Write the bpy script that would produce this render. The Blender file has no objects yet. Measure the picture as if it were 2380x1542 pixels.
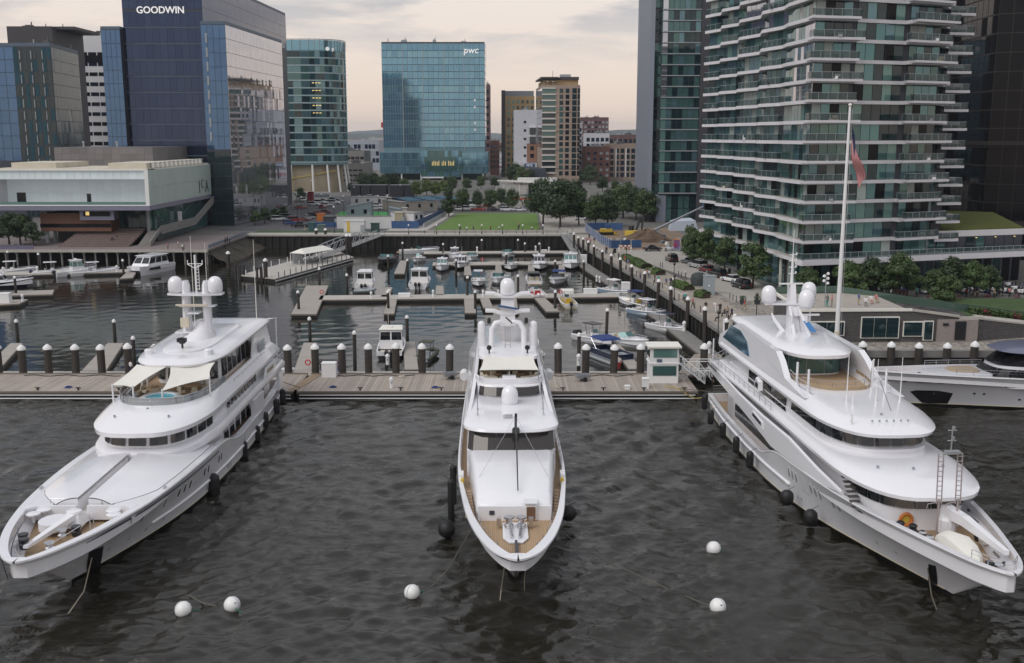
import bpy,bmesh,math,random
import numpy as np
from mathutils import Vector,Matrix
R=math.radians
rnd=random.Random(7)
scene=bpy.context.scene
col=scene.collection

# ---------------------------------------------------------------- camera
CAM_H,PITCH,FPX=30.0,R(10.6),2429.0
cam_d=bpy.data.cameras.new('camera')
cam_d.sensor_width=36.0
cam_d.lens=36.0*FPX/2380.0
cam_d.clip_start=0.5
cam_d.clip_end=30000
cam=bpy.data.objects.new('camera',cam_d)
col.objects.link(cam)
cam.location=(0,0,CAM_H)
cam.rotation_euler=(math.pi/2-PITCH,0,0)
scene.camera=cam

# ---------------------------------------------------------------- world: overcast evening sky
SUN_EL,SUN_AZ=R(46),R(228)      # azimuth measured from +Y towards +X
world=bpy.data.worlds.new('World')
scene.world=world
world.use_nodes=True
nt=world.node_tree
N=nt.nodes
N.clear()
def wn(t,**k):
    n=N.new(t)
    for a,b in k.items():setattr(n,a,b)
    return n
wl=nt.links.new
wout=wn('ShaderNodeOutputWorld');wbg=wn('ShaderNodeBackground')
wbg.inputs['Strength'].default_value=0.1
wsky=wn('ShaderNodeTexSky',sky_type='NISHITA',sun_disc=False)
wsky.sun_elevation=SUN_EL;wsky.sun_rotation=SUN_AZ
wtc=wn('ShaderNodeTexCoord');wsep=wn('ShaderNodeSeparateXYZ')
wl(wtc.outputs['Generated'],wsep.inputs[0])
wmx=wn('ShaderNodeMath',operation='MAXIMUM');wmx.inputs[1].default_value=0.0
wl(wsep.outputs['Z'],wmx.inputs[0])
wad=wn('ShaderNodeMath',operation='ADD');wad.inputs[1].default_value=0.11
wl(wmx.outputs[0],wad.inputs[0])
wdx=wn('ShaderNodeMath',operation='DIVIDE');wl(wsep.outputs['X'],wdx.inputs[0]);wl(wad.outputs[0],wdx.inputs[1])
wdy=wn('ShaderNodeMath',operation='DIVIDE');wl(wsep.outputs['Y'],wdy.inputs[0]);wl(wad.outputs[0],wdy.inputs[1])
wcm=wn('ShaderNodeCombineXYZ');wl(wdx.outputs[0],wcm.inputs[0]);wl(wdy.outputs[0],wcm.inputs[1])
wns=wn('ShaderNodeTexNoise');wns.inputs['Scale'].default_value=1.25;wns.inputs['Detail'].default_value=7
wns.inputs['Roughness'].default_value=0.56;wns.inputs['Distortion'].default_value=0.3
wl(wcm.outputs[0],wns.inputs['Vector'])
# how dark the cloud bellies are: little near the horizon, more overhead
wrp=wn('ShaderNodeValToRGB')
wrp.color_ramp.elements[0].position=0.44;wrp.color_ramp.elements[0].color=(0,0,0,1)
wrp.color_ramp.elements[1].position=0.57;wrp.color_ramp.elements[1].color=(1,1,1,1)
wl(wns.outputs['Fac'],wrp.inputs[0])
wel=wn('ShaderNodeMapRange');wel.inputs['From Min'].default_value=0.05;wel.inputs['From Max'].default_value=0.15
wl(wmx.outputs[0],wel.inputs['Value'])
weh=wn('ShaderNodeMapRange');weh.inputs['From Min'].default_value=0.3;weh.inputs['From Max'].default_value=0.6;weh.inputs['To Min'].default_value=1;weh.inputs['To Max'].default_value=0.15
wl(wmx.outputs[0],weh.inputs['Value'])
wmh=wn('ShaderNodeMath',operation='MULTIPLY');wl(wel.outputs[0],wmh.inputs[0]);wl(weh.outputs[0],wmh.inputs[1])
wmu=wn('ShaderNodeMath',operation='MULTIPLY');wl(wrp.outputs[0],wmu.inputs[0]);wl(wmh.outputs[0],wmu.inputs[1])
# base tint of the cloud deck by elevation
wgr=wn('ShaderNodeValToRGB')
cr=wgr.color_ramp
cr.elements[0].position=0.0;cr.elements[0].color=(0.88,0.69,0.57,1)
cr.elements[1].position=1.0;cr.elements[1].color=(0.62,0.64,0.70,1)
e=cr.elements.new(0.12);e.color=(0.86,0.755,0.675,1)
e=cr.elements.new(0.3);e.color=(0.66,0.64,0.625,1)
e=cr.elements.new(0.55);e.color=(0.72,0.72,0.74,1)
wl(wmx.outputs[0],wgr.inputs[0])
wx10=wn('ShaderNodeMix',data_type='RGBA')
wx10.inputs['B'].default_value=(0.37,0.385,0.43,1)
wl(wmu.outputs[0],wx10.inputs['Factor']);wl(wgr.outputs[0],wx10.inputs['A'])
wsc=wn('ShaderNodeVectorMath',operation='SCALE');wsc.inputs['Scale'].default_value=9.6
wl(wx10.outputs['Result'],wsc.inputs[0])
wmix=wn('ShaderNodeMix',data_type='RGBA');wmix.inputs['Factor'].default_value=0.9
wl(wsky.outputs[0],wmix.inputs['A']);wl(wsc.outputs[0],wmix.inputs['B'])
wl(wmix.outputs['Result'],wbg.inputs['Color'])
wl(wbg.outputs[0],wout.inputs[0])

sun_d=bpy.data.lights.new('sun','SUN')
sun_d.energy=1.3;sun_d.angle=R(38);sun_d.color=(1.0,0.96,0.92)
sun=bpy.data.objects.new('sun',sun_d);col.objects.link(sun)
sd=Vector((math.sin(SUN_AZ)*math.cos(SUN_EL),math.cos(SUN_AZ)*math.cos(SUN_EL),math.sin(SUN_EL)))
sun.rotation_euler=sd.to_track_quat('Z','Y').to_euler()
sun.location=sd*900

scene.view_settings.view_transform='Standard'
scene.view_settings.look='None'
scene.view_settings.exposure=0.2
scene.view_settings.gamma=1.0
scene.view_settings.use_curve_mapping=False

# ---------------------------------------------------------------- helpers
GZ=3.5                                     # height of the quays above the water
def at(px,py,z=0.0):
    a,b=px-1190.0,771.0-py
    d=Vector((a,FPX*math.cos(PITCH)+b*math.sin(PITCH),-FPX*math.sin(PITCH)+b*math.cos(PITCH)))
    t=(z-CAM_H)/d.z
    return Vector((d.x*t,d.y*t,z))

class MB:
    def __init__(s):s.v=[];s.f=[];s.m=[];s.cm=0
    def mat(s,i):s.cm=i; return s
    def face(s,pts):
        b=len(s.v);s.v+=[tuple(p) for p in pts];s.f.append(tuple(range(b,b+len(pts))));s.m.append(s.cm)
    def idx(s,vs,fs):
        b=len(s.v);s.v+=[tuple(p) for p in vs]
        for f in fs:s.f.append(tuple(i+b for i in f));s.m.append(s.cm)
    def box(s,x0,x1,y0,y1,z0,z1):
        s.idx([(x0,y0,z0),(x1,y0,z0),(x1,y1,z0),(x0,y1,z0),(x0,y0,z1),(x1,y0,z1),(x1,y1,z1),(x0,y1,z1)],
              [(3,2,1,0),(4,5,6,7),(0,1,5,4),(1,2,6,5),(2,3,7,6),(3,0,4,7)]); return s
    def cbox(s,c,sx,sy,sz,rz=0):
        ca,sa=math.cos(rz),math.sin(rz);vs=[]
        for dz in (0,sz):
            for dx,dy in ((-sx/2,-sy/2),(sx/2,-sy/2),(sx/2,sy/2),(-sx/2,sy/2)):
                vs.append((c[0]+dx*ca-dy*sa,c[1]+dx*sa+dy*ca,c[2]+dz))
        s.idx(vs,[(3,2,1,0),(4,5,6,7),(0,1,5,4),(1,2,6,5),(2,3,7,6),(3,0,4,7)]); return s
    def prism(s,poly,z0,z1,cap=True,scale=None):
        n=len(poly);z0f=z0 if callable(z0) else (lambda p:z0);z1f=z1 if callable(z1) else (lambda p:z1)
        top=scale or poly
        vs=[(p[0],p[1],z0f(p)) for p in poly]+[(p[0],p[1],z1f(p)) for p in top]
        fs=[(i,(i+1)%n,n+(i+1)%n,n+i) for i in range(n)]
        if cap:fs+=[tuple(range(n-1,-1,-1)),tuple(range(n,2*n))]
        s.idx(vs,fs); return s
    def loft(s,rings,closed=True,cap0=False,cap1=False):
        n=len(rings[0]);vs=[p for r in rings for p in r];fs=[]
        for k in range(len(rings)-1):
            for i in range(n if closed else n-1):
                j=(i+1)%n
                fs.append((k*n+i,k*n+j,(k+1)*n+j,(k+1)*n+i))
        if cap0:fs.append(tuple(range(n-1,-1,-1)))
        if cap1:fs.append(tuple(range((len(rings)-1)*n,len(rings)*n)))
        s.idx(vs,fs); return s
    def tube(s,path,r,n=6,cap=True):
        path=[Vector(p) for p in path];rs=r if isinstance(r,(list,tuple)) else [r]*len(path)
        rings=[];up=Vector((0,0,1));prev=None
        for i,p in enumerate(path):
            d=(path[min(i+1,len(path)-1)]-path[max(i-1,0)]).normalized()
            u=prev if prev is not None else (Vector((1,0,0)) if abs(d.z)>.9 else up)
            a=(u-d*u.dot(d))
            if a.length<1e-5:a=Vector((1,0,0))-d*d.x
            a.normalize();b=d.cross(a);prev=a
            rings.append([p+(a*math.cos(2*math.pi*k/n)+b*math.sin(2*math.pi*k/n))*rs[i] for k in range(n)])
        s.loft(rings,True,cap,cap); return s
    def lathe(s,prof,c=(0,0,0),n=12,axis='z',cap=True):
        rings=[]
        for r,h in prof:
            ring=[]
            for k in range(n):
                a=2*math.pi*k/n;x,y=r*math.cos(a),r*math.sin(a)
                if axis=='z':q=(c[0]+x,c[1]+y,c[2]+h)
                elif axis=='x':q=(c[0]+h,c[1]+x,c[2]+y)
                else:q=(c[0]+y,c[1]+h,c[2]+x)
                ring.append(q)
            rings.append(ring)
        s.loft(rings,True,cap and prof[0][1]!=prof[1][1],cap and prof[-1][1]!=prof[-2][1]); return s
    def xform(s,M,start=0):
        for i in range(start,len(s.v)):s.v[i]=tuple(M@Vector(s.v[i]))
        return s
    def mesh(s,name,mats,smooth=False,bevel=None):
        me=bpy.data.meshes.new(name)
        me.from_pydata(s.v,[],s.f)
        for m in (mats if isinstance(mats,(list,tuple)) else [mats]):me.materials.append(m)
        me.polygons.foreach_set('material_index',s.m)
        if smooth:
            bm_=bmesh.new();bm_.from_mesh(me);bmesh.ops.remove_doubles(bm_,verts=bm_.verts,dist=2e-4);bm_.to_mesh(me);bm_.free()
            me.polygons.foreach_set('use_smooth',[True]*len(me.polygons))
        me.update()
        if smooth and smooth is not True:
            try:me.set_sharp_from_angle(angle=R(smooth))
            except Exception:pass
        return me
    def build(s,name,mats,parent=None,smooth=False,loc=None):
        return obj(name,s.mesh(name,mats,smooth),parent,loc)

def B1(_a,_k,*p,**k):
    b=MB();getattr(b,_k)(*p,**k); return b.build(*_a)
def obj(name,me,parent=None,loc=None):
    o=bpy.data.objects.new(name,me);col.objects.link(o)
    if parent is not None:o.parent=parent
    if loc is not None:o.location=loc
    return o
def tag(o,label=None,cat=None,group=None,kind=None):
    if label:o['label']=label
    if cat:o['category']=cat
    if group:o['group']=group
    if kind:o['kind']=kind
    return o
def thing(name,label,cat,loc=(0,0,0),rz=0.0,group=None):
    o=bpy.data.objects.new(name,None);o.empty_display_size=0.2;col.objects.link(o)
    o.location=loc;o.rotation_euler=(0,0,rz)
    return tag(o,label,cat,group)
def kids(o): return [c for c in ALLKIDS.get(o.name,[])]
ALLKIDS={}
def copy_tree(o,parent=None):
    c=o.copy();col.objects.link(c)
    if parent is not None:c.parent=parent
    for ch in o.children:copy_tree(ch,c)
    return c
def dup(o,loc,rz,label,group=None,scale=None):
    c=copy_tree(o);c.location=loc;c.rotation_euler=(0,0,rz);c['label']=label
    if group:c['group']=group
    if scale:c.scale=(scale,)*3 if not isinstance(scale,tuple) else scale
    return c
def recolor(o,slot,m):
    o.material_slots[slot].link='OBJECT';o.material_slots[slot].material=m

# ---------------------------------------------------------------- materials
MATS={}
def mat(name,c,rough=0.6,metal=0.0,ior=1.5,var=0.0,scale=1.0,bump=0.0,bscale=20.0,coat=0.0,emit=None,estr=0.0,objrand=0.0,stretch=None,spec=None):
    if name in MATS: return MATS[name]
    m=bpy.data.materials.new(name);m.use_nodes=True;t=m.node_tree;b=t.nodes['Principled BSDF']
    b.inputs['Base Color'].default_value=(c[0],c[1],c[2],1);b.inputs['Roughness'].default_value=rough
    b.inputs['Metallic'].default_value=metal;b.inputs['IOR'].default_value=ior
    if coat:b.inputs['Coat Weight'].default_value=coat;b.inputs['Coat Roughness'].default_value=0.08
    if spec is not None:b.inputs['Specular IOR Level'].default_value=spec
    if emit:b.inputs['Emission Color'].default_value=(*emit,1);b.inputs['Emission Strength'].default_value=estr
    tc=t.nodes.new('ShaderNodeTexCoord');mp=t.nodes.new('ShaderNodeMapping')
    t.links.new(tc.outputs['Object'],mp.inputs[0])
    if stretch:mp.inputs['Scale'].default_value=stretch
    if var>0 or objrand>0:
        n=t.nodes.new('ShaderNodeTexNoise');n.inputs['Scale'].default_value=scale;n.inputs['Detail'].default_value=5
        n.inputs['Roughness'].default_value=0.65
        t.links.new(mp.outputs[0],n.inputs['Vector'])
        mr=t.nodes.new('ShaderNodeMapRange');mr.inputs['From Min'].default_value=.25;mr.inputs['From Max'].default_value=.75
        mr.inputs['To Min'].default_value=1-var;mr.inputs['To Max'].default_value=1+var
        t.links.new(n.outputs['Fac'],mr.inputs['Value'])
        fac=mr.outputs[0]
        if objrand>0:
            oi=t.nodes.new('ShaderNodeObjectInfo');m2=t.nodes.new('ShaderNodeMapRange')
            m2.inputs['To Min'].default_value=1-objrand;m2.inputs['To Max'].default_value=1+objrand
            t.links.new(oi.outputs['Random'],m2.inputs['Value'])
            mm=t.nodes.new('ShaderNodeMath');mm.operation='MULTIPLY'
            t.links.new(fac,mm.inputs[0]);t.links.new(m2.outputs[0],mm.inputs[1]);fac=mm.outputs[0]
        sc=t.nodes.new('ShaderNodeVectorMath');sc.operation='SCALE';sc.inputs[0].default_value=c[:3]
        t.links.new(fac,sc.inputs['Scale']);t.links.new(sc.outputs[0],b.inputs['Base Color'])
        mr3=t.nodes.new('ShaderNodeMapRange');mr3.inputs['To Min'].default_value=max(0.02,rough-0.08);mr3.inputs['To Max'].default_value=min(1,rough+0.08)
        if rough>0.15:
            t.links.new(n.outputs['Fac'],mr3.inputs['Value']);t.links.new(mr3.outputs[0],b.inputs['Roughness'])
    if bump>0:
        n2=t.nodes.new('ShaderNodeTexNoise');n2.inputs['Scale'].default_value=bscale;n2.inputs['Detail'].default_value=4
        t.links.new(mp.outputs[0],n2.inputs['Vector'])
        bp=t.nodes.new('ShaderNodeBump');bp.inputs['Strength'].default_value=bump;bp.inputs['Distance'].default_value=0.1
        t.links.new(n2.outputs['Fac'],bp.inputs['Height']);t.links.new(bp.outputs[0],b.inputs['Normal'])
    MATS[name]=m
    return m
def glass(name,c,metal=0.5,rough=0.04,wob=0.02,wscale=0.15,objrand=0.07):
    # coated facade glass: a tinted mirror with slightly rippling panes
    return mat(name,c,rough=rough,metal=metal,ior=1.6,var=0.06,scale=0.4,bump=wob,bscale=wscale,objrand=objrand)

def striped(name,c1,c2,width,axis='X',gap=0.08,rough=0.75,var=0.25):
    # boards laid side by side: thin dark joints, per-board tone
    m=bpy.data.materials.new(name);m.use_nodes=True;t=m.node_tree;b=t.nodes['Principled BSDF']
    b.inputs['Roughness'].default_value=rough
    tc=t.nodes.new('ShaderNodeTexCoord');sp=t.nodes.new('ShaderNodeSeparateXYZ');t.links.new(tc.outputs['Object'],sp.inputs[0])
    dv=t.nodes.new('ShaderNodeMath');dv.operation='DIVIDE';dv.inputs[1].default_value=width;t.links.new(sp.outputs[axis],dv.inputs[0])
    fl=t.nodes.new('ShaderNodeMath');fl.operation='FLOOR';t.links.new(dv.outputs[0],fl.inputs[0])
    fr=t.nodes.new('ShaderNodeMath');fr.operation='FRACT';t.links.new(dv.outputs[0],fr.inputs[0])
    wnz=t.nodes.new('ShaderNodeTexWhiteNoise');wnz.noise_dimensions='1D';t.links.new(fl.outputs[0],wnz.inputs['W'])
    nz=t.nodes.new('ShaderNodeTexNoise');nz.inputs['Scale'].default_value=0.5;nz.inputs['Detail'].default_value=6
    t.links.new(tc.outputs['Object'],nz.inputs['Vector'])
    ad=t.nodes.new('ShaderNodeMath');ad.operation='ADD';t.links.new(wnz.outputs['Value'],ad.inputs[0]);t.links.new(nz.outputs['Fac'],ad.inputs[1])
    mr=t.nodes.new('ShaderNodeMapRange');mr.inputs['From Max'].default_value=2;mr.inputs['To Min'].default_value=1-var;mr.inputs['To Max'].default_value=1+var
    t.links.new(ad.outputs[0],mr.inputs['Value'])
    sc=t.nodes.new('ShaderNodeVectorMath');sc.operation='SCALE';sc.inputs[0].default_value=c1;t.links.new(mr.outputs[0],sc.inputs['Scale'])
    lt=t.nodes.new('ShaderNodeMath');lt.operation='LESS_THAN';lt.inputs[1].default_value=gap;t.links.new(fr.outputs[0],lt.inputs[0])
    mx=t.nodes.new('ShaderNodeMix');mx.data_type='RGBA';mx.inputs['B'].default_value=(*c2,1)
    t.links.new(lt.outputs[0],mx.inputs['Factor']);t.links.new(sc.outputs[0],mx.inputs['A']);t.links.new(mx.outputs['Result'],b.inputs['Base Color'])
    bp=t.nodes.new('ShaderNodeBump');bp.inputs['Strength'].default_value=0.4;bp.inputs['Distance'].default_value=0.03;bp.invert=True
    t.links.new(lt.outputs[0],bp.inputs['Height']);t.links.new(bp.outputs[0],b.inputs['Normal'])
    MATS[name]=m
    return m
def cells(name,c1,c2,scale,rough=0.8,brick=None,mortar=0.02):
    m=bpy.data.materials.new(name);m.use_nodes=True;t=m.node_tree;b=t.nodes['Principled BSDF'];b.inputs['Roughness'].default_value=rough
    tc=t.nodes.new('ShaderNodeTexCoord')
    if brick:
        mp=t.nodes.new('ShaderNodeMapping');mp.inputs['Rotation'].default_value=brick;t.links.new(tc.outputs['Object'],mp.inputs[0])
        k=t.nodes.new('ShaderNodeTexBrick');k.inputs['Scale'].default_value=scale;k.inputs['Color1'].default_value=(*c1,1)
        k.inputs['Color2'].default_value=(*[x*0.68 for x in c1],1);k.inputs['Mortar'].default_value=(*c2,1);k.inputs['Mortar Size'].default_value=mortar
        t.links.new(mp.outputs[0],k.inputs['Vector']);t.links.new(k.outputs['Color'],b.inputs['Base Color'])
    else:
        k=t.nodes.new('ShaderNodeTexVoronoi');k.inputs['Scale'].default_value=scale;t.links.new(tc.outputs['Object'],k.inputs['Vector'])
        n=t.nodes.new('ShaderNodeTexNoise');n.inputs['Scale'].default_value=scale*0.12;n.inputs['Detail'].default_value=4;t.links.new(tc.outputs['Object'],n.inputs['Vector'])
        r1=t.nodes.new('ShaderNodeMapRange');r1.inputs['From Min'].default_value=0.15;r1.inputs['From Max'].default_value=0.75;r1.inputs['To Min'].default_value=0;r1.inputs['To Max'].default_value=1
        t.links.new(k.outputs['Distance'],r1.inputs['Value'])
        mx=t.nodes.new('ShaderNodeMix');mx.data_type='RGBA';mx.inputs['A'].default_value=(*c1,1);mx.inputs['B'].default_value=(*c2,1)
        t.links.new(r1.outputs[0],mx.inputs['Factor'])
        mr=t.nodes.new('ShaderNodeMapRange');mr.inputs['To Min'].default_value=.7;mr.inputs['To Max'].default_value=1.3;t.links.new(n.outputs['Fac'],mr.inputs['Value'])
        sc=t.nodes.new('ShaderNodeVectorMath');sc.operation='SCALE';t.links.new(mx.outputs['Result'],sc.inputs[0]);t.links.new(mr.outputs[0],sc.inputs['Scale'])
        t.links.new(sc.outputs[0],b.inputs['Base Color'])
    MATS[name]=m
    return m

white=mat('white_gelcoat',(0.79,0.79,0.82),rough=0.25,coat=0.7,var=0.025,scale=0.25)
white2=mat('white_paint',(0.78,0.78,0.78),rough=0.45,var=0.05,scale=1.5)
cream=mat('cream_cushion',(0.62,0.56,0.44),rough=0.85,var=0.06,scale=3)
dkglass=mat('dark_glazing',(0.012,0.015,0.018),rough=0.04,ior=1.7)
black_r=mat('black_rubber',(0.012,0.012,0.013),rough=0.55,var=0.2,scale=4)
black_p=mat('black_paint',(0.015,0.016,0.018),rough=0.35)
navy=mat('navy_paint',(0.012,0.02,0.05),rough=0.18,coat=0.4)
chrome=mat('polished_steel',(0.6,0.6,0.62),rough=0.22,metal=1.0)
steel=mat('galvanised_steel',(0.42,0.44,0.46),rough=0.45,metal=0.6,var=0.12,scale=3)
alu=mat('grey_metal',(0.33,0.35,0.38),rough=0.4,metal=0.4)
canvas=mat('white_canvas',(0.74,0.72,0.66),rough=0.85,var=0.04,scale=1.2)
teak=striped('teak_deck',(0.42,0.29,0.17),(0.12,0.08,0.05),0.16,'X',0.1,0.7,0.12)
teak_y=striped('teak_deck_fore',(0.42,0.29,0.17),(0.14,0.09,0.06),0.13,'Y',0.1,0.7,0.12)
dock_wood=striped('dock_boards',(0.35,0.30,0.26),(0.16,0.135,0.115),0.33,'X',0.09,0.85,0.34)
finger_wood=striped('finger_boards',(0.36,0.33,0.295),(0.15,0.13,0.12),0.24,'Y',0.08,0.85,0.15)
pile_m=mat('pile_timber',(0.045,0.038,0.033),rough=0.8,var=0.45,scale=1.2,bump=0.5,bscale=9,stretch=(2,2,0.25))
seawall_m=mat('wet_seawall',(0.016,0.015,0.013),rough=0.75,var=0.6,scale=0.8,bump=0.6,bscale=2,stretch=(1.4,1.4,0.35))
concrete=mat('pale_concrete',(0.42,0.395,0.36),rough=0.9,var=0.16,scale=0.5)
concrete_d=mat('grey_concrete',(0.22,0.21,0.20),rough=0.9,var=0.18,scale=0.8)
asphalt=mat('asphalt',(0.085,0.085,0.088),rough=0.9,var=0.25,scale=0.12)
trunk_m=mat('bark',(0.06,0.045,0.035),rough=0.9,var=0.3,scale=3)
red_p=mat('red_paint',(0.45,0.03,0.025),rough=0.4)
orange_p=mat('orange_paint',(0.55,0.17,0.03),rough=0.5)
yellow_p=mat('yellow_paint',(0.60,0.42,0.05),rough=0.5)
blue_p=mat('blue_paint',(0.035,0.09,0.22),rough=0.5)
blue_cv=mat('blue_canvas',(0.02,0.045,0.17),rough=0.8)
teal_w=mat('spa_water',(0.05,0.42,0.50),rough=0.08,bump=0.3,bscale=6)
brown_in=mat('brown_interior',(0.16,0.09,0.05),rough=0.7,var=0.3,scale=1)

def leafmat(name,c):
    m=mat(name,c,rough=0.6,var=0.45,scale=0.55,objrand=0.18)
    return m
leaf_dark=leafmat('leaf_dark',(0.030,0.055,0.018))
leaf_mid=leafmat('leaf_mid',(0.048,0.085,0.022))
leaf_light=leafmat('leaf_light',(0.10,0.145,0.028))
leaf_hedge=leafmat('leaf_hedge',(0.07,0.13,0.022))
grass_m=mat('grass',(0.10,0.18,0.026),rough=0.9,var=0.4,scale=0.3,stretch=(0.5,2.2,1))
grass_d=mat('grass_dark',(0.05,0.085,0.025),rough=0.9,var=0.3,scale=0.6)  # second, darker green for the verge and the bank
# ================================================================ SETTING
def sheet(name,poly,z,m,kind='structure'):
    b=MB();b.face([(p[0],p[1],z) for p in poly]);o=b.build(name,m);tag(o,kind=kind); return o

# water -----------------------------------------------------------
wm=bpy.data.materials.new('harbor_water');wm.use_nodes=True;t=wm.node_tree;b=t.nodes['Principled BSDF']
b.inputs['Base Color'].default_value=(0.014,0.0125,0.008,1);b.inputs['Roughness'].default_value=0.06;b.inputs['IOR'].default_value=1.5
tc=t.nodes.new('ShaderNodeTexCoord')
def wnoise(sc,stretch,detail,rot=0.0,rough=0.5,dist=0.0):
    mp=t.nodes.new('ShaderNodeMapping');mp.inputs['Scale'].default_value=stretch;mp.inputs['Rotation'].default_value=(0,0,rot)
    t.links.new(tc.outputs['Object'],mp.inputs[0])
    n=t.nodes.new('ShaderNodeTexNoise');n.inputs['Scale'].default_value=sc;n.inputs['Detail'].default_value=detail
    n.inputs['Roughness'].default_value=rough;n.inputs['Distortion'].default_value=dist
    t.links.new(mp.outputs[0],n.inputs['Vector']); return n.outputs['Fac']
def wmath(op,a,c):
    n=t.nodes.new('ShaderNodeMath');n.operation=op
    for i,v in ((0,a),(1,c)):
        if isinstance(v,(int,float)):n.inputs[i].default_value=v
        else:t.links.new(v,n.inputs[i])
    return n.outputs[0]
h1=wnoise(1.5,(0.6,1.0,1),5,R(12),0.6,0.4)
h2=wnoise(0.5,(0.5,1.0,1),3,R(-10),0.5,0.3)
gust=wnoise(0.05,(0.5,1.0,1),3)
gm=t.nodes.new('ShaderNodeMapRange');gm.inputs['From Min'].default_value=.35;gm.inputs['From Max'].default_value=.65
gm.inputs['To Min'].default_value=0.35;gm.inputs['To Max'].default_value=1.3;t.links.new(gust,gm.inputs['Value'])
sp=t.nodes.new('ShaderNodeSeparateXYZ');t.links.new(tc.outputs['Object'],sp.inputs[0])
sh=t.nodes.new('ShaderNodeMapRange');sh.inputs['From Min'].default_value=112;sh.inputs['From Max'].default_value=130
sh.inputs['To Min'].default_value=1.0;sh.inputs['To Max'].default_value=0.09;t.links.new(sp.outputs['Y'],sh.inputs['Value'])
bp=t.nodes.new('ShaderNodeBump');bp.inputs['Distance'].default_value=0.15
t.links.new(wmath('MULTIPLY',gm.outputs[0],sh.outputs[0]),bp.inputs['Strength'])
t.links.new(wmath('ADD',h1,wmath('MULTIPLY',h2,1.2)),bp.inputs['Height']);t.links.new(bp.outputs[0],b.inputs['Normal'])
# choppy surface: a fan of quads, finer towards the near water, heaved by summed wave trains
rw=np.random.default_rng(4)
ys=[34.0]
while ys[-1]<288:ys.append(ys[-1]*1.0036)
ys=np.array(ys);us=np.linspace(-1,1,421)
GX=us[None,:]*(ys[:,None]*.58+8);GY=np.repeat(ys[:,None],len(us),1);HZ=np.zeros_like(GX)
cellw=ys*.0036*1.0
for k in range(90):
    lam=0.6*(5.0/0.6)**rw.random();th_=R(98)+rw.normal(0,.62);kx,ky=2*np.pi/lam*np.cos(th_),2*np.pi/lam*np.sin(th_)
    amp=.0128*lam**.82;ph=rw.random()*6.283;q=rw.random(4)
    env=.45+.55*np.sin(GX*(.03+.05*q[0])+GY*(.02+.05*q[1])+q[2]*6.3)
    fade=np.clip((lam/(2.6*np.maximum(cellw[:,None],GX[:,1:2]-GX[:,0:1]))-.6),0,1)
    w_s=np.sin(kx*GX+ky*GY+ph+.7*np.sin(GX*.11+q[3]*6));HZ+=amp*env*fade*(w_s+.35*(w_s*w_s-.5))
calm=np.interp(ys,[34,110,128,290],[1,1,.10,.07])[:,None]
edge=np.clip((1-np.abs(us))*12,0,1)[None,:]*np.clip((ys-34)/3,0,1)[:,None]*np.clip((288-ys)/10,0,1)[:,None]
HZ*=calm*edge
ny_,nx_=GX.shape
co=np.stack([GX,GY,HZ],-1).reshape(-1,3);ii=(np.arange(ny_-1)[:,None]*nx_+np.arange(nx_-1)[None,:]).reshape(-1)
quads=np.stack([ii,ii+1,ii+1+nx_,ii+nx_],-1)
base=len(co);y0_,y1_=float(ys[0]),float(ys[-1]);xa_,xb_=float(GX[0,-1]),float(GX[-1,-1])
ext=np.array([(-1500,-600,0),(1500,-600,0),(-xa_,y0_,0),(xa_,y0_,0),(-xb_,y1_,0),(xb_,y1_,0),(-1500,300,0),(1500,300,0)],float)
co=np.concatenate([co,ext]);eq=np.array([(0,1,3,2),(2,4,6,0),(1,7,5,3),(4,5,7,6)])+base
quads=np.concatenate([quads,eq]).astype(np.int32)
wme=bpy.data.meshes.new('water');wme.vertices.add(len(co));wme.vertices.foreach_set('co',co.astype(np.float32).reshape(-1))
wme.loops.add(quads.size);wme.loops.foreach_set('vertex_index',quads.reshape(-1));wme.polygons.add(len(quads));wme.polygons.foreach_set('loop_start',np.arange(len(quads),dtype=np.int32)*4)
wme.update(calc_edges=True);wme.polygons.foreach_set('use_smooth',np.ones(len(quads),bool));wme.materials.append(wm)
tag(obj('water',wme),kind='structure')

# land ------------------------------------------------------------
land_m=mat('city_ground',(0.13,0.125,0.115),rough=0.95,var=0.3,scale=0.02)
QUAY=[(-1500,262),(-73.4,262),(-73.4,285),(15.3,285.5),(16.1,268),(20,230),(24.7,192),(27.5,160),(30.0,130),(30.2,128.5),(1500,128.5)]
land=MB()
land.face([(x,y,GZ) for x,y in [(-1500,262),(-73.4,262),(-73.4,285),(15.3,285.5),(15.3,9000),(-1500,9000)]][::1])
land.face([(x,y,GZ) for x,y in [(15.3,285.5),(16.1,268),(20,230),(24.7,192),(27.5,160),(30.0,130),(30.2,128.5),(1500,128.5),(1500,9000),(15.3,9000)]])
tag(land.build('ground',land_m),kind='structure')
far=MB();far.face([(-9000,262,GZ-.3),(-1500,262,GZ-.3),(-1500,9000,GZ-.3),(-9000,9000,GZ-.3)]);far.face([(1500,128.5,GZ-.3),(9000,128.5,GZ-.3),(9000,9000,GZ-.3),(1500,9000,GZ-.3)])
tag(far.build('terrain',land_m),kind='structure')

def wall_run(pts,z0,z1,th=0.6):
    w=MB()
    for (x0,y0),(x1,y1) in zip(pts[:-1],pts[1:]):
        d=Vector((x1-x0,y1-y0));L=d.length
        n=Vector((-d.y,d.x))/L*th
        w.prism([(x0,y0),(x1,y1),(x1+n.x,y1+n.y),(x0+n.x,y0+n.y)],z0,z1)
    return w
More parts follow.
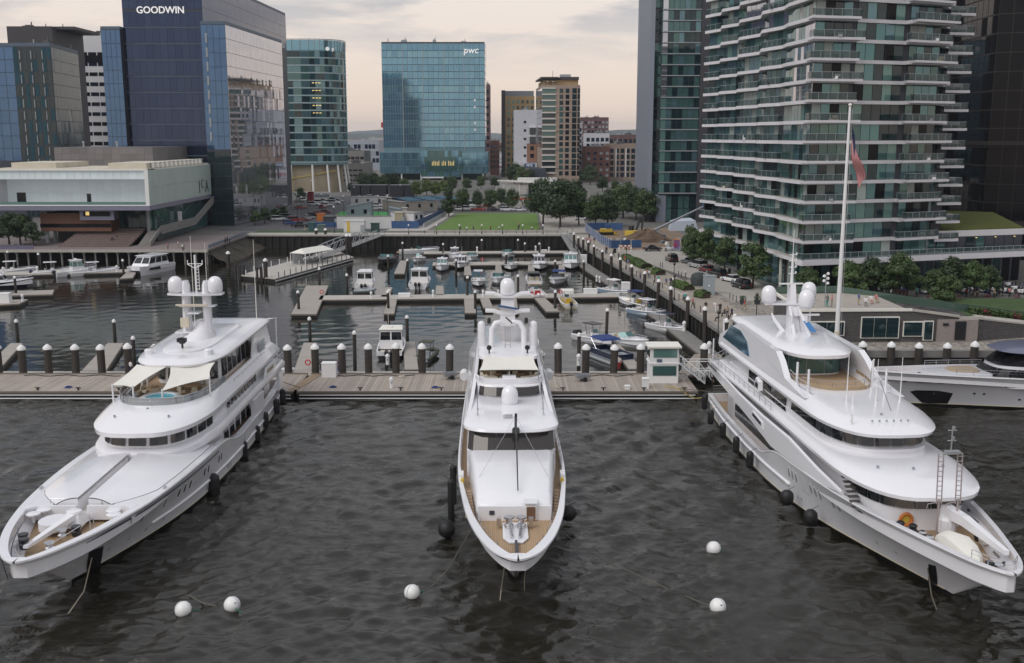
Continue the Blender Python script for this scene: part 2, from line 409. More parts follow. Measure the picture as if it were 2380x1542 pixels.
# far seawall with vertical sheet ribs and a pale coping
sw=thing('seawall','long dark wet seawall at the back of the marina below the lawn','seawall',(0,0,0))
wall_run([(-73.0,284.9),(15.2,285.4)],-1,GZ-.02).build('wall',seawall_m,sw)
rb=MB()
for i in range(44):rb.box(-72+i*2,-71.55+i*2,284.4+.006*i*2,284.9+.006*i*2,-1,GZ-.6)
tag(rb.build('rib',seawall_m,sw),kind='stuff')
wall_run([(-73.4,284.3),(15.4,284.8)],GZ-.35,GZ+.12,1.0).build('coping',concrete,sw)
# right seawall
sw2=thing('seawall','dark seawall with white capped piles along the right hand promenade','seawall',(0,0,0))
RW=[(15.3,285.3),(16.1,268),(20,230),(24.7,192),(27.5,160),(30.0,130),(30.2,128.4)]
wall_run(RW,-1,GZ-.02).build('wall',seawall_m,sw2)
rb=MB()
def along(pts,step,s0=0.0):
    out=[];acc=-s0
    for (x0,y0),(x1,y1) in zip(pts[:-1],pts[1:]):
        d=Vector((x1-x0,y1-y0));L=d.length;k=0
        while acc+1e-6<L:
            if acc>=0:out.append((x0+d.x*acc/L,y0+d.y*acc/L,math.atan2(d.y,d.x)))
            acc+=step
        acc-=L
    return out
for x,y,a in along(RW,2.2):rb.cbox((x-.3,y,-1),.5,.5,4.0,a)
tag(rb.build('rib',seawall_m,sw2),kind='stuff')
wall_run([(p[0]-.55,p[1]) for p in RW],GZ-.3,GZ+.14,0.8).build('coping',concrete_d,sw2)
sw3=thing('seawall','weathered stone quay wall in front of the grey brick pavilion','seawall',(0,0,0))
stone_w=cells('quay_stone',(0.10,0.09,0.08),(0.03,0.027,0.024),1.0,brick=(R(90),0,0),mortar=0.03)
wall_run([(30.2,128.4),(130,128.4)],-1,GZ-.8,.8).build('wall',stone_w,sw3)
wall_run([(30.2,128.1),(130,128.1)],GZ-.8,GZ+.1,.9).build('coping',concrete_d,sw3)
# rubble slope under the museum deck
rub=MB();rr=random.Random(3)
nx,ny=70,8
g=[[Vector((-190+i*1.72+rr.uniform(-.4,.4),249+j*1.9+rr.uniform(-.3,.3),-0.9+j*0.55+rr.uniform(-.25,.3))) for i in range(nx)] for j in range(ny)]
for j in range(ny-1):
    for i in range(nx-1):rub.face([g[j][i],g[j][i+1],g[j+1][i+1],g[j+1][i]])
g=[[Vector((-73.5+j*1.2+rr.uniform(-.3,.3),247+i*1.4+rr.uniform(-.3,.3),3.2-j*0.62+rr.uniform(-.25,.3))) for i in range(29)] for j in range(7)]
for j in range(6):
    for i in range(28):rub.face([g[j][i],g[j+1][i],g[j+1][i+1],g[j][i+1]])
tag(rub.build('shore_rubble',mat('wet_rubble',(0.05,0.042,0.03),rough=0.9,var=0.6,scale=1.2,bump=0.8,bscale=3)),kind='stuff')

# ground coverings, each a few mm above the one below ---------------
prom_m=striped('promenade_boards',(0.34,0.305,0.26),(0.2,0.15,0.13),0.5,'Y',0.06,0.85,0.18)
plaza_m=cells('cobbles',(0.40,0.36,0.31),(0.19,0.17,0.15),1.7)
pave_m=mat('pale_paving',(0.37,0.345,0.31),rough=0.9,var=0.14,scale=0.4)
dirt_m=mat('bare_dirt',(0.21,0.15,0.105),rough=0.95,var=0.4,scale=0.35)
off= lambda pts,d:[(x+d,y) for x,y in pts]
sheet('road',[(20,262),(38,262),(43.5,215),(46.5,170),(36,168),(34,195)],GZ+.004,pave_m)
sheet('construction_ground',[(21,300),(47,308),(46,262),(38,250),(27,246),(21,262)],GZ+.008,dirt_m)
sheet('plaza',[(31,128.9),(130,128.9),(130,168),(36,168),(33.3,195),(31,190)],GZ+.008,plaza_m)
sheet('promenade',[(15.9,286),(16.6,268),(20.5,230),(25.2,192),(28.0,160),(30.5,129),(36.2,142),(35.2,160),(32.2,192),(27.0,232),(22.5,268),(22,286)],GZ+.012,prom_m)
sheet('harborwalk',[(-72.6,285.9),(15.8,286.3),(15.8,291.5),(-72.6,291)],GZ+.012,concrete)
sheet('lawn',[(-23,295.5),(8,295.5),(8.6,366),(-18.5,366)],GZ+.05,grass_m)
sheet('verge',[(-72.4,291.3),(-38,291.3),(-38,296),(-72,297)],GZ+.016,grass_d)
sheet('car_park',[(-84,297),(-30,297),(-24,372),(-30,470),(-84,470)],GZ+.004,asphalt)
sheet('cross_street',[(-24,370),(60,370),(60,386),(-24,386)],GZ+.008,asphalt)
sheet('avenue',[(-12,400),(4,400),(30,1400),(8,1400)],GZ+.012,mat('pale_road',(0.24,0.225,0.20),rough=.9,var=.15,scale=.1))
sheet('park_path',[(-36,297),(-24.5,297),(-20,366),(-28,366)],GZ+.008,concrete)
sheet('pavement',[(8.8,291),(21.5,291),(24,366),(9.4,366)],GZ+.008,pave_m)
mk=MB()
for i in range(14):mk.box(-60.3+i*.02,-60.0+i*.02,302+i*11,307+i*11,GZ+.006,GZ+.02)
tag(mk.build('road_marking',mat('faded_yellow_line',(0.45,0.34,0.08),rough=.8)),kind='structure')

# distant hills -----------------------------------------------------
def ridge(name,y,h,seed,c,x0=-4200,x1=4200,n=160,depth=900):
    r=random.Random(seed);ph=[(r.uniform(.0006,.006),r.uniform(0,6.28),r.uniform(.3,1)) for _ in range(9)]
    rows=[]
    prof= lambda x:h*(0.55+0.45*sum(a*math.sin(x*f_+p) for f_,p,a in ph)/3.0)
    for j,(dy,k) in enumerate(((0,0.0),(depth*.25,.55),(depth*.5,1.0),(depth,0.2))):
        rows.append([(x0+(x1-x0)*i/n,y+dy,GZ+max(2,prof(x0+(x1-x0)*i/n))*k+(r.uniform(-2,2) if k>.3 else -4)) for i in range(n+1)])
    b=MB();b.loft(rows,closed=False);tag(b.build(name,c,smooth=True),kind='structure')
ridge('hills',4300,62,5,mat('wooded_hill',(0.045,0.06,0.05),rough=1,var=.4,scale=.01))
ridge('hills',6400,95,11,mat('far_hill',(0.06,0.075,0.075),rough=1,var=.3,scale=.01))

# the evening air ---------------------------------------------------
hz_m=bpy.data.materials.new('haze');hz_m.use_nodes=True;ht=hz_m.node_tree;ht.nodes.clear()
ho=ht.nodes.new('ShaderNodeOutputMaterial');hv=ht.nodes.new('ShaderNodeVolumePrincipled');ht.links.new(hv.outputs[0],ho.inputs['Volume'])
hv.inputs['Color'].default_value=(.72,.80,.92,1);hv.inputs['Density'].default_value=0.00008;hv.inputs['Anisotropy'].default_value=0.1
b=MB();b.box(-9500,9500,-650,9300,-1.5,135);tag(b.build('haze',hz_m),kind='stuff')
# ================================================================ BUILDINGS
UNIT={}
def unit_mesh(m):
    if m.name not in UNIT:
        u=MB();u.box(0,1,-1,0,0,1);UNIT[m.name]=u.mesh('pane',m)
    return UNIT[m.name]
BUD={}
def panes(parent,p0,p1,z0,z1,nc,nr,ms,gx=0.12,gz=0.12,th=0.06,name='window_pane',tilt=0.0035,single=True,pick=None,seed=1,limit=300):
    """glass panes standing proud of a wall that runs from p0 (left) to p1 (right), seen from outside"""
    r=random.Random(seed*31+nc*7+nr)
    d=Vector((p1[0]-p0[0],p1[1]-p0[1]));L=d.length;d/=L;ang=math.atan2(d.y,d.x);nrm=Vector((d.y,-d.x))
    w,h=L/nc,(z1-z0)/nr
    joined={}
    for j in range(nr):
        for i in range(nc):
            m=pick(i,j,r) if pick else r.choice(ms)
            if m is None:continue
            x=p0[0]+d.x*(i*w+gx/2);y=p0[1]+d.y*(i*w+gx/2);z=z0+j*h+gz/2
            key=(parent.name,name)
            if single and BUD.get(key,0)<limit:
                BUD[key]=BUD.get(key,0)+1
                o=obj(name,unit_mesh(m),parent)
                o.location=(x+nrm.x*r.uniform(0,.012),y+nrm.y*r.uniform(0,.012),z);o.scale=(w-gx,th,h-gz)
                o.rotation_euler=(r.uniform(-tilt,tilt),0,ang+r.uniform(-tilt,tilt))
            else:
                b=joined.setdefault(m.name,(m,MB()))[1]
                a=Vector((x,y));c=a+d*(w-gx);o1=nrm*(th+r.uniform(0,.03));o2=nrm*(th+r.uniform(0,.03))
                b.idx([(a.x,a.y,z),(c.x,c.y,z),(c.x,c.y,z+h-gz),(a.x,a.y,z+h-gz),(a.x+o1.x,a.y+o1.y,z),(c.x+o2.x,c.y+o2.y,z),(c.x+o2.x,c.y+o2.y,z+h-gz),(a.x+o1.x,a.y+o1.y,z+h-gz)],
                      [(4,5,6,7),(0,1,5,4),(2,3,7,6),(1,2,6,5),(3,0,4,7)])
    for m,b in joined.values():
        tag(b.build(name,m,parent),kind='stuff')
def text_part(name,txt,size,loc,rot,m,parent,extrude=0.12,shear=0.0,sx=1.0,cond=None):
    cu=bpy.data.curves.new(name,'FONT');cu.body=txt;cu.size=size;cu.extrude=extrude;cu.shear=shear;cu.align_x='CENTER';cu.align_y='CENTER'
    cu.resolution_u=3
    if cond:cu.offset=cond
    tmp=bpy.data.objects.new(name,cu);col.objects.link(tmp)
    dg=bpy.context.evaluated_depsgraph_get()
    me=bpy.data.meshes.new_from_object(tmp.evaluated_get(dg));bpy.data.objects.remove(tmp)
    me.materials.clear();me.materials.append(m)
    o=obj(name,me,parent,loc);o.rotation_euler=rot;o.scale=(sx,1,1)
    return o
def ringwall(b,poly,z0,z1,th):
    n=len(poly);c=Vector((sum(p[0] for p in poly)/n,sum(p[1] for p in poly)/n))
    inn=[]
    for p in poly:
        q=Vector((p[0],p[1]));d=(c-q);inn.append(q+d*(th/d.length*1.3))
    for i in range(n):
        j=(i+1)%n
        b.prism([poly[i],poly[j],(inn[j].x,inn[j].y),(inn[i].x,inn[i].y)],z0,z1)

gl_navy=glass('glass_navy',(0.036,0.055,0.11),metal=.75,rough=.1)
gl_navy2=glass('glass_navy_light',(0.04,0.06,0.115),metal=.75,rough=.1)
gl_blue=glass('glass_blue',(0.08,0.155,0.28),metal=.7)
gl_teal=glass('glass_teal',(0.17,0.35,0.47),metal=.75,rough=.06)
gl_teal2=glass('glass_teal_deep',(0.15,0.315,0.44),metal=.75,rough=.06)
gl_teal3=glass('glass_teal_pale',(0.20,0.39,0.49),metal=.7,rough=.06)
gl_dark=glass('glass_dark',(0.014,0.034,0.04),metal=.2)
gl_green=glass('glass_green',(0.07,0.15,0.145),metal=.35)
gl_green2=glass('glass_green_light',(0.13,0.25,0.23),metal=.25,rough=.1)
gl_silver=glass('glass_silver',(0.50,0.52,0.58),metal=.85,wob=.05)
gl_sea=glass('glass_sea',(.115,.215,.245),metal=.5)
gl_black=glass('glass_black',(0.010,0.010,0.012),metal=.0)
gl_black.node_tree.nodes['Principled BSDF'].inputs['IOR'].default_value=1.22
curtain=mat('curtain_behind_glass',(0.30,0.36,0.34),rough=.25,objrand=.3,var=.05)
mull_d=mat('dark_mullion',(0.045,0.05,0.065),rough=.5)
mull_b=mat('blue_mullion',(0.09,0.13,0.18),rough=.5)
mull_t=mat('teal_mullion',(0.14,0.24,0.28),rough=.5)
mull_l=mat('pale_mullion',(0.30,0.33,0.35),rough=.5)
sign_w=mat('white_sign_letter',(0.85,0.85,0.85),rough=.5,emit=(1,1,1),estr=.25)
lamp_y=mat('lit_lamp_glow',(0.9,0.7,0.3),rough=.5,emit=(1.0,0.72,0.25),estr=.45)
tan_m=mat('tan_cladding',(0.33,0.26,0.21),rough=.85,var=.1,scale=.15)
buff_m=mat('buff_cladding',(0.38,0.26,0.13),rough=.85,var=.12,scale=.15)
brick_m=cells('red_brick',(0.20,0.085,0.065),(0.13,0.09,0.08),.6,brick=(R(90),0,0))
brick_p=cells('purple_brick',(0.16,0.085,0.085),(0.12,0.08,0.08),.6,brick=(R(90),0,0))
wallw_m=mat('white_cladding',(0.55,0.56,0.60),rough=.7,var=.06,scale=.3)
roof_m=mat('roof_membrane',(0.30,0.29,0.28),rough=.95,var=.2,scale=.2)
roof_d=mat('dark_roof',(0.10,0.10,0.105),rough=.9,var=.2,scale=.2)

def rect(x0,x1,y0,y1): return [(x0,y0),(x1,y0),(x1,y1),(x0,y1)]
def rooftop(parent,x0,x1,y0,y1,z,seed,n=4):
    r=random.Random(seed)
    for k in range(n):
        w,d,h=r.uniform(2,5),r.uniform(2,5),r.uniform(1,2.6)
        cx,cy=r.uniform(x0+3,x1-3),r.uniform(y0+3,y1-3)
        b=MB();b.cbox((cx,cy,z),w,d,h);b.cbox((cx,cy,z+h),w*.6,d*.6,.4);b.lathe([(.25,0),(.25,1.2)],(cx+w*.2,cy,z+h+.4),6)
        b.build('rooftop_unit',r.choice([steel,mull_l,roof_d]),parent)

# --- law office tower ---------------------------------------------
g=thing('office_tower','large dark blue glass office tower with white GOODWIN lettering','office tower',(-100,313,GZ))
def loc(o): return Vector(o.location)
def lp(o,pts): return [(x-o.location.x,y-o.location.y) for x,y in pts]
Lz= lambda z:z-GZ
A=lp(g,[(-113.4,316),(-90.2,316),(-86.5,414),(-113,414)])
B_=lp(g,[(-90,313),(-82.9,313),(-79.8,374),(-89,374)])
C_=lp(g,[(-119.2,313.6),(-113.6,313.6),(-113.6,372),(-119.2,372)])
w=MB();w.prism(A,-.5,Lz(75));w.prism(B_,-.4,Lz(61.8));w.prism(C_,-.3,Lz(60.4));w.build('wall',mull_d,g)
pa=MB();ringwall(pa,A,Lz(75),Lz(76),.5);ringwall(pa,B_,Lz(61.8),Lz(62.6),.4);ringwall(pa,C_,Lz(60.4),Lz(61.2),.4);pa.build('parapet',mull_b,g)
# front: alternating two-floor bands with a thin pale ledge between
for k in range(10):
    z0=Lz(19.5+k*4.62)
    panes(g,A[0],A[1],z0+.25,z0+4.55,11,1,[gl_navy,gl_navy2],.06,.06,seed=k)
    if k:
        lg=MB();lg.box(A[0][0],A[1][0],-.22+3,3,z0-.08,z0+.16);lg.build('ledge',mull_b,g)
panes(g,A[0],A[1],Lz(66.2),Lz(75),11,2,[gl_navy,gl_navy2],.06,.06,seed=33)
panes(g,A[0],A[1],.2,Lz(19),8,4,[gl_dark,gl_dark,gl_navy],.2,.4,seed=34)
panes(g,B_[0],B_[1],Lz(26),Lz(61.6),4,9,[gl_blue],.1,.12,seed=35)
panes(g,B_[0],B_[1],.2,Lz(25.6),4,6,[gl_dark],.1,.3,seed=36,single=False)
panes(g,C_[0],C_[1],Lz(26),Lz(60.2),4,9,[gl_blue],.1,.12,seed=37,single=False)
panes(g,C_[0],C_[1],.2,Lz(25.6),4,6,[gl_dark,gl_navy],.1,.3,seed=38,single=False)
panes(g,B_[1],B_[2],.2,Lz(61.6),30,15,[gl_silver],.06,.12,seed=39,single=False,tilt=.002)
panes(g,A[1],A[2],Lz(62.7),Lz(75),44,3,[gl_navy2],.06,.08,seed=40,single=False)
for k in range(8):
    s=MB();s.box(B_[0][0]+1.2,B_[0][0]+1.75,-.2,-.08,Lz(28.5+k*4),Lz(31.2+k*4));s.build('window_blind',mull_l,g)
text_part('sign_lettering','GOODWIN',2.75,(-102.2+100,2.75,Lz(65.9)),(R(90),0,0),sign_w,g,sx=.98,cond=.035)
rooftop(g,-13,5,8,60,Lz(75),4)

# --- G building -----------------------------------------------------
g=thing('office_tower','dark green glass office block at the left edge with a round letter sign','office block',(-150,345,GZ))
P_=lp(g,[(-185,345),(-147.5,345),(-151.8,377),(-185,377)])
w=MB();w.prism(P_,-.5,Lz(58.2));w.build('wall',mull_d,g)
pa=MB();ringwall(pa,P_,Lz(58.2),Lz(59.2),.4);pa.build('parapet',mull_b,g)
panes(g,(P_[0][0],0),(-9.6,0),Lz(22),Lz(58),9,9,[gl_blue],.15,.15,seed=1)
gl_dull=glass('glass_dull',(.03,.075,.10),metal=.5,rough=.12)
panes(g,(-9.6,0),(2.5,0),.3,Lz(58),8,14,[gl_dark,gl_dark,gl_dull],.3,.25,seed=2)
for k in range(3):
    for j in range(10):
        c=MB();c.box(-7.6+k*3.6,-7.3+k*3.6,-.35,-.07,Lz(20+j*3.8),Lz(22.6+j*3.8));c.build('fin',mull_l,g)
gl_dull=glass('glass_dull',(.03,.075,.10),metal=.5,rough=.12);gl_dull.node_tree.nodes['Principled BSDF'].inputs['IOR'].default_value=1.12
panes(g,P_[1],P_[2],.3,Lz(58),12,14,[gl_dull],.12,.16,seed=3,tilt=.012)
text_part('sign_lettering','G',6.6,(-18.6,-.3,Lz(55.6)),(R(90),0,0),sign_w,g)
rooftop(g,-30,0,6,45,Lz(58.2),9)

# --- brown and white towers behind ------------------------------------
def block(name,label,cat,x0,x1,y0,y1,z1,m,nc,nr,wins,gx=1.2,gz=1.3,zb=3.0,side=True,roof=roof_d,left=0,right=0,par=.8,ztop=1.5,single=True,units=3,th=.08):
    o=thing(name,label,cat,((x0+x1)/2,y0,GZ))
    p=lp(o,rect(x0,x1,y0,y1));B1(('wall',m,o),'prism',p,-.5,z1-GZ)
    r_=MB();ringwall(r_,p,z1-GZ,z1-GZ+par,.4);r_.build('parapet',m,o)
    rf=MB();rf.prism([(q[0]*.97,0.4+q[1]*.97) for q in p],z1-GZ+.004,z1-GZ+.12);rf.build('roof',roof,o)
    panes(o,p[0],p[1],zb,z1-GZ-ztop,nc,nr,wins,gx,gz,th,name='window',single=single)
    if left:panes(o,p[3],p[0],zb,z1-GZ-ztop,left,nr,wins,gx,gz,th,name='window',single=False)
    if right:panes(o,p[1],p[2],zb,z1-GZ-ztop,right,nr,wins,gx,gz,th,name='window',single=False)
    if units:rooftop(o,p[0][0],p[1][0],0,y1-y0,z1-GZ,int(abs(x0*3+y0)),units)
    return o
dkw=[gl_dark,gl_dark,gl_navy]
brown_m=mat('dark_brown_panel',(0.05,0.045,0.05),rough=.6,var=.15,scale=.2)
o=block('office_tower','dark brown flat roofed tower with one row of top windows behind the green glass block','office tower',-196,-178.5,420,450,71,brown_m,7,9,[gl_blue,gl_navy],1.3,3.4,zb=12,ztop=6)
B1(('roof_canopy',brown_m,o),'box',-7,16,4,30,67.5,68.6)
o=block('office_tower','narrow white tower with black ribbon windows left of the dark blue tower','office tower',-201,-177,470,500,73.2,mat('bright_white_panel',(0.62,0.62,0.64),rough=.6,var=.04,scale=.3),6,14,[gl_black,gl_navy],.5,2.7,zb=4,ztop=6)
B1(('ribbon_window',gl_black,o),'box',-11.6,11.6,-.3,.05,58.0,61.0)

# --- museum ----------------------------------------------------------
frost=mat('frosted_glass',(0.42,0.51,0.48),rough=.35,var=.07,scale=.25,objrand=.05)
frost_w=mat('white_glass_wall',(0.60,0.68,0.68),rough=.4,var=.05,scale=.3,objrand=.05,emit=(.8,.93,1),estr=.1)
zinc=mat('zinc_soffit',(0.20,0.20,0.27),rough=.5,var=.08)
wood_c=striped('wood_cladding',(0.17,0.085,0.05),(0.07,0.04,0.03),.35,'Z',.08,.7,.2)
deck_w=striped('museum_deck',(0.21,0.17,0.165),(0.10,0.085,0.085),.4,'Y',.08,.85,.2)
m_=thing('museum','low museum with pale cantilevered glass gallery box and ICA letters','museum',(-89,258,GZ))
bz0,bz1=9.6,18.4                         # gallery box, relative to the quay
B1(('soffit',zinc,m_),'box',-38,0,0,53.5,bz0-1.1,bz0)
b=MB();b.box(-38,0,.6,53.5,bz1-2.4,bz1);b.box(-38,0,5.5,53.5,bz0,bz1-2.4);b.box(-.9,0,0,5.5,bz0,bz1);b.box(-38,-37.2,0,5.5,bz0,bz1);b.box(-37.2,-.9,0,.6,bz1-.25,bz1);b.box(-37.2,-.9,-.05,.3,bz0,bz0+.25);b.build('wall',white2,m_)
panes(m_,(-37.2,.6),(-.9,.6),bz1-2.35,bz1-.3,19,1,[frost_w],.12,.05,.08,name='clerestory_panel')
panes(m_,(-37.2,5.5),(-.9,5.5),bz0+.1,bz1-2.5,18,2,[frost_w],.06,.06,.06,name='glass_panel')
panes(m_,(0,0),(0,53.5),bz0+.1,bz0+4.5,24,1,[frost],.05,.1,.1,name='glass_panel',tilt=.001)
panes(m_,(0,0),(0,53.5),bz0+4.5,bz1-.1,26,1,[frost],.02,.05,.1,name='glass_panel',tilt=.001)
for x0,x1,h in ((-34.9,-32.7,3),(-17.4,-16.4,2.7),(-2.3,-1.3,3)):
    B1(('door',black_p,m_),'box',x0,x1,5.3,5.44,bz0,bz0+h)
b=MB()
for i in range(40):b.tube([(-37+i*.93,.2,bz0),(-37+i*.93,.2,bz0+1.0)],.03,4)
b.box(-37.2,-.9,.18,.22,bz0+.15,bz0+.95);b.build('railing',gl_green2,m_)
# roof with skylight ridges and plant box
b=MB();b.prism([(-35,4),(-24,4),(-23,6),(-23,22),(-35,22)],bz1,bz1+1.6);b.prism([(-11,4),(-1.2,3),(-1.2,50),(-11,52)],bz1,bz1+1.5);b.box(-37.5,-.3,.8,53,bz1,bz1+.3);b.build('roof',mat('cream_roof',(0.56,0.52,0.43),rough=.9,var=.1,scale=.4),m_)
for i in range(12):
    b=MB();b.prism([(-1.0,6+i*3.6),(-.3,6+i*3.6),(-.3,7.6+i*3.6),(-1.0,7.6+i*3.6)],bz1+.2,bz1+1.5);b.cbox((-.75,6.8+i*3.6,bz1+1.5),1.1,1.9,.15);b.build('roof_vent',canvas,m_)
B1(('plant_room',mat('brown_panel',(0.15,0.14,0.14),rough=.6,var=.25,scale=.35),m_),'box',-33.2,-6.9,25,55,bz1,bz1+5.1)
panes(m_,(-33.2,25),(-6.9,25),bz1+.3,bz1+5,12,3,[mat('brown_panel2',(0.16,0.15,0.15),rough=.5,var=.2,scale=.2,objrand=.15)],.04,.04,.05,name='plant_panel')
for x in (-26,-17): 
    B1(('flue',steel,m_),'lathe',[(.25,0),(.25,1.2),(.4,1.25),(.4,1.6)],(x,27,bz1+5.1),8)
# lobby below: glass core, wood theatre drum, stairs
B1(('lobby_core',mat('lobby_dark',(0.07,0.075,0.075),rough=.6),m_),'box',-27,-1.5,9,53,0.01,bz0-1.1)
panes(m_,(-27,9),(-1.5,9),3.0,bz0-1.2,12,1,[gl_green,gl_dark],.1,.1,name='lobby_pane')
panes(m_,(-1.5,9),(-1.5,53),.3,bz0-1.2,16,2,[gl_green],.15,.15,name='lobby_pane')
B1(('theatre_wall',wood_c,m_),'box',-28.5,-11,3,9,3.1,7.6)
B1(('strip_window',gl_black,m_),'box',-28.6,-10.9,2.9,3.0,4.1,5.0)
B1(('hanging_studio',zinc,m_),'prism',[(-18,1.5),(-9.5,1.5),(-10.5,7),(-17,7)],bz0-3.6,bz0-1.12)
B1(('studio_window',gl_black,m_),'box',-17,-10.5,1.3,1.5,bz0-2.6,bz0-1.5)
B1(('studio_lamp',lamp_y,m_),'prism',[(-16.4,1.27),(-15.95,1.27),(-15.5,1.29),(-15.9,1.29)],bz0-2.4,bz0-1.5)
for x,y in ((-27.5,4),(-27,7.5),(-5.5,10),(-3,7)):
    B1(('column',mull_l,m_),'lathe',[(.45,0),(.45,bz0-1.1)],(x,y,0),10)
st_m=striped('stand_steps',(0.17,0.125,0.115),(0.06,0.05,0.05),3.0,'X',.02,.85,.2)
for k in range(9):
    B1(('step',st_m,m_),'prism',[(-21+k*.12,-5+k*1.5),(-4,-5+k*1.5),(-4,8.8),(-21+k*.12,8.8)],.0,.38*(k+1))
for k in range(14):
    B1(('step',concrete_d,m_),'box',-2.4,0.6,-3.5+k*.62,-2.85+k*.62,.22*k,.22*(k+1))
lw=concrete_d
b=MB();b.prism([(.6,-3.6),(.85,-3.6),(.85,5.3),(.6,5.3)], lambda p:max(0,(p[1]+3.5)*.355), lambda p:(p[1]+3.5)*.355+1.2);b.prism([(.6,5.3),(.85,5.3),(.85,34),(.6,34)],2.2,4.3);b.prism([(.6,34),(.85,34),(.85,53),(.6,53)], lambda p:2.2+(p[1]-34)*.25, lambda p:4.3+(p[1]-34)*.25);b.build('stair_wall',lw,m_)
B1(('landing',lw,m_),'box',-1.4,.6,5.3,34,2.4,2.9)
B1(('banner',white2,m_),'box',-.9,.1,24,24.4,2.9,6.6)
text_part('sign_lettering','I',5.0,(.25,41.5,bz0+2.5),(R(90),0,R(90)),mat('letter_grey',(.10,.12,.12),rough=.6),m_,.03)
text_part('sign_lettering','C',3.6,(.25,44.4,bz0+3.3),(R(90),0,R(90)),mat('letter_grey',(.10,.12,.12),rough=.6),m_,.03)
text_part('sign_lettering','A',5.0,(.25,48.6,bz0+2.5),(R(90),0,R(90)),mat('letter_grey',(.10,.12,.12),rough=.6),m_,.03)
for x in (-31,-27,-22.3,-14,-10.2,-7.2):
    B1(('bench',zinc,m_),'box',x-.9,x+.9,2.2,3.0,bz0+.25,bz0+.7)
# museum boardwalk on piles
bw=thing('boardwalk','timber boardwalk on piles in front of the museum','boardwalk',(-89,246,GZ))
B1(('deck',deck_w,bw),'prism',[(-110,0),(17,0),(17,39.4),(16.2,39.4),(-110,16.5)],-.45,.02)
B1(('fascia',concrete,bw),'box',-110,17.2,-.3,0,-.5,.12)
for i in range(30):
    b=MB();b.lathe([(.22,-4.5),(.22,-.45)],(-60+i*2.65,.6,0),7);b.cbox((-60+i*2.65,.6,-1.1),.5,.7,.62);b.build('pile',concrete_d,bw)
for i in range(16):
    b=MB();b.lathe([(.2,-4.5),(.2,-.45)],(16.5,1.5+i*2.5,0),7);b.cbox((16.5,1.5+i*2.5,-1.0),.7,.45,.55);b.build('pile',concrete_d,bw)
b=MB()
for i in range(17):b.tube([(16.8,2+i*2.3,0),(16.8,2+i*2.3,1.15)],.04,4)
b.box(16.76,16.84,2,39,1.1,1.17);b.box(16.78,16.82,2,39,.15,1.0);b.build('railing',mat('grey_rail_mesh',(.22,.24,.30),rough=.5),bw)
b=MB();b.box(-58,-24,.4,.46,.2,1.05);b.box(-58,-24,.36,.5,1.05,1.12);b.build('railing',mat('mauve_mesh',(.14,.13,.2),rough=.6),bw)

# --- rounded tower ------------------------------------------------------
o=thing('office_tower','round fronted teal glass tower on splayed white columns','office tower',(-99,518,GZ))
def oval(rx,ry,n=48,p=2.6): return [(rx*math.copysign(abs(math.cos(2*math.pi*k/n))**(2/p),math.cos(2*math.pi*k/n)),ry*math.copysign(abs(math.sin(2*math.pi*k/n))**(2/p),math.sin(2*math.pi*k/n))) for k in range(n)]
ov=oval(18.6,14)
B1(('wall',mull_t,o),'prism',ov,13,66)
front=[i for i in range(48) if ov[i][1]<3 and ov[(i+1)%48][1]<3]
nf=15
for f in range(nf):
    z0=14+f*3.45
    for i in front:
        panes(o,ov[i],ov[(i+1)%48],z0+.55,z0+3.3,1,1,[gl_green,gl_dark,gl_sea,gl_dull],.12,.05,.05,seed=i*17+f)
    bo=MB();o2=[(x*1.008,y*1.011) for x,y in ov];bo.prism(o2,z0,z0+.5);bo.build('floor_band',mat('pale_teal_band',(.34,.44,.45),rough=.4),o)
B1(('crown_glass',gl_teal3,o),'prism',[(x*.99,y*.99) for x,y in ov],66,70.6,cap=False)
b=MB()
for i in range(48):b.tube([(ov[i][0],ov[i][1],66),(ov[i][0]*1.01,ov[i][1]*1.01,71)],.12,4)
b.loft([[(x*1.01,y*1.01,70.7) for x,y in ov],[(x*1.01,y*1.01,71.1) for x,y in ov]]);b.build('crown_frame',mull_l,o)
for f in (6,7,8,9,10):
    for k in range(3):
        B1(('ceiling_lamp',lamp_y,o),'cbox',(5.6+k*1.5,-14.35+k*.08,16.3+f*3.45),1.0,.12,.35)
B1(('base_wall',mat('tan_base',(.33,.28,.2),rough=.8,var=.2,scale=.1),o),'prism',[(x*.86,y*.86) for x,y in ov],0,13,cap=False)
B1(('base_band',mat('muted_yellow',(.42,.34,.14),rough=.7),o),'loft',[[(x,y*.87-.05,4.5+(x+16)*.17) for x,y in [ov[i] for i in front if abs(ov[i][0])<15]],[(x,y*.87-.05,5.4+(x+16)*.17) for x,y in [ov[i] for i in front if abs(ov[i][0])<15]]],closed=False)
for i in front[::3]:
    B1(('column',white2,o),'tube',[(ov[i][0]*1.06,ov[i][1]*1.06,0),(ov[i][0]*.97,ov[i][1]*.97,13)],.45,8)
b=MB();hexa=[(.95*math.cos(R(60*k+30)),.95*math.sin(R(60*k+30))) for k in range(6)]
b.prism(hexa,0,.25);bo=b.build('sign_emblem',sign_w,o);bo.location=(12.6,-12.9,66.6);bo.rotation_euler=(R(90),0,R(22))
text_part('sign_lettering','p',2.6,(15.0,-11.6,66.6),(R(90),0,R(32)),sign_w,o)
rooftop(o,-10,10,-8,8,66,3,4)

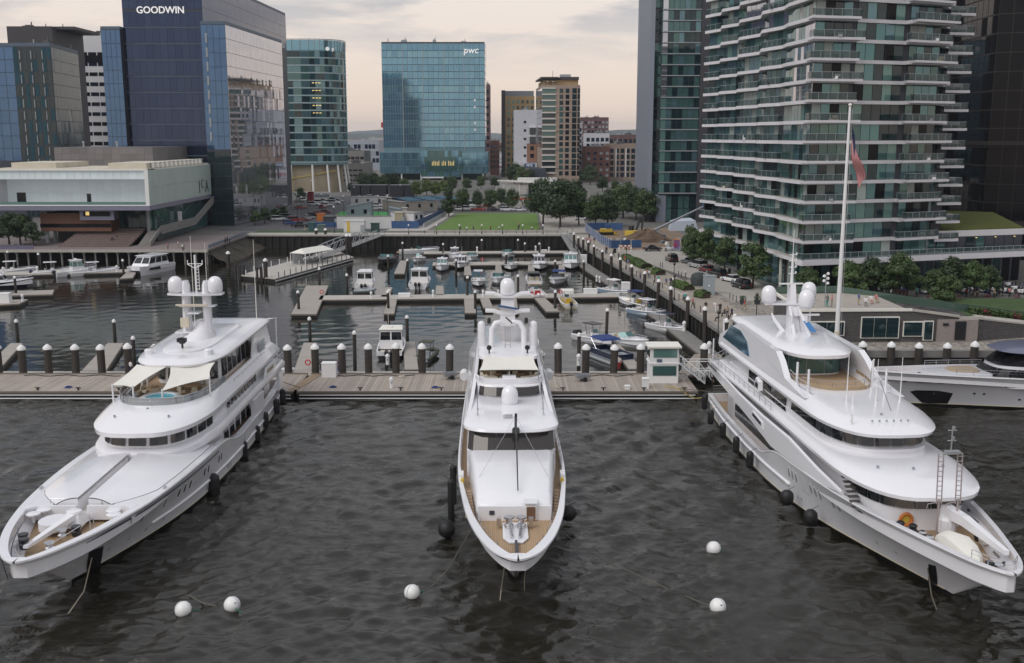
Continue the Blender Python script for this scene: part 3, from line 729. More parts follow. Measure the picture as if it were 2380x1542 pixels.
# --- pwc tower ----------------------------------------------------------
o=thing('office_tower','wide teal blue glass tower with small white pwc lettering','office tower',(-47.6,650,GZ))
B1(('wall',mull_t,o),'box',-31,31,0,34,Lz(19),Lz(84.8))
panes(o,(-31,0),(31,0),Lz(23),Lz(84.6),20,15,[gl_teal],.22,.5,.15,seed=5,tilt=.002,pick=lambda i,j,r:[gl_teal,gl_teal2,gl_teal,gl_teal3,gl_teal2][(j+(r.random()<.12))%5])
panes(o,(31,0),(31,34),Lz(23),Lz(84.6),10,15,[gl_teal],.2,.5,.15,single=False)
mu=MB()
for i in range(41):mu.box(-31+i*1.55-.05,-31+i*1.55+.05,-.26,0,Lz(22.6),Lz(84.8))
for i in (4,8,12,16):mu.box(-31+i*3.1-.22,-31+i*3.1+.22,-.34,0,Lz(20.5),Lz(84.8))
tag(mu.build('mullion',mull_l,o),kind='stuff')
b=MB();ringwall(b,rect(-31,31,0,34),Lz(84.8),Lz(85.6),.5);b.build('parapet',mull_d,o)
for z in (46.5,50.6,33,37):
    B1(('window_blind',white2,o),'box',24.4,25.6,-.3,-.17,Lz(z),Lz(z+1.4))
B1(('podium',mull_t,o),'box',-33,33,-4,32,Lz(7.4),Lz(20.3))
panes(o,(-33,-4),(-8,-4),Lz(7.5),Lz(20.1),14,3,[gl_teal3,gl_teal],.15,.3,.1,name='podium_pane',seed=6)
panes(o,(17,-4),(33,-4),Lz(7.5),Lz(20.1),9,3,[gl_teal3,gl_teal],.15,.3,.1,name='podium_pane',seed=7)
B1(('podium_frame',mull_t,o),'box',-8,17,-5,-4,Lz(5.5),Lz(21.5))
panes(o,(-8,-5),(17,-5),Lz(5.7),Lz(21.3),12,4,[gl_green,gl_teal2],.2,.3,.1,name='podium_pane',seed=8)
B1(('lit_window',gl_green,o),'box',-4.3,13.5,-5.35,-5.1,Lz(9),Lz(17.6))
for k in range(14):
    if k in (5,9):continue
    B1(('hanging_lamp',lamp_y,o),'box',-1.1+k*1.0,-.8+k*1.0,-5.5,-5.36,Lz(12.2),Lz(12.2+[2.2,2.9,2.5][k%3]))
B1(('ground_floor',gl_dark,o),'box',-31,31,2,28,-.2,Lz(7.4))
for x in (-31,-20,-8,5,17,30):
    B1(('column',white2,o),'lathe',[(.5,0),(.5,Lz(7.4))],(x,-3,0),8)
B1(('entrance_canopy',white2,o),'box',-7,6,-7,-5,Lz(4.7),Lz(5.4))
text_part('sign_lettering','pwc',5.4,(22.9,-.5,Lz(80.6)),(R(90),0,0),sign_w,o,shear=.12,cond=.05)
b=MB()
for x in (-31.6,-31.6):b.tube([(x,5,Lz(30)),(x,5,Lz(46))],.25,5)
b.cbox((-32,5,Lz(35)),1.6,1.6,3.2);b.build('facade_hoist',red_p,o)
B1(('roof_crane',mull_d,o),'tube',[(-28.5,6,Lz(85)),(-27.6,6,Lz(88.4)),(-26.8,6,Lz(85))],.2,5)
rooftop(o,-28,28,2,30,Lz(84.8),12,6)

# --- apartment tower with roof cap, hotel, white block ------------------------
block('hotel','tan hotel block with grey top floor behind the white building','hotel',-6.8,14.5,690,720,54.5,buff_m,7,13,[gl_dark,gl_green],1.4,1.6,zb=2,ztop=1.0)
o=col.objects[[x.name for x in col.objects if x.name.startswith('hotel')][0]]
B1(('top_storey',mat('grey_top',(.19,.21,.23),rough=.6),o),'box',-10,10.2,.5,28,51,55)
B1(('corner_pier',brown_m,o),'box',-10.7,-8.2,-.3,29,0,55.4)
o=block('apartment_block','white block with few square windows and painted mural at its foot','apartment block',1.0,15,640,665,44.5,wallw_m,1,1,[None],units=1)
for z in (19,24,29,34,39):
    B1(('window',gl_black,o),'box',-.9,.5,-.1,.1,z-5,z-3.6)
for z in (27,32.2):
    B1(('bay_window',gl_dark,o),'box',2.6,6.2,-1.0,.1,z-4.8,z-.8)
    B1(('bay_hood',white2,o),'box',2.4,6.4,-1.2,.1,z-.8,z-.3)
B1(('brick_bay',mat('orange_brick',(.27,.15,.10),rough=.9,var=.1),o),'box',1.0,7,-.6,.05,11,22)
for z in (13.5,18): 
    B1(('window',gl_black,o),'box',3,5.2,-.75,-.6,z,z+2.4)
B1(('shop',wallw_m,o),'box',-4.5,7,-6,-.7,0,10.5)
rr=random.Random(8)
for k in range(26):
    b=MB();cx,cz,q=rr.uniform(-2.6,5.6),rr.uniform(1.6,7.2),rr.uniform(.4,1.2)
    b.prism([(cx+q*math.cos(a+rr.uniform(-.3,.3)),cz+q*.8*math.sin(a)) for a in [k2*1.05 for k2 in range(6)]],0,.03+k*.004)
    b.xform(Matrix.Translation((0,-6.05,0))@Matrix.Rotation(R(90),4,'X'));b.build('mural_patch',rr.choice([red_p,mull_l,mat('mural_pink',(.45,.15,.2),rough=.8),mull_b,white2,blue_p]),o)
B1(('shop_sign',blue_p,o),'box',-.6,5.6,-6.3,-6.05,7.9,10.2)
text_part('sign_lettering','PETE',1.7,(2.5,-6.45,9.05),(R(90),0,0),sign_w,o)

o=thing('apartment_block','tall beige apartment tower with brown overhanging roof cap','apartment block',(28,600,GZ))
Pp=lp(o,[(16.9,600),(38.2,600),(38.2,632),(14.6,652)])
B1(('wall',tan_m,o),'prism',Pp,-.5,54.5)
panes(o,(Pp[0][0]+.2,0),(Pp[0][0]+7.6,0),6,53,1,14,[gl_green,gl_dark],.1,1.0,.1,name='bay_window')
for k in range(15):
    B1(('balcony_slab',white2,o),'box',Pp[0][0]-.2,Pp[0][0]+7.7,-.9,.02,5.5+k*3.36,5.9+k*3.36)
panes(o,(-1.8,0),(1.2,0),4,53,1,15,[gl_dark,gl_green],.9,.9,.08,name='window')
panes(o,(1.6,0),(4.6,0),4,53,1,15,[gl_dark,gl_black],.9,.9,.08,name='window',seed=3)
panes(o,(5.6,0),(8.4,0),4,53,1,15,[gl_black,gl_dark],.3,.5,.08,name='window',seed=4)
panes(o,(8.8,0),(10.2,0),4,53,1,15,[gl_black,gl_dark],.1,.5,.08,name='window',seed=5)
for z in (8,18.5,29,39.5):
    B1(('string_course',brown_m,o),'box',-2.6,10.25,-.16,.02,z,z+.22)
panes(o,Pp[3],Pp[0],20,53,4,10,[gl_silver],.15,.35,.08,name='bay_window',seed=6)
B1(('penthouse',buff_m,o),'prism',[(x*.9,2+y*.9) for x,y in Pp],54.5,57.5)
b=MB();b.prism([(-11.8,-1),(-2,-1),(0,20),(-14,40)],58,58.9);b.box(-1,9.5,1,22,57.5,59);b.build('roof_cap',brown_m,o)
B1(('rooftop_unit',steel,o),'box',-1,5,2,10,59,60.4)
B1(('antenna',black_p,o),'tube',[(-5,6,58.5),(-5,6,62.5)],.12,5)
for x in (-8,-5): 
    B1(('parasol',canvas,o),'lathe',[(.1,0),(.1,1.8),(1.1,1.7),(.2,2.3)],(x,1,54.5),8)
B1(('annex',mull_d,o),'prism',[(-18,-4),(-9,-10),(-9,0),(-12,20),(-18,20)],0, lambda p:8.5)

# --- brick blocks and roofs further right ---------------------------------------
block('brick_block','dark red brick warehouse beside the beige apartment tower','brick building',43.5,58,625,660,23,brick_m,4,5,[gl_navy,mull_l],1.9,1.7,zb=2)
o=block('office_block','grey brown office block with white vertical strips next to the tall grey tower','office block',58.6,78,640,680,24.5,tan_m,6,5,dkw,1.0,1.0,zb=1.5)
for x in (-5.5,0.5):
    B1(('pilaster',white2,o),'box',x-.35,x+.35,-.4,0,2,19)
block('brick_block','purplish brick block with a stepped parapet on the skyline','brick building',55,78,860,900,44,brick_p,8,7,[gl_navy,mull_l],1.3,1.8,zb=14)
block('apartment_block','narrow white apartment slice behind the beige tower','apartment block',38,43.5,660,690,37,wallw_m,2,7,dkw,.8,1.4,zb=8,units=0)
block('brick_block','long low brick block with pale rooftops','brick building',66,100,760,790,30,brick_p,10,4,dkw,1.2,1.6,zb=8,roof=roof_m,units=6)
block('apartment_block','low white terraced block behind the brick warehouse','apartment block',50,66,720,745,31,wallw_m,5,5,dkw,1.0,1.5,zb=6,roof=roof_m,units=4)
block('brick_block','red brick block right of the teal tower','brick building',-15,-9,730,765,26,brick_m,3,5,dkw,.9,1.5,zb=4,units=1)
o=block('brick_block','tall thin brick red stack block peeping behind the right edge of the teal tower','brick building',-20,-16,780,800,66,brick_p,1,10,dkw,1.6,3,zb=6,units=1)
block('parking_garage','dark low garage building between the two teal towers','garage',-101,-79,560,600,15,concrete_d,8,3,[gl_black],.6,2.0,zb=2,roof=roof_m)
block('low_block','grey viaduct station block behind the dark garage','station',-118,-92,660,690,20,concrete_d,9,2,[gl_black,gl_dark],.7,2.4,zb=7,roof=roof_m)
b_=block('convention_hall','wide pale low hall in the distance left of the teal tower','hall',-138,-104,830,880,26,mat('pale_hall',(.34,.37,.42),rough=.6,var=.05),12,3,[gl_navy,mull_l],.5,2,zb=5,roof=roof_m,units=2)
r0=random.Random(21)
GAPS=[(-.168,-.122),(-.026,-.008),(.07,.118)]
nb=0
for k in range(44):
    ga=GAPS[k%3];Yd=r0.uniform(950,3000) if k%3!=1 else r0.uniform(900,2500)
    s=r0.uniform(*ga);wd=r0.uniform(14,40)*(Yd/1500)**.3;x=s*Yd
    zt=min(GZ+r0.uniform(8,22)*(1+(k%7==0)*.4),30+(-2 if Yd<1500 else 6))
    mm=r0.choice([brick_m,brick_p,wallw_m,tan_m,concrete,concrete_d])
    nm={'red_brick':'red brick','purple_brick':'dull brick','white_cladding':'white','tan_cladding':'tan','pale_concrete':'pale grey','grey_concrete':'grey'}[mm.name]
    block('distant_building','far %s flat roofed city building below the hills'%nm,'building',x-wd/2,x+wd/2,Yd,Yd+wd*.7,zt,mm,max(3,int(wd/5)),max(2,int((zt-GZ)/4)),dkw+[mull_l],1.6,1.9,zb=1.5,roof=r0.choice([roof_m,roof_d]),units=1,single=False)['group']='far low city buildings'
# --- tall grey tower right of centre ---------------------------------------------
gw=mat('blue_grey_cladding',(0.20,0.22,0.27),rough=.55,var=.05,scale=.1)
o=thing('office_tower','tall slim tower with blank grey side wall and teal glass front','office tower',(50,330,GZ))
B1(('side_wall',gw,o),'prism',lp(o,[(42.4,330),(43.6,329.6),(44.2,363),(42.3,363)]),4.5, lambda p:71 if p[1]>20 else 71.5)
B1(('wall',mull_d,o),'prism',lp(o,[(43.6,331.5),(58.6,331.5),(58.6,362),(44.2,362)]),-.5,80)
B1(('glass_bay',mull_d,o),'prism',lp(o,[(45.6,327.6),(57.2,327.6),(57.2,331.5),(45.6,331.5)]),8.5,80)
panes(o,(-6.4,1.5),(-4.4,1.5),5,78,1,22,[gl_dark,gl_green],.1,.5,.1,seed=1)
def pk(i,j,r):
    if i==0: return gl_silver if 8<j and r.random()<.8 else gl_green2
    return r.choice([gl_green,gl_green,gl_dark,gl_sea,gl_dark])
panes(o,(-4.4,-2.4),(7.2,-2.4),9,80,7,22,[gl_green,gl_dark],.12,.45,.1,seed=2,pick=pk)
panes(o,(-4.4,1.4),(-4.4,-2.4),9,80,2,22,[gl_dark,gl_green],.1,.45,.1,seed=3)
for k in range(22):
    B1(('floor_band',mull_l,o),'box',-4.6,7.3,-2.72,-2.4,8.85+k*3.235,9.15+k*3.235)
B1(('pier',mat('dark_slate_cladding',(.055,.055,.065),rough=.6),o),'prism',lp(o,[(57.3,327.2),(59.8,327.2),(60.2,350),(58.6,350)]),-.5,80)
B1(('base',gw,o),'prism',lp(o,[(45,327.8),(48,327.8),(48,331.5),(45,331.5)]),-.5,8.5)
panes(o,(-2,-1.8),(7.2,-1.8),.2,8.3,5,2,[gl_dark,gl_green],.2,.2,.1,name='base_pane')
o=block('office_block','concrete framed tower peeping over the curved balconies','office block',71.5,100,400,425,110,mat('grey_concrete_panel',(.25,.24,.24),rough=.8,var=.06,scale=.1),8,18,[gl_black,gl_dark],1.2,2.2,zb=30)

gl_green3=glass('glass_sea_green',(0.10,0.215,0.225),metal=.55)
# --- apartment tower with wavy balconies -----------------------------------------
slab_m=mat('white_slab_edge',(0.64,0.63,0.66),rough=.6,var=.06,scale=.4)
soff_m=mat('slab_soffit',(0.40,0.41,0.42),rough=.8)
ap=thing('apartment_tower','apartment tower with wavy white slab bands and glass balconies','apartment tower',(48,172,GZ))
FACE=[(41.2,231),(43.4,225.5),(42.5,219.6),(44.8,214.4),(43.8,208.6),(46.1,201.2),(44.9,194.6),(46.9,187.4),(46.6,183.0),(47.9,172.0)]
FRONT=[(55.6,174.2),(56.2,176.0),(65.2,179.2),(65.6,177.7),(74.2,181.8),(73.8,184.2),(75.6,187),(79.5,189),(77.5,200),(80,236),(46,243)]
poly=lp(ap,FACE+FRONT)
inset=[(42.4,231.4),(44.5,225.9),(44.0,219.9),(45.9,214.8),(45.3,209.0),(47.2,201.6),(46.4,195.2),(48.0,188.0),(48.2,183.4),(48.7,173.8),
         (55.3,176.2),(56.2,176.6),(65.1,179.8),(66.2,180.2),(72.6,183.4),(73.4,185.2),(75.2,188.0),(77.6,189.6),(77.0,200),(79.5,235),(46.4,242)]
ins=lp(ap,inset)
FZ=[5.1+0,8.9]+[8.9+3.25*k for k in range(1,17)]
ZS=[8.9+3.25*k for k in range(-1,16)]          # slab undersides (above the quay)
core=lp(ap,[(48,228),(50.5,184),(51.5,177.5),(73,187),(75,234)])
B1(('core_wall',mat('room_dark',(.05,.055,.055),rough=.8),ap),'prism',core,0,ZS[-1]+3)
ring= lambda pl:pl
for k,z in enumerate(ZS):
    sb=MB();r=random.Random(k)
    th=.58
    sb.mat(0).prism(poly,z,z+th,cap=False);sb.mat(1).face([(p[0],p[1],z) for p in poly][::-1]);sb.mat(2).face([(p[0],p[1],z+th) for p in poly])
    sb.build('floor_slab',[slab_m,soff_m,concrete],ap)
gres=[gl_green,gl_green2,gl_dark,gl_dark,gl_green3,gl_green3,gl_sea,gl_black,curtain]
left_seg=[(0,1,2),(1,2,1),(2,3,3),(3,4,2),(4,5,4),(5,6,2),(6,7,4),(7,8,2),(8,9,6)]
front_seg=[(9,10,4),(11,12,5),(13,14,4),(15,16,2)]
zz=[0.0]+[z+.6 for z in ZS]
for k in range(len(zz)-1):
    z0=zz[k];z1=ZS[k]
    for a,c,n in front_seg:panes(ap,ins[a],ins[c],z0,z1,n,1,gres,.1,.06,.08,seed=k*13+a)
for k in range(len(zz)-1):
    z0=zz[k];z1=ZS[k]
    for a,c,n in reversed(left_seg):panes(ap,ins[a],ins[c],z0,z1,n,1,[gl_silver,gl_silver,gl_green3] if (a==8 and 8<k<13) or (a in (4,6) and k>12) else [gl_green3,gl_green2,gl_sea,gl_sea,gl_dark,gl_green,curtain] if k>5 else gres,.1,.06,.08,seed=k*13+a)  # silver panes put bright sky reflections into the upper glass colour
    for a,c in ((10,11),(12,13),(14,15),(16,17),(17,18)):
        pa_=MB();pa_.prism([ins[a],ins[c],(ins[c][0]+.2,ins[c][1]+.3),(ins[a][0]+.2,ins[a][1]+.3)],z0,z1);pa_.build('party_wall',mull_d,ap)
rail_m=mat('balcony_glass',(0.07,0.11,0.11),rough=.08,metal=.1);rail_m.node_tree.nodes['Principled BSDF'].inputs['Alpha'].default_value=.5
def balcony(parent,pts,z,slab=0.0,seed=0):
    """glass balustrade along pts on top of a slab, posts and top rail a sub-part"""
    r=random.Random(seed)
    b=MB()
    for (x0,y0),(x1,y1) in zip(pts[:-1],pts[1:]):
        d=Vector((x1-x0,y1-y0));n=Vector((-d.y,d.x)).normalized()*.04
        b.prism([(x0,y0),(x1,y1),(x1+n.x,y1+n.y),(x0+n.x,y0+n.y)],z+.1,z+1.02)
    o_=b.build('balustrade',rail_m,parent)
    p=MB()
    for (x0,y0),(x1,y1) in zip(pts[:-1],pts[1:]):
        d=Vector((x1-x0,y1-y0));n=max(1,int(d.length/1.5))
        for i in range(n+1):p.cbox((x0+d.x*i/n,y0+d.y*i/n,z),.06,.06,1.08)
        p.tube([(x0,y0,z+1.08),(x1,y1,z+1.08)],.04,4)
    p.build('rail',mull_l,o_)
    return o_
def furniture(parent,c,z,seed):
    r=random.Random(seed);b=MB();kind=r.random()
    if kind<.5:
        b.cbox((c[0],c[1],z),1.5,.7,.4,r.uniform(0,3));b.cbox((c[0]+.3,c[1]+.4,z+.4),.9,.2,.4)
        b.build('terrace_sofa',r.choice([white2,mull_l,cream]),parent)
    else:
        b.lathe([(.06,0),(.06,.7),(.5,.72),(.5,.76)],(c[0],c[1],z),8)
        for q in (-.75,.75):b.cbox((c[0]+q,c[1],z),.45,.45,.45);b.cbox((c[0]+q*1.25,c[1],z+.45),.08,.45,.45)
        b.build('terrace_table',r.choice([mull_d,mull_l,white2]),parent)
for k,z in enumerate(ZS):
    zt_=z+.6;even=k%2
    # sawtooth balconies on the curved side
    for s,(a,c) in enumerate(((0,1),(2,3),(4,5),(6,7))):
        if k==0:continue
        if k>9 and (s+k)%3==0:continue
        p,q=poly[a],poly[c]
        balcony(ap,[(p[0]+.9,p[1]+.2),(p[0]+.12,p[1]-.1),(q[0]+.02,q[1]+.1),(q[0]+.9,q[1]+.6)],zt_)
        if (s*7+k*3)%4==0:furniture(ap,((p[0]+q[0])/2+.6,(p[1]+q[1])/2+.3),zt_,k*9+s)
    if k==0:
        wide=MB();wide.prism(lp(ap,[(46.8,172),(47.4,169.8),(97,186),(96.2,190.5)]),z-.05,z+.8);wide.build('terrace_slab',slab_m,ap)
        balcony(ap,lp(ap,[(47.0,171.8),(47.5,170.0),(96.9,186.2),(96.3,190)]),z+.8)
        continue
    # corner balcony
    p,q=poly[9],poly[10]
    e0=(p[0]-.5+(even*.3),p[1]-.9);e1=(q[0]+.2+even*.8,q[1]-1.2)
    sb=MB();sb.prism([(p[0]-.4,p[1]+2),e0,e1,(q[0]+.2,q[1]+1)],z+.2,z+.6);bs=sb.build('balcony',slab_m,ap)
    balcony(ap,[(e0[0],e0[1]+2.2),(e0[0]+.06,e0[1]+.06),(e1[0]-.06,e1[1]+.06),(e1[0]-.06,e1[1]+1.4)],z+.61)
    if k%2:furniture(ap,((e0[0]+e1[0])/2,e0[1]+1.6),z+.61,k)
    # right balcony, offset from floor to floor
    p,q=poly[13],poly[14];sh_=-.6 if even else .5
    e0=(p[0]+sh_,p[1]-1.5);e1=(q[0]+sh_+.1,q[1]-1.3)
    sb=MB();sb.prism([(p[0]+sh_,p[1]+.6),e0,e1,(q[0]+sh_,q[1]+.6)],z+.2,z+.58);sb.build('balcony',slab_m,ap)
    balcony(ap,[(e0[0]+.05,e0[1]+1.7),(e0[0]+.06,e0[1]+.06),(e1[0]-.06,e1[1]+.06),(e1[0]-.06,e1[1]+1.5)],z+.59)
    if (k*5)%3:furniture(ap,((e0[0]+e1[0])/2+1,(e0[1]+e1[1])/2+1.2),z+.59,k+40)
    # small end balcony set further back
    p=poly[17]
    sb=MB();sb.prism([(p[0]-4,p[1]-2.4),(p[0]+.7,p[1]-1.4),(p[0]+.7,p[1]+1.3),(p[0]-4,p[1]+1)],z-1.0,z-.55);sb.build('balcony',slab_m,ap)
    balcony(ap,[(p[0]-3.9,p[1]-2.3),(p[0]+.6,p[1]-1.35),(p[0]+.6,p[1]+1.2)],z-.54)
for x,y in [(44.6,222),(46.0,211),(46.8,198),(47.6,184),(50.4,174.6),(49.6,174.0)]:
    B1(('column',canvas,ap),'lathe',[(.28,0),(.28,5.6)],lp(ap,[(x,y)])[0]+(0,),10)
# low wing with a green roof
gwng=thing('low_wing','low wing with sloping green planted roof beside the apartment tower','building',(85,192,GZ))
Q=lp(gwng,[(66,184.5),(94.5,193.5),(99,216),(80,220)])
B1(('wall',mull_d,gwng),'prism',Q,-.2,8.6)
B1(('parapet',slab_m,gwng),'prism',[(p[0]*1.03,p[1]*1.03) for p in Q],8.6,9.7)
B1(('green_roof',mat('sedum_roof',(.10,.115,.02),rough=.95,var=.35,scale=.8),gwng),'prism',Q,9.7, lambda p:9.8+max(0,(p[1]+2)*.05))
panes(gwng,Q[0],Q[1],5.2,8.5,14,1,[gl_dark,gl_green,mull_d],.4,.1,.1)
panes(gwng,Q[0],Q[1],.1,4.4,14,1,[gl_black,gl_dark],.5,.1,.1)
for i in range(7):
    B1(('soffit_lamp',lamp_y,gwng),'cbox',(Q[0][0]+(Q[1][0]-Q[0][0])*(i+.5)/7,Q[0][1]+(Q[1][1]-Q[0][1])*(i+.5)/7-.6,8.3),.25,.25,.12)

# --- black towers at the right edge ---------------------------------------------------
bz=mat('bronze_mullion',(.026,.02,.018),rough=.5,metal=.1)
o=thing('office_tower','black glass tower with bronze mullion grid at the right edge','office tower',(102,228,GZ))
P_=lp(o,[(102.3,228),(150,210),(160,262),(104,268)])
B1(('wall',bz,o),'prism',P_,8,95)
panes(o,P_[0],P_[1],8.4,95,18,22,[gl_black],.16,.22,.04,limit=300)
panes(o,P_[3],P_[0],8.4,95,14,22,[gl_black],.22,.3,.04,single=False)
B1(('ground_floor',gl_black,o),'prism',[(p[0]*.97+.8,p[1]*.97+.8) for p in P_],-.2,8)
b=MB();b.prism([(p[0]-.3,p[1]-.3) for p in P_],6.8,8);b.prism([(P_[0][0]-.6,P_[0][1]-.6),(P_[1][0],P_[1][1]-.8),P_[2],P_[3]],24.5,25.4);b.build('ledge',bz,o)
for x,z in ((6.5,41),(7.1,40.6)):
    B1(('office_lamp',lamp_y,o),'cbox',(x,P_[0][1]-x*.377-.5,z),.35,.2,.25)
o=thing('office_tower','dark office tower between the balcony tower and the black glass tower','office tower',(95,275,GZ))
P_=lp(o,[(95,272),(128,276),(128,310),(95,310)])
B1(('wall',mull_d,o),'prism',P_,-.3,110)
panes(o,P_[0],P_[1],5,110,12,25,[gl_black],.3,1.1,.06)
panes(o,P_[3],P_[0],5,110,10,25,[gl_black,gl_dark],.3,1.1,.06,single=False)

# --- grey brick pavilion with roof terrace and ramp ---------------------------------------
gbrick=cells('grey_brick',(0.115,0.105,0.105),(0.05,0.047,0.047),1.1,brick=(R(90),0,0),mortar=.03)
terr_m=mat('terrace_paving',(.37,.335,.29),rough=.9,var=.1,scale=.6)
pv=thing('pavilion','low dark grey brick pavilion with people on its paved roof terrace','pavilion',(38,133.6,GZ))
T=4.05
PL=lp(pv,[(37.9,149.5),(37.4,133.6),(52.0,134.2),(58.5,134.6),(61.5,134.7),(61.8,146),(52,150.5)])
def ptop(p): return T if p[0]<14.5 else (T-.9 if p[0]<21 else T-1.4)
B1(('wall',gbrick,pv),'prism',PL,-.1,ptop)
B1(('terrace',terr_m,pv),'prism',[(p[0]*1.0,p[1]) for p in lp(pv,[(38.2,149.2),(37.8,134.2),(52.0,134.8),(51.9,150)])],T-.02,T+.05)
cp=MB()
cp.prism([(-.75,-.15),(14.05,.42),(14.05,.75),(-.4,.3)],T+.05,T+.38);cp.prism([(-.75,-.15),(-.4,.2),(.1,15.6),(-.25,15.8)],T+.05,T+.38)
cp.build('coping',canvas,pv)
cp=MB();cp.prism([(14.05,.4),(20.4,.75),(20.4,1.1),(14.05,.75)], lambda p:T+.05-(p[0]-14)*.14, lambda p:T+.36-(p[0]-14)*.14);cp.prism([(20.4,.75),(23.6,.9),(23.6,1.2),(20.4,1.05)],T-1.1,T-.75);cp.build('coping',concrete,pv)
RP=lp(pv,[(61.4,134.9),(79,140.6),(79.4,143),(61.6,138)])
B1(('ramp_wall',gbrick,pv),'prism',RP,-.1, lambda p:max(.15,(T-1.2)-(p[0]-23.4)*.158))
B1(('coping',concrete,pv),'prism',[(p[0],p[1]-.1) for p in RP], lambda p:max(.15,(T-1.2)-(p[0]-23.4)*.158), lambda p:max(.15,(T-1.2)-(p[0]-23.4)*.158)+.22)
def win(x0,x1,z0,z1,name='window',fr=canvas,m=gl_dark,y0=0.0,rot=0.0,mul=0):
    yy=-.02+x0*.041+y0
    f_=MB();f_.box(x0,x1,yy-.12,yy+.5,z0,z1);o_=f_.build(name,fr,pv)
    n=mul+1;w_=(x1-x0-.2)/n
    for i in range(n):
        g_=MB();g_.box(x0+.12+i*w_,x0+.06+(i+1)*w_,yy-.17,yy,z0+.12,z1-.12);g_.build('pane',m,o_)
win(.6,5.2,.95,2.85,mul=1);win(7.4,12.4,.55,3.4,mul=2);win(13.0,15.6,.75,2.75);win(15.7,17.0,.2,2.8,'door',canvas,gl_dark)
B1(('concrete_bay',mat('board_marked_concrete',(.27,.235,.22),rough=.9,var=.15,scale=2),pv),'box',17.5,22.8,.5,1.0,0,2.95)
B1(('door',black_p,pv),'box',19.8,21.2,.38,.5,.3,2.75)
B1(('vent',black_p,pv),'box',18.2,18.9,.36,.5,2.2,2.5)
b=MB();b.prism([(0,.4),(0,2.2),(7.2,1.35),(7.2,.6)],-.1,.08);b.xform(Matrix.Translation((24.3,1.75,.35))@Matrix.Rotation(R(18),4,'Z')@Matrix.Rotation(R(90),4,'X'));b.build('window',gl_black,pv)
# glass guard rails on the terrace and ramp
gr=MB()
for x0,y0,x1,y1,z0,z1 in ((.2,15.8,9,16.8,T,T),(9,16.8,22,8,T,T-1),(22,8,41,9.3,T-1,.4),(14.6,8,24,7.5,T,T-1.2)):
    gr.idx([(x0,y0,z0),(x1,y1,z1),(x1,y1,z1+1.05),(x0,y0,z0+1.05),(x0,y0+.05,z0),(x1,y1+.05,z1),(x1,y1+.05,z1+1.05),(x0,y0+.05,z0+1.05)],[(0,1,2,3),(7,6,5,4),(3,2,6,7)])
gr.build('glass_guard',mat('green_guard_glass',(.10,.16,.13),rough=.08,metal=.3),pv)
# planted bank and lawn behind the ramp
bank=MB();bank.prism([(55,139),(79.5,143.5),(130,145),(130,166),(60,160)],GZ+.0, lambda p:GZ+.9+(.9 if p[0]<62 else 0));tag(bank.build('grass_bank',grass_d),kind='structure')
tag(wall_run([(66,156),(130,160)],GZ,GZ+1.25,.4).build('kerb',concrete),kind='structure')

# --- flagpole ------------------------------------------------------------------------------
fp=thing('flagpole','tall white flagpole in front of the grey brick pavilion','flagpole',(41.2,130.2,GZ))
b=MB();b.lathe([(.29,2.2),(.27,9),(.15,30.0),(.05,30.1)],(0,0,0),14);b.build('pole',white2,fp,smooth=40)
B1(('base_sleeve',cream,fp),'lathe',[(.45,0),(.44,.15),(.35,.3),(.33,2.2)],(0,0,0),14)
b=MB();b.lathe([(0,0),(.18,.06),(.26,.2),(.18,.36),(0,.42)],(0,0,30.0),10);b.build('finial',canvas,fp,smooth=True)
B1(('halyard',white2,fp),'tube',[(.3,0,29.8),(.5,0,1.5)],.015,4)
fl=thing('flag','limp red and white striped flag with blue corner hanging on the white pole','flag',(41.4,130.0,GZ+27.6))
def flag_pt(u,v):      # u along the fly, v down the hoist; hanging limp, folds gathered near the pole
    x=.15+u*1.55*(1-.25*v)+.16*math.sin(u*9+v*2);z=-v*2.4-u*(6.2-1.2*v)
    y=.5*math.sin(u*7+v*3.2)*(.3+.7*u)+.35*(v-.5)
    return (x*(.75+.5*u),y,z)
stripes=[MB(),MB(),MB()]
nu,nv=22,13
for j in range(nv):
    for i in range(nu):
        k=2 if (i<9 and j<7) else (j%2)
        P4=[flag_pt(i/nu,j/nv),flag_pt((i+1)/nu,j/nv),flag_pt((i+1)/nu,(j+1)/nv),flag_pt(i/nu,(j+1)/nv)]
        stripes[k].face(P4)
        stripes[k].face([(p[0],p[1]+.02,p[2]) for p in P4][::-1])
stripes[0].build('red_stripe',mat('flag_red',(.50,.008,.02),rough=.8),fl);stripes[1].build('white_stripe',mat('flag_white',(.46,.43,.43),rough=.8),fl);stripes[2].build('canton',mat('flag_blue',(.015,.02,.07),rough=.8),fl)
# ================================================================ DOCKS AND PILES
def dock(name,label,poly,z=0.7,m=finger_wood,group=None,th=.55,fender=None,cat='dock',rz_pt=None):
    c=Vector((sum(p[0] for p in poly)/len(poly),sum(p[1] for p in poly)/len(poly)))
    o=thing(name,label,cat,(c.x,c.y,0),0,group);q=lp(o,poly)
    B1(('deck',m,o),'prism',q,z-.12,z)
    B1(('float',black_r,o),'prism',[(p[0]*.995,p[1]*.995) for p in q],-.5,z-.121)
    f=MB()
    for (x0,y0),(x1,y1) in zip(q,q[1:]+q[:1]):
        d=Vector((x1-x0,y1-y0)).normalized();n=Vector((d.y,-d.x))*.07
        f.prism([(x0,y0),(x1,y1),(x1+n.x,y1+n.y),(x0+n.x,y0+n.y)][::-1],z-.3,z-.06)
    f.build('edge_beam',mat('edge_timber',(.17,.145,.12),rough=.85,var=.2,scale=1),o)
    return o
def dpx(pts,z=.7): return [(at(x,y,z).x,at(x,y,z).y) for x,y in pts]

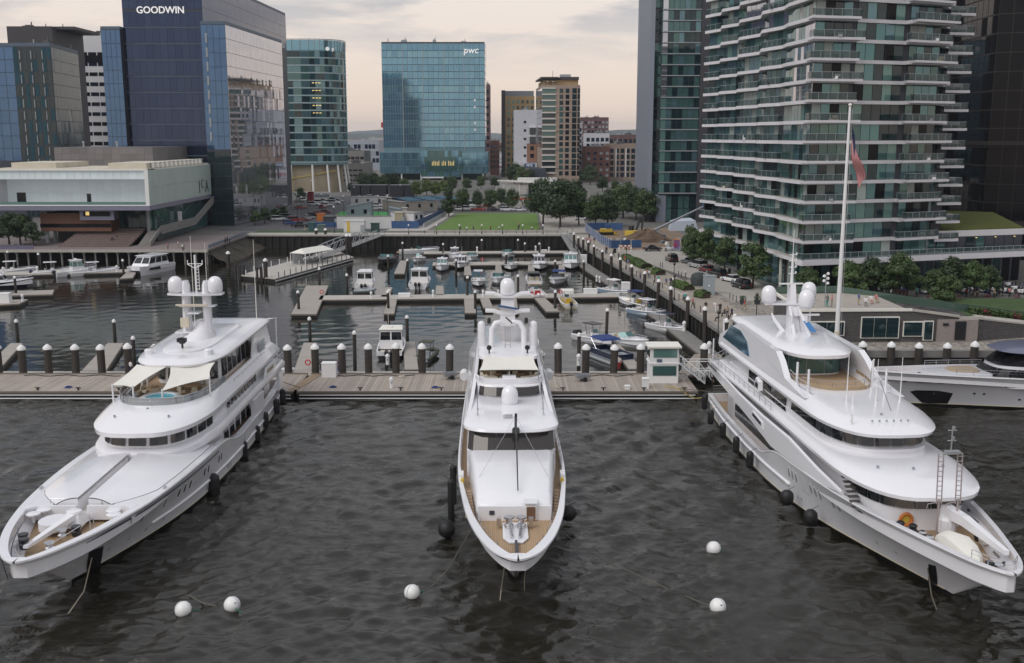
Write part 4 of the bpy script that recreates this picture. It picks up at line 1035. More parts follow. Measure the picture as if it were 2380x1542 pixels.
for nm,x0,x1,lab in (('floating_pier',-150,-25.3,'wide planked floating pier behind the left hand motor yacht'),('floating_pier',-24.9,21.5,'wide planked floating pier behind the middle motor yacht')):
    o=thing(nm,lab,'pier',(0,117.5,0),0)
    B1(('deck',dock_wood,o),'box',x0,x1,0,9.0,.82,1.0)
    B1(('float',black_r,o),'box',x0+.02,x1-.02,.05,8.9,-.6,.815)
    for zz_,hh_ in ((.08,.14),(.48,.12)):
        B1(('fender_pipe',white2,o),'tube',[(x0+.3,-.05,zz_+.05),(x1-.3,-.05,zz_+.05)],hh_*.5,6)
    b=MB();b.box(x0,x1,-.09,0,.72,.98);b.box(x0,x1,8.7,8.95,1.0,1.12);b.build('edge_beam',mat('edge_timber',(.17,.145,.12)),o)
    for k in range(int((x1-max(x0,-64))/4.7)):
        c=MB();cx=x1-1.5-k*4.7
        c.box(cx-.08,cx+.08,.3,.5,1.0,1.25);c.tube([(cx-.3,.4,1.3),(cx+.3,.4,1.3)],.07,5);c.build('cleat',black_p,o)
st_=thing('dock_ramp','brown boarded ramp plate across the joint of the planked pier','ramp plate',(-25.1,118,1.0))
B1(('plate',mat('brown_plate',(.27,.2,.13),rough=.8,var=.15),st_),'prism',[(-.9,0),(.3,0),(1.6,8),(.4,8)],.005,.05)
dock('walkway','pale narrow walkway along the back edge of the long planked pier',[(-150,126.6),(21,126.6),(21,129),(-150,129)],.75,concrete,cat='walkway')

CAPP={}
def pile_mesh(r,h,z0):
    k=(r,round(h,1),z0)
    if k not in CAPP:
        a=MB();a.lathe([(r,z0),(r,h-.25)],n=12);c=MB();c.lathe([(r*1.14,h-.3),(r*1.14,h-.02),(r*.45,h+r*.62),(0.02,h+r*.85)],n=12)
        CAPP[k]=(a.mesh('shaft',pile_m,60),c.mesh('cap',white2,50))
    return CAPP[k]
algae_m=mat('algae_stain',(.014,.02,.010),rough=.6,var=.4,scale=3)
alg={}
def pile(x,y,r,top,label,group,z0=-1.0,name='dock_pile'):
    o=thing(name,label,'pile',(x,y,0),0,group);s,c=pile_mesh(r,top,z0)
    obj('shaft',s,o);obj('cap',c,o)
    if r not in alg:a_=MB();a_.lathe([(r*1.015,-.9),(r*1.02,.75),(r*1.005,1.05)],n=12,cap=False);alg[r]=a_.mesh('waterline_stain',algae_m,60)
    obj('waterline_stain',alg[r],o);o.rotation_euler=(rnd.gauss(0,.012),rnd.gauss(0,.012),rnd.uniform(0,6));o.scale=(1,1,rnd.uniform(.97,1.03)); return o
for px in (-58,5-4,57,117,179,240,302,366,428,490,552,613,672,735,798,858,921,982,1045,1108,1170,1223,1297,1360,1425,1487,1552,1633):
    pile(at(px,866,1).x,126.9,.47,4.35,'thick dark pile with white cone cap along the back of the long planked pier','thick piles along the planked pier')
for px in (1911,2009,2074,2138,2204,2267,2333,2398):
    pile((px-1190)/2429*129.6,127.3,.47,4.5,'thick dark pile with white cone cap in front of the stone quay wall','thick piles at the stone quay wall')
# thin piles: (pixel x, pixel y at the waterline)
for px,py,tp in [(42,800,3.6),(268,800,3.6),(313,852,4.0),(721,797,3.6),(743,668,3.9),(695,728,3.7),(807,682,3.6),(903,726,3.6),(947,796,4.0),(825,852,4.6),
                   (92,625,3.4),(20,620,3.6),(288,645,3.7),(936,598,3.6),(903,632,3.6),(1105,727,3.7),(1086,695,4.2),(1176,625,3.6),(1204,560+30,3.6),(1290,726,3.7),(1204,690,4.2),
                   (1345,855,4.4),(1409,788,4.6),(1120,590,3.6),(1030,595,3.0),(1254,598,3.4),(1357,650,4.0),(1220,592,3.0),(1060,640,3.4),(38,690,3.8),(948,640,3.4),(1290,640,3.2)]:
    p=at(px,py,0);pile(p.x,p.y,.24,tp,'slim dark mooring pile with small white cap standing among the marina berths','slim marina piles')
for px,py,r,tp in [(618,655,.42,4.6),(532,636,.42,4.6),(808,600,.45,5.6),(815,598,.45,5.6),(735,575,.4,5.0),(757,575,.4,5.0)]:
    p=at(px,py,0);pile(p.x,p.y,r,tp,'stout dark guide pile with white cap beside the ferry float','guide piles at the ferry float')
def wall_x(y):
    for (x0,y0),(x1,y1) in zip(RW[:-1],RW[1:]):
        if y1<=y<=y0: return x0+(x1-x0)*(y0-y)/(y0-y1)
    return RW[-1][0]
def proj_x(X,Yv,Z): return 1190+FPX*X/(Yv*math.cos(PITCH)-(Z-CAM_H)*math.sin(PITCH))
for zx in (880,912,943,980,1025,1085,1150,1217,1300,1388,1487,1588,1705,1835,1975):
    tx=(1150+zx/2.856)/1.0924;best=min([129+i*.25 for i in range(620)],key=lambda yy:abs(proj_x(wall_x(yy)-.8,yy,5.6)-tx))
    pile(wall_x(best)-.8,best,.3,5.7,'dark pile with white cone cap standing against the right hand seawall','piles along the right seawall')
for px,py in ((1705,812),(1722,838),(1690,850)):
    p=at(px,py,0);pile(p.x,p.y,.3,4.8,'dark pile with white cap by the gangway to the planked pier','piles by the right gangway')

fing='finger docks of the marina'
dock('finger_dock','wide pale finger dock at the left end of the middle berths',dpx([(677,730),(735,730),(763,664),(712,664)]),m=finger_wood,group=fing)
dock('walkway','long pale cross walkway through the middle of the marina',dpx([(740,697),(1445,690),(1428,681),(746,687)]),m=concrete,cat='walkway')
dock('finger_dock','short finger dock below the white pilothouse boat',dpx([(892,729),(916,729),(922,696),(902,696)]),group=fing)
dock('finger_dock','short finger dock left of the middle yacht mast',dpx([(1081,727),(1106,727),(1104,694),(1079,694)]),group=fing)
dock('finger_dock','finger dock just left of the middle yacht radar dome',dpx([(1124,716),(1146,716),(1136,693),(1116,693)]),group=fing)
dock('finger_dock','finger dock just right of the middle yacht radar dome',dpx([(1192,722),(1204,722),(1200,693),(1186,693)]),group=fing)
dock('finger_dock','finger dock between the red seated boat and the yellow boat',dpx([(1270,724),(1300,724),(1264,690),(1240,690)]),group=fing)
dock('finger_dock','finger dock behind the planked pier left of the white pump box',dpx([(682,866),(722,866),(737,796),(706,796)],.75),group=fing)
dock('finger_dock','finger dock with the olive inflatable moored on its right side',dpx([(941,858),(972,858),(964,794),(938,794)],.75),group=fing)
dock('finger_dock','finger dock behind the planked pier left of the left yacht',dpx([(190,861),(246,861),(287,797),(250,797)],.75),group=fing)
dock('finger_dock','finger dock at the left picture edge behind the planked pier',dpx([(-45,861),(-5,861),(52,797),(25,797)],.75),group=fing)
dock('finger_dock','finger dock beside the pontoon boat with blue awning',dpx([(1462,857),(1494,857),(1440,800),(1420,800)],.75),group=fing)
dock('walkway','second cross walkway serving the back row of boats',dpx([(1005,617),(1345,614),(1338,607),(1007,610)]),m=concrete,cat='walkway')
dock('finger_dock','short dock right of the dark hulled cruiser',dpx([(916,636),(940,636),(945,606),(930,606)]),group=fing)
for px,l_ in ((1088,'between the two dark hulled runabouts'),(1160,'left of the tower boat'),(1236,'left of the blue hulled cabin boat'),(1307,'left of the big white cabin boat')):
    dock('finger_dock','narrow finger dock '+l_,dpx([(px-9,640),(px+8,640),(px+4,616),(px-8,616)]),group=fing)
dock('finger_dock','short finger dock beside the white cabin cruiser seen from astern',dpx([(1012,686),(1032,686),(1030,664),(1014,664)]),group=fing)
dock('finger_dock','short finger dock right of the white pilothouse boat',dpx([(885,690),(904,690),(912,668),(898,668)]),group=fing)
dock('walkway','narrow walkway along the foot of the far seawall',dpx([(985,590),(1325,588),(1320,583),(985,585)]),m=concrete,cat='walkway')
dock('walkway','long floating walkway along the foot of the right hand seawall',[(wall_x(y)-.95,y) for y in (138,160,192,230,262)]+[(wall_x(y)-3.7,y) for y in (262,230,192,160,138)],.8,concrete_d,cat='walkway')
dock('finger_dock','walkway between the planked pier and the right hand floating walkway',[(20.4,126.4),(27.5,126.4),(28.3,139),(24.8,139)],.86,dock_wood,cat='walkway')
# left berths
dock('walkway','walkway with four moored boats in front of the museum boardwalk',dpx([(-60,642),(310,632),(305,626),(-60,634)]),m=concrete,cat='walkway')
dock('finger_dock','short finger dock left of the white catamaran',dpx([(278,648),(308,646),(318,630),(298,630)]),group=fing)
dock('finger_dock','short floating stub dock at the far left',dpx([(20,687),(122,684),(125,674),(40,677)]),group=fing)
dock('finger_dock','dock corner with a white box at the left picture edge',dpx([(-60,712),(45,706),(65,696),(-60,700)]),group=fing)

# ferry float, canopy, gangway -------------------------------------------------------
ff=thing('ferry_float','steel ferry landing float with posts along its edge','ferry float',(-49,240,0))
FP=lp(ff,dpx([(556,640),(640,648),(822,598),(775,580)],.9))
B1(('deck',concrete,ff),'prism',FP,.7,.9)
B1(('hull',black_r,ff),'prism',[(p[0]*.99,p[1]*.99) for p in FP],-.6,.69)
for (i,j,n) in ((1,2,15),(0,3,12),(0,1,3)):
    a,c=FP[i],FP[j]
    for k in range(n):
        q=(a[0]+(c[0]-a[0])*(k+.5)/n,a[1]+(c[1]-a[1])*(k+.5)/n)
        B1(('post',navy if i==1 else white2,ff),'tube',[(q[0]*.985,q[1]*.985,.9),(q[0]*.985,q[1]*.985,2.1)],.09,5)
b=MB()
a,c=FP[1],FP[2];d=Vector((c[0]-a[0],c[1]-a[1])).normalized();n=Vector((d.y,-d.x))*.08
b.prism([(a[0],a[1]),(c[0],c[1]),(c[0]+n.x,c[1]+n.y),(a[0]+n.x,a[1]+n.y)][::-1],.25,.5);b.build('rub_rail',white2,ff)
for q in ((-9.7,-19.5),(-4.3,-23)):
    for k in range(4):
        B1(('fender_pile',pile_m,ff),'lathe',[(.25,-1),(.25,3.1)],(q[0]+(k%2)*.6+k*.35,q[1]+(k//2)*.5,0),7)
cn=thing('canopy','white fabric shelter with pitched roof on the ferry float','canopy',(-46.6,243,.9),R(64))
L2,W2=5.6,2.2
b=MB();b.idx([(-L2,-W2,2.7),(L2,-W2,2.7),(L2,W2,2.7),(-L2,W2,2.7),(-L2*.75,0,3.7),(L2*.75,0,3.7)],[(0,1,5,4),(2,3,4,5),(1,2,5),(3,0,4)])
b.idx([(-L2,-W2,2.66),(L2,-W2,2.66),(L2,W2,2.66),(-L2,W2,2.66)],[(3,2,1,0)]);b.build('roof',canvas,cn)
for x in (-L2,0,L2):
    for y in (-W2,W2):
        B1(('post',white2,cn),'tube',[(x*.97,y*.95,0),(x*.97,y*.95,2.7)],.09,6)
for k in range(5):
    B1(('seat',mull_l,cn),'cbox',(-4+k*2,.6,0),.5,.5,1.0)
gw_=thing('gangway','arched aluminium truss gangway from the ferry float up to the quay','gangway',(0,0,0))
A0,A1=at(705,612,.95),at(885,546,GZ+.15)
for side in (-1,1):
    dv=(A1-A0);nn=Vector((-dv.y,dv.x,0)).normalized()*1.15*side
    b=MB();n=12
    top=[A0+dv*(i/n)+nn+Vector((0,0,1.1+1.6*math.sin(math.pi*min(1,(i/n)*1.1))**.6)) for i in range(n+1)]
    bot=[A0+dv*(i/n)+nn+Vector((0,0,.0)) for i in range(n+1)]
    b.tube(top,.12,5);b.tube(bot,.13,5)
    for i in range(n+1):b.tube([bot[i],top[i]],.07,4)
    for i in range(n):b.tube([bot[i],top[i+1]],.055,4)
    b.build('truss',steel,gw_)
nn=Vector((-(A1-A0).y,(A1-A0).x,0)).normalized()
b=MB();b.idx([A0-nn,A0+nn,A1+nn,A1-nn,A0-nn+Vector((0,0,.1)),A0+nn+Vector((0,0,.1)),A1+nn+Vector((0,0,.1)),A1-nn+Vector((0,0,.1))],[(4,5,6,7),(3,2,1,0),(0,1,5,4),(2,3,7,6)]);b.build('deck',concrete_d,gw_)
B1(('gate_frame',steel,gw_),'cbox',(at(692,612,.9).x,at(692,612,.9).y,.9),2.2,1.4,2.4,.5)
def ramp(label,p0,p1,w=.8,hr=1.05):
    o=thing('gangway',label,'gangway',(0,0,0));dv=p1-p0;n=Vector((-dv.y,dv.x,0)).normalized()*w
    b=MB();u=Vector((0,0,.12));b.idx([p0-n,p0+n,p1+n,p1-n,p0-n+u,p0+n+u,p1+n+u,p1-n+u],[(4,5,6,7),(3,2,1,0),(0,1,5,4),(2,3,7,6),(1,2,6,5),(3,0,4,7)]);b.build('deck',concrete_d,o)
    for s in (-1,1):
        b=MB();b.tube([p0+n*s+u*9,p1+n*s+u*9],.05,5);b.tube([p0+n*s+u*5,p1+n*s+u*5],.035,5)
        k=max(3,int(dv.length/1.6))
        for i in range(k+1):b.tube([p0+dv*i/k+n*s,p0+dv*i/k+n*s+u*9],.04,4)
        for i in range(k):b.tube([p0+dv*i/k+n*s+u,p0+dv*(i+1)/k+n*s+u*9],.025,4)
        b.build('handrail',steel,o)
ramp('steep narrow gangway from the far quay corner down to the floating walkway',at(1345,604,.85),at(1310,548,GZ+.1))
ramp('white gangway from the cobbled quay down to the planked pier beside the right yacht',Vector((22.6,124.5,1.1)),Vector((31.5,131.5,GZ+.1)),1.0)
ramp('white gangway rising from the museum boardwalk at the left picture edge',at(-40,600,.8),at(40,575,GZ+.1),1.0)

# pier furniture ------------------------------------------------------------------
def pedestal(x,y,z,label,s=1.0):
    o=thing('power_pedestal',label,'power pedestal',(x,y,z),0,'power pedestals on the docks')
    b=MB();b.lathe([(.22*s,0),(.2*s,.9*s),(.26*s,.95*s),(.26*s,1.12*s),(.1*s,1.3*s)],n=8);b.build('body',white2,o,smooth=40)
    B1(('socket',mull_l,o),'cbox',(0,-.2*s,.55*s),.16*s,.06,.2*s); return o
for px,py,z,s in [(863,694,.7,1),(905,688,.7,1),(1007,690,.7,1),(1123,690,.7,1),(1158,688,.7,.9),(910,902,1.0,1.0),(901,848,.75,1.1),(918,800,.7,1),(1345,850,.75,1.2),(1513,846,.75,1.2),(1387,655,.8,1),(1394,657,.8,1),(1590,770,.8,1.2),(1648,822,.86,1.3),(1109,585,.7,1),(1245,583,.7,1),(1276,586,.7,1),(87,634,.7,1.1),(272,632,.7,1.1),(53,702,.7,1.1),(8,636,.7,1.1)]:
    p=at(px,py,z);pedestal(p.x,p.y,z,'small white power pedestal with domed cap on the dock',s)
def locker(x,y,z,w,d,h,label,rz=0.0,m=white2):
    o=thing('dock_box',label,'dock box',(x,y,z),rz)
    B1(('body',m,o),'cbox',(0,0,0),w,d,h);B1(('lid',m,o),'prism',[(-w/2-.05,-d/2-.05),(w/2+.05,-d/2-.05),(w/2+.05,d/2+.05),(-w/2-.05,d/2+.05)],h+.002,h+.1,scale=[(-w/2+.05,-d/2+.05),(w/2-.05,-d/2+.05),(w/2-.05,d/2-.05),(-w/2+.05,d/2-.05)]); return o
for px,py,z,w,d,h,l in [(766,876,1.0,1.75,1.0,1.75,'large white box cabinet on the planked pier near the finger dock'),(1500,902,1.0,.75,.6,1.15,'upright white cabinet on the planked pier left of the booth'),(1458,905,1.0,.6,.4,.4,'small low white box on the planked pier edge'),(1454,680,.8,1.6,1.1,1.9,'white cabinet beside the right hand seawall'),(1356,612,.8,1.5,1.1,1.9,'white cabinet at the far end of the right floating walkway'),
                             (1372,683,.7,2.6,.8,.9,'long white dock box on the cross walkway, right of the pair'),(1318,684,.7,2.4,.8,.9,'long white dock box beside the blue canvas boat'),(940,690,.7,2.2,.8,.6,'low white dock box near the white cabin cruiser'),(13,704,.7,1.9,1.2,1.7,'white box on the dock corner at the left picture edge'),(1265,588,.7,1.5,.7,.7,'white box on the walkway below the far seawall'),(652,868,.75,3.4,.9,.55,'low white box on the pier behind the left yacht stern')]:
    p=at(px,py,z);locker(p.x,p.y,z,w,d,h,l)
def ring(px,py,z,label):
    p=at(px,py,z);o=thing('life_ring',label,'life ring',(p.x,p.y,z));b=MB()
    b.tube([(0.33*math.cos(a),0,.75+.33*math.sin(a)) for a in [k*math.pi/6 for k in range(13)]],.08,6,False);b.build('ring',mat('ring_red',(.5,.05,.04),rough=.6),o)
    B1(('stand',white2,o),'box',-.05,.05,.1,.16,0,1.2)
ring(748,688,.7,'red life ring on its stand by the wide pale finger dock');ring(716,856,.75,'red life ring leaning by the finger dock behind the pier');ring(1034,612,.7,'red life ring near the dark hulled cruiser');ring(1302,688,.7,'red life ring beside the blue canvas boat');ring(1437,852,.75,'red life ring near the pontoon boat');ring(1121,611,.7,'red life ring on the back cross walkway')
# harbour booth
bo_=thing('harbor_booth','white two storey dock booth with outside stair on the planked pier','booth',(18.1,122.6,1.0))
b=MB();b.box(-1.7,1.7,-1.2,1.4,0,2.3);b.box(-1.8,1.8,-1.3,1.5,2.3,2.5);b.box(-1.7,1.7,-1.2,1.4,2.5,4.3);b.build('wall',white2,bo_)
B1(('roof',canvas,bo_),'box',-2.0,2.0,-1.5,1.7,4.3,4.5)
B1(('window',gl_green,bo_),'box',-1.35,1.45,-1.26,-1.2,.95,2.1)
B1(('window',gl_green2,bo_),'box',-1.3,1.5,-1.26,-1.2,3.15,4.15)
B1(('window',gl_dark,bo_),'box',-1.76,-1.7,-1,1,3.1,4.1)
B1(('sign',mull_b,bo_),'box',-.9,-.3,-1.3,-1.2,2.6,2.95)
B1(('ledge',concrete_d,bo_),'prism',[(-1.2,-1.28),(.8,-1.28),(.2,-1.28),(-.6,-1.28)],1.0,1.03)
for k in range(9):
    B1(('stair_tread',steel,bo_),'box',1.9+k*.33,2.3+k*.33,-1.3,-.5,2.3-k*.27,2.36-k*.27)
b=MB()
for y in (-1.3,-.5):
    b.tube([(1.8,y,2.4),(4.9,y,-.05)],.05,5);b.tube([(1.8,y,3.4),(4.9,y,.95)],.04,5)
    for k in range(6):b.tube([(1.8+k*.62,y,2.4-k*.49),(1.8+k*.62,y,3.4-k*.49)],.03,4)
for x in (2.6,4.4,6.0):
    for y in (.2,1.6):b.tube([(x,y,0),(x,y,2.4)],.06,5)
for z in (1.2,2.35):
    b.tube([(2.6,.2,z),(6,.2,z)],.05,5);b.tube([(2.6,1.6,z),(6,1.6,z)],.05,5);b.tube([(2.6,.2,z),(2.6,1.6,z)],.05,5);b.tube([(6,.2,z),(6,1.6,z)],.05,5)
for x0,x1 in ((2.6,4.4),(4.4,6.0)):b.tube([(x0,.2,0),(x1,.2,2.3)],.035,4);b.tube([(x1,.2,0),(x0,.2,2.3)],.035,4)
b.build('stair_frame',white2,bo_)
hs=thing('hose','yellow hose trailing over the edge of the planked pier','hose',(19.5,117.5,1.0))
B1(('tube',mat('hose_yellow',(.42,.33,.10),rough=.6),hs),'tube',[(-1.5,2.2,.06),(-.4,1.4,.06),(.2,.4,.06),(.6,-.3,-.3),(1.6,-.5,-.75),(3.0,-.2,-.7)],.07,6)
# ================================================================ SMALL BOATS
def hb_fn(B,s0=.45,pw=2.4,stern=.92,tip=.015):
    def f(s):
        if s<s0: return B/2*(stern+(1-stern)*math.sin(min(1,s/s0)*math.pi/2))
        return B/2*max(tip,1-((s-s0)/(1-s0))**pw)
    return f
def hull(parent,L,B,h0,h1,m_h,m_rim=None,m_floor=None,rake=.14,s0=.45,pw=2.4,rim=.12,fz=.3,closed_from=None,stripe=None,n=18,wlw=.82,sheer_pw=1.8,m_boot=None,stern=.92,x0=0.0,name='hull'):
    """planing hull, +x bow, stern at x0; returns (beam fn, sheer fn)"""
    m_rim=m_rim or white;m_floor=m_floor or cream
    hb=hb_fn(B,s0,pw,stern);sh= lambda s:h0+(h1-h0)*s**sheer_pw
    Lw=L*(1-rake);lev=[-.35,0,.12,.45,.8,1.0]
    rows=[]
    for i in range(n+1):
        s=i/n;row=[]
        for v in lev:
            vv=max(0,v);x=x0+s*(Lw+(L-Lw)*vv**.9)
            w=hb(s)*(wlw+(1-wlw)*vv**.7)*(1-.25*s*s*(1-vv))
            z=sh(s)*v if v>0 else v*.9
            if v<0:w*=.6
            row.append((x,w,z))
        rows.append(row)
    b=MB()
    if stripe:pass
    for sgn in (1,-1):
        for i in range(n):
            for j in range(len(lev)-1):
                q=[rows[i][j],rows[i+1][j],rows[i+1][j+1],rows[i][j+1]]
                b.cm=1 if (m_boot and j<=1) else (2 if (stripe and j==3) else 0)
                q=[(p[0],p[1]*sgn,p[2]) for p in q]
                b.face(q if sgn<0 else q[::-1])
    b.cm=0
    b.face([(p[0],-p[1],p[2]) for p in rows[0]][::-1]+[p for p in rows[0]])
    b.build(name,[m_h,m_boot or m_h,stripe or m_h],parent,smooth=50)
    # gunwale: cap and inner wall down to the floor
    g=MB();outer=[(rows[i][-1][0],rows[i][-1][1],rows[i][-1][2]) for i in range(n+1)]
    inner=[(o[0] if i<n else o[0]-rim*2,max(0.0,o[1]-rim),o[2]) for i,o in enumerate(outer)]
    for sgn in (1,-1):
        for i in range(n):
            A,Bq,C,D=outer[i],outer[i+1],inner[i+1],inner[i]
            f=[A,Bq,C,D];E_=[D,C,(C[0],C[1],fz),(D[0],D[1],fz)];F_=[(A[0],A[1]+.05,A[2]-.1),(Bq[0],Bq[1]+.05*(i<n-1),Bq[2]-.1),Bq,A]
            for q in (f,E_,F_):
                q=[(p[0],p[1]*sgn,p[2]+(.02 if q is not F_ else .02)) for p in q];g.face(q if sgn>0 else q[::-1])
    t0=rows[0][-1];g.box(t0[0]-.02,t0[0]+rim,-t0[1],t0[1],fz,t0[2]+.02)
    g.build('gunwale',m_rim,parent,smooth=40)
    f=MB();f.face([(p[0],p[1],fz) for p in inner]+[(p[0],-p[1],fz) for p in inner[::-1]]);f.build('floor',m_floor,parent)
    if closed_from is not None:
        d=MB();k0=int(closed_from*n)
        pts=inner[k0:]
        for i in range(len(pts)-1):
            a,c=pts[i],pts[i+1];cz= lambda p:p[2]+.16*min(1,p[1])
            d.face([(a[0],a[1],a[2]+.015),(c[0],c[1],c[2]+.015),(c[0],0,cz(c)),(a[0],0,cz(a))][::-1]);d.face([(a[0],-a[1],a[2]+.015),(c[0],-c[1],c[2]+.015),(c[0],0,cz(c)),(a[0],0,cz(a))])
        a=pts[0];d.face([(a[0],a[1],fz),(a[0],-a[1],fz),(a[0],-a[1],a[2]+.015),(a[0],0,a[2]+.16),(a[0],a[1],a[2]+.015)])
        d.build('foredeck',m_rim,parent,smooth=40)
    return hb,sh
def house(parent,x0,x1,w,z0,z1,rf=.5,rb=.1,ins=.12,m=None,roof=None,wz=(.4,.88),gm=None,name='cabin',front=3,side=2,back=True,over=.12,w1=None):
    m=m or white;gm=gm or dkglass;w1=w1 or w
    bot=[(x0,-w/2,z0),(x1,-w1/2,z0),(x1,w1/2,z0),(x0,w/2,z0)]
    top=[(x0+rb,-w/2+ins,z1),(x1-rf,-w1/2+ins,z1),(x1-rf,w1/2-ins,z1),(x0+rb,w/2-ins,z1)]
    b=MB();b.loft([bot,top],True,True,True);c=b.build(name,m,parent)
    def face_pt(i,u,v):
        j=(i+1)%4;B0,B1,T0,T1=map(Vector,(bot[i],bot[j],top[i],top[j]))
        return (B0.lerp(B1,u)).lerp(T0.lerp(T1,u),v)
    for i,n in ((0,side),(1,front),(2,side),(3,2 if back else 0)):
        for k in range(n):
            u0,u1=(k+.07)/n,(k+.93)/n
            P=[face_pt(i,u0,wz[0]),face_pt(i,u1,wz[0]),face_pt(i,u1,wz[1]),face_pt(i,u0,wz[1])]
            nn=(P[1]-P[0]).cross(P[3]-P[0]).normalized()*.025
            g=MB();g.loft([[p-nn for p in P],[p+nn for p in P]],True,True,True);g.build('window',gm,c)
    r=MB();r.loft([[(x0-over,-w/2,z1),(x1-rf+over*2.2,-w1/2,z1),(x1-rf+over*2.2,w1/2,z1),(x0-over,w/2,z1)],[(x0-over,-w/2,z1+.07),(x1-rf+over*2.2,-w1/2,z1+.07),(x1-rf+over*2.2,w1/2,z1+.07),(x0-over,w/2,z1+.07)],
                       [(x0+.15,-w/2+.25,z1+.14),(x1-rf-.1,-w1/2+.25,z1+.14),(x1-rf-.1,w1/2-.25,z1+.14),(x0+.15,w/2-.25,z1+.14)]],True,True,True)
    r.build('roof',roof or m,parent); return c
def outboards(parent,x,z,n,m=black_p,s=1.0):
    for k in range(n):
        y=(k-(n-1)/2)*.62*s;b=MB()
        b.loft([[(x-.45*s,y-.2*s,z),(x+.12*s,y-.2*s,z),(x+.12*s,y+.2*s,z),(x-.45*s,y+.2*s,z)],[(x-.5*s,y-.22*s,z+.35*s),(x+.12*s,y-.2*s,z+.35*s),(x+.12*s,y+.2*s,z+.35*s),(x-.5*s,y+.22*s,z+.35*s)],
                [(x-.3*s,y-.15*s,z+.58*s),(x+.02*s,y-.14*s,z+.58*s),(x+.02*s,y+.14*s,z+.58*s),(x-.3*s,y+.15*s,z+.58*s)]],True,True,True)
        b.box(x-.25*s,x-.02*s,y-.08*s,y+.08*s,-.4,z);b.build('outboard_motor',m,parent)
def console(parent,x,z,top=None,topm=None,seat=white2,s=1.0,toph=2.05):
    B1(('console',white,parent),'loft',[[(x-.35,-.4*s,z),(x+.5,-.4*s,z),(x+.5,.4*s,z),(x-.35,.4*s,z)],[(x-.35,-.38*s,z+.95),(x+.2,-.36*s,z+1.0),(x+.2,.36*s,z+1.0),(x-.35,.38*s,z+.95)]],True,True,True)
    B1(('windscreen',gl_green,parent),'loft',[[(x+.25,-.36*s,z+.98),(x+.28,.36*s,z+.98),(x+.05,.32*s,z+1.4),(x+.02,-.32*s,z+1.4)],[(x+.28,-.36*s,z+.98),(x+.31,.36*s,z+.98),(x+.08,.32*s,z+1.4),(x+.05,-.32*s,z+1.4)]],True,True,True)
    b=MB();b.box(x-1.25,x-.8,-.45*s,.45*s,z,z+.55);b.box(x-1.3,x-1.2,-.45*s,.45*s,z+.55,z+.95);b.build('helm_seat',seat,parent)
    if topm:
        b=MB()
        for sx in (-1.1,.35):
            for sy in (-.55*s,.55*s):b.tube([(x+sx*.8,sy*.8,z),(x+sx,sy*1.15,z+toph)],.035,5)
        b.build('top_frame',chrome,parent)
        b=MB();b.loft([[(x-1.5,-.85*s,z+toph),(x+.75,-.75*s,z+toph),(x+.75,.75*s,z+toph),(x-1.5,.85*s,z+toph)],[(x-1.5,-.85*s,z+toph+.06),(x+.8,-.75*s,z+toph+.06),(x+.8,.75*s,z+toph+.06),(x-1.5,.85*s,z+toph+.06)],[(x-1.3,-.7*s,z+toph+.12),(x+.5,-.6*s,z+toph+.12),(x+.5,.6*s,z+toph+.12),(x-1.3,.7*s,z+toph+.12)]],True,True,True)
        b.build('t_top',topm,parent)
def rails(parent,hb,sh,L,s0=.55,h=.35,x0=0.0,k=.9):
    b=MB()
    for sgn in (1,-1):
        pts=[(x0+L*(s0+(.97-s0)*i/8),sgn*max(.05,hb(s0+(.97-s0)*i/8)-.1)*k,sh(s0+(.97-s0)*i/8)+h) for i in range(9)]
        b.tube(pts,.022,4)
        for p in pts[::2]:b.tube([(p[0],p[1],p[2]-h),p],.018,4)
    b.build('bow_rail',chrome,parent)
def boat(px,py,rz,label,cat='motorboat',name='motorboat',s=1.0):
    p=at(px,py,0);o=thing(name,label,cat,(p.x,p.y,0),R(rz));s*=1.18;o.scale=(s,s,s); return o
GRP_=None
def center_console(px,py,rz,label,L=6.6,B=2.4,hm=None,topm=white,seat=white2,n=2,om=black_p,boot=None,floor=None,s=1.0,bowcush=None):
    o=boat(px,py,rz,label,name='center_console_boat',s=s);x0=-L/2
    hb,sh=hull(o,L,B,.75,1.15,hm or white,floor and white or white,floor or cream,x0=x0,m_boot=boot,fz=.32)
    console(o,-.1,.32,topm=topm,seat=seat);outboards(o,x0+.02,.55,n,om)
    B1(('bow_seat',bowcush or seat,o),'prism',[(L*.18,-.7),(L*.34,-.35),(L*.34,.35),(L*.18,.7)],.32,.62)
    B1(('stern_seat',seat,o),'box',x0+.3,x0+.75,-.9,.9,.32,.7)
    rails(o,hb,sh,L,.6,.22,x0); return o
def cabin_boat(px,py,rz,label,L=8.5,B=2.9,hm=None,boot=None,zr=2.5,hx=(-.12,.22),roofm=None,s=1.0,gm=None,n=2,hw=.78,flybridge=False):
    o=boat(px,py,rz,label,name='cabin_boat',s=s);x0=-L/2
    hb,sh=hull(o,L,B,.95,1.5,hm or white,x0=x0,m_boot=boot,fz=.45,closed_from=.5)
    xa,xb=hx[0]*L,hx[1]*L
    house(o,xa,xb,B*hw,.7,zr,.75,.05,.14,roof=roofm,gm=gm,wz=(.48,.88),w1=B*hw*.86)
    rails(o,hb,sh,L,.5,.42,x0);outboards(o,x0,.6,n,black_p)
    B1(('stern_seat',cream,o),'box',x0+.35,x0+.85,-B*.32,B*.32,.45,.95)
    b=MB();b.tube([(xa+.6,.3,zr+.1),(xa+.5,.3,zr+1.9)],.02,4);b.lathe([(.22,0),(.26,.1),(.2,.2)],(xa+.9,0,zr+.14),10);b.build('antenna',white2,o)
    return o
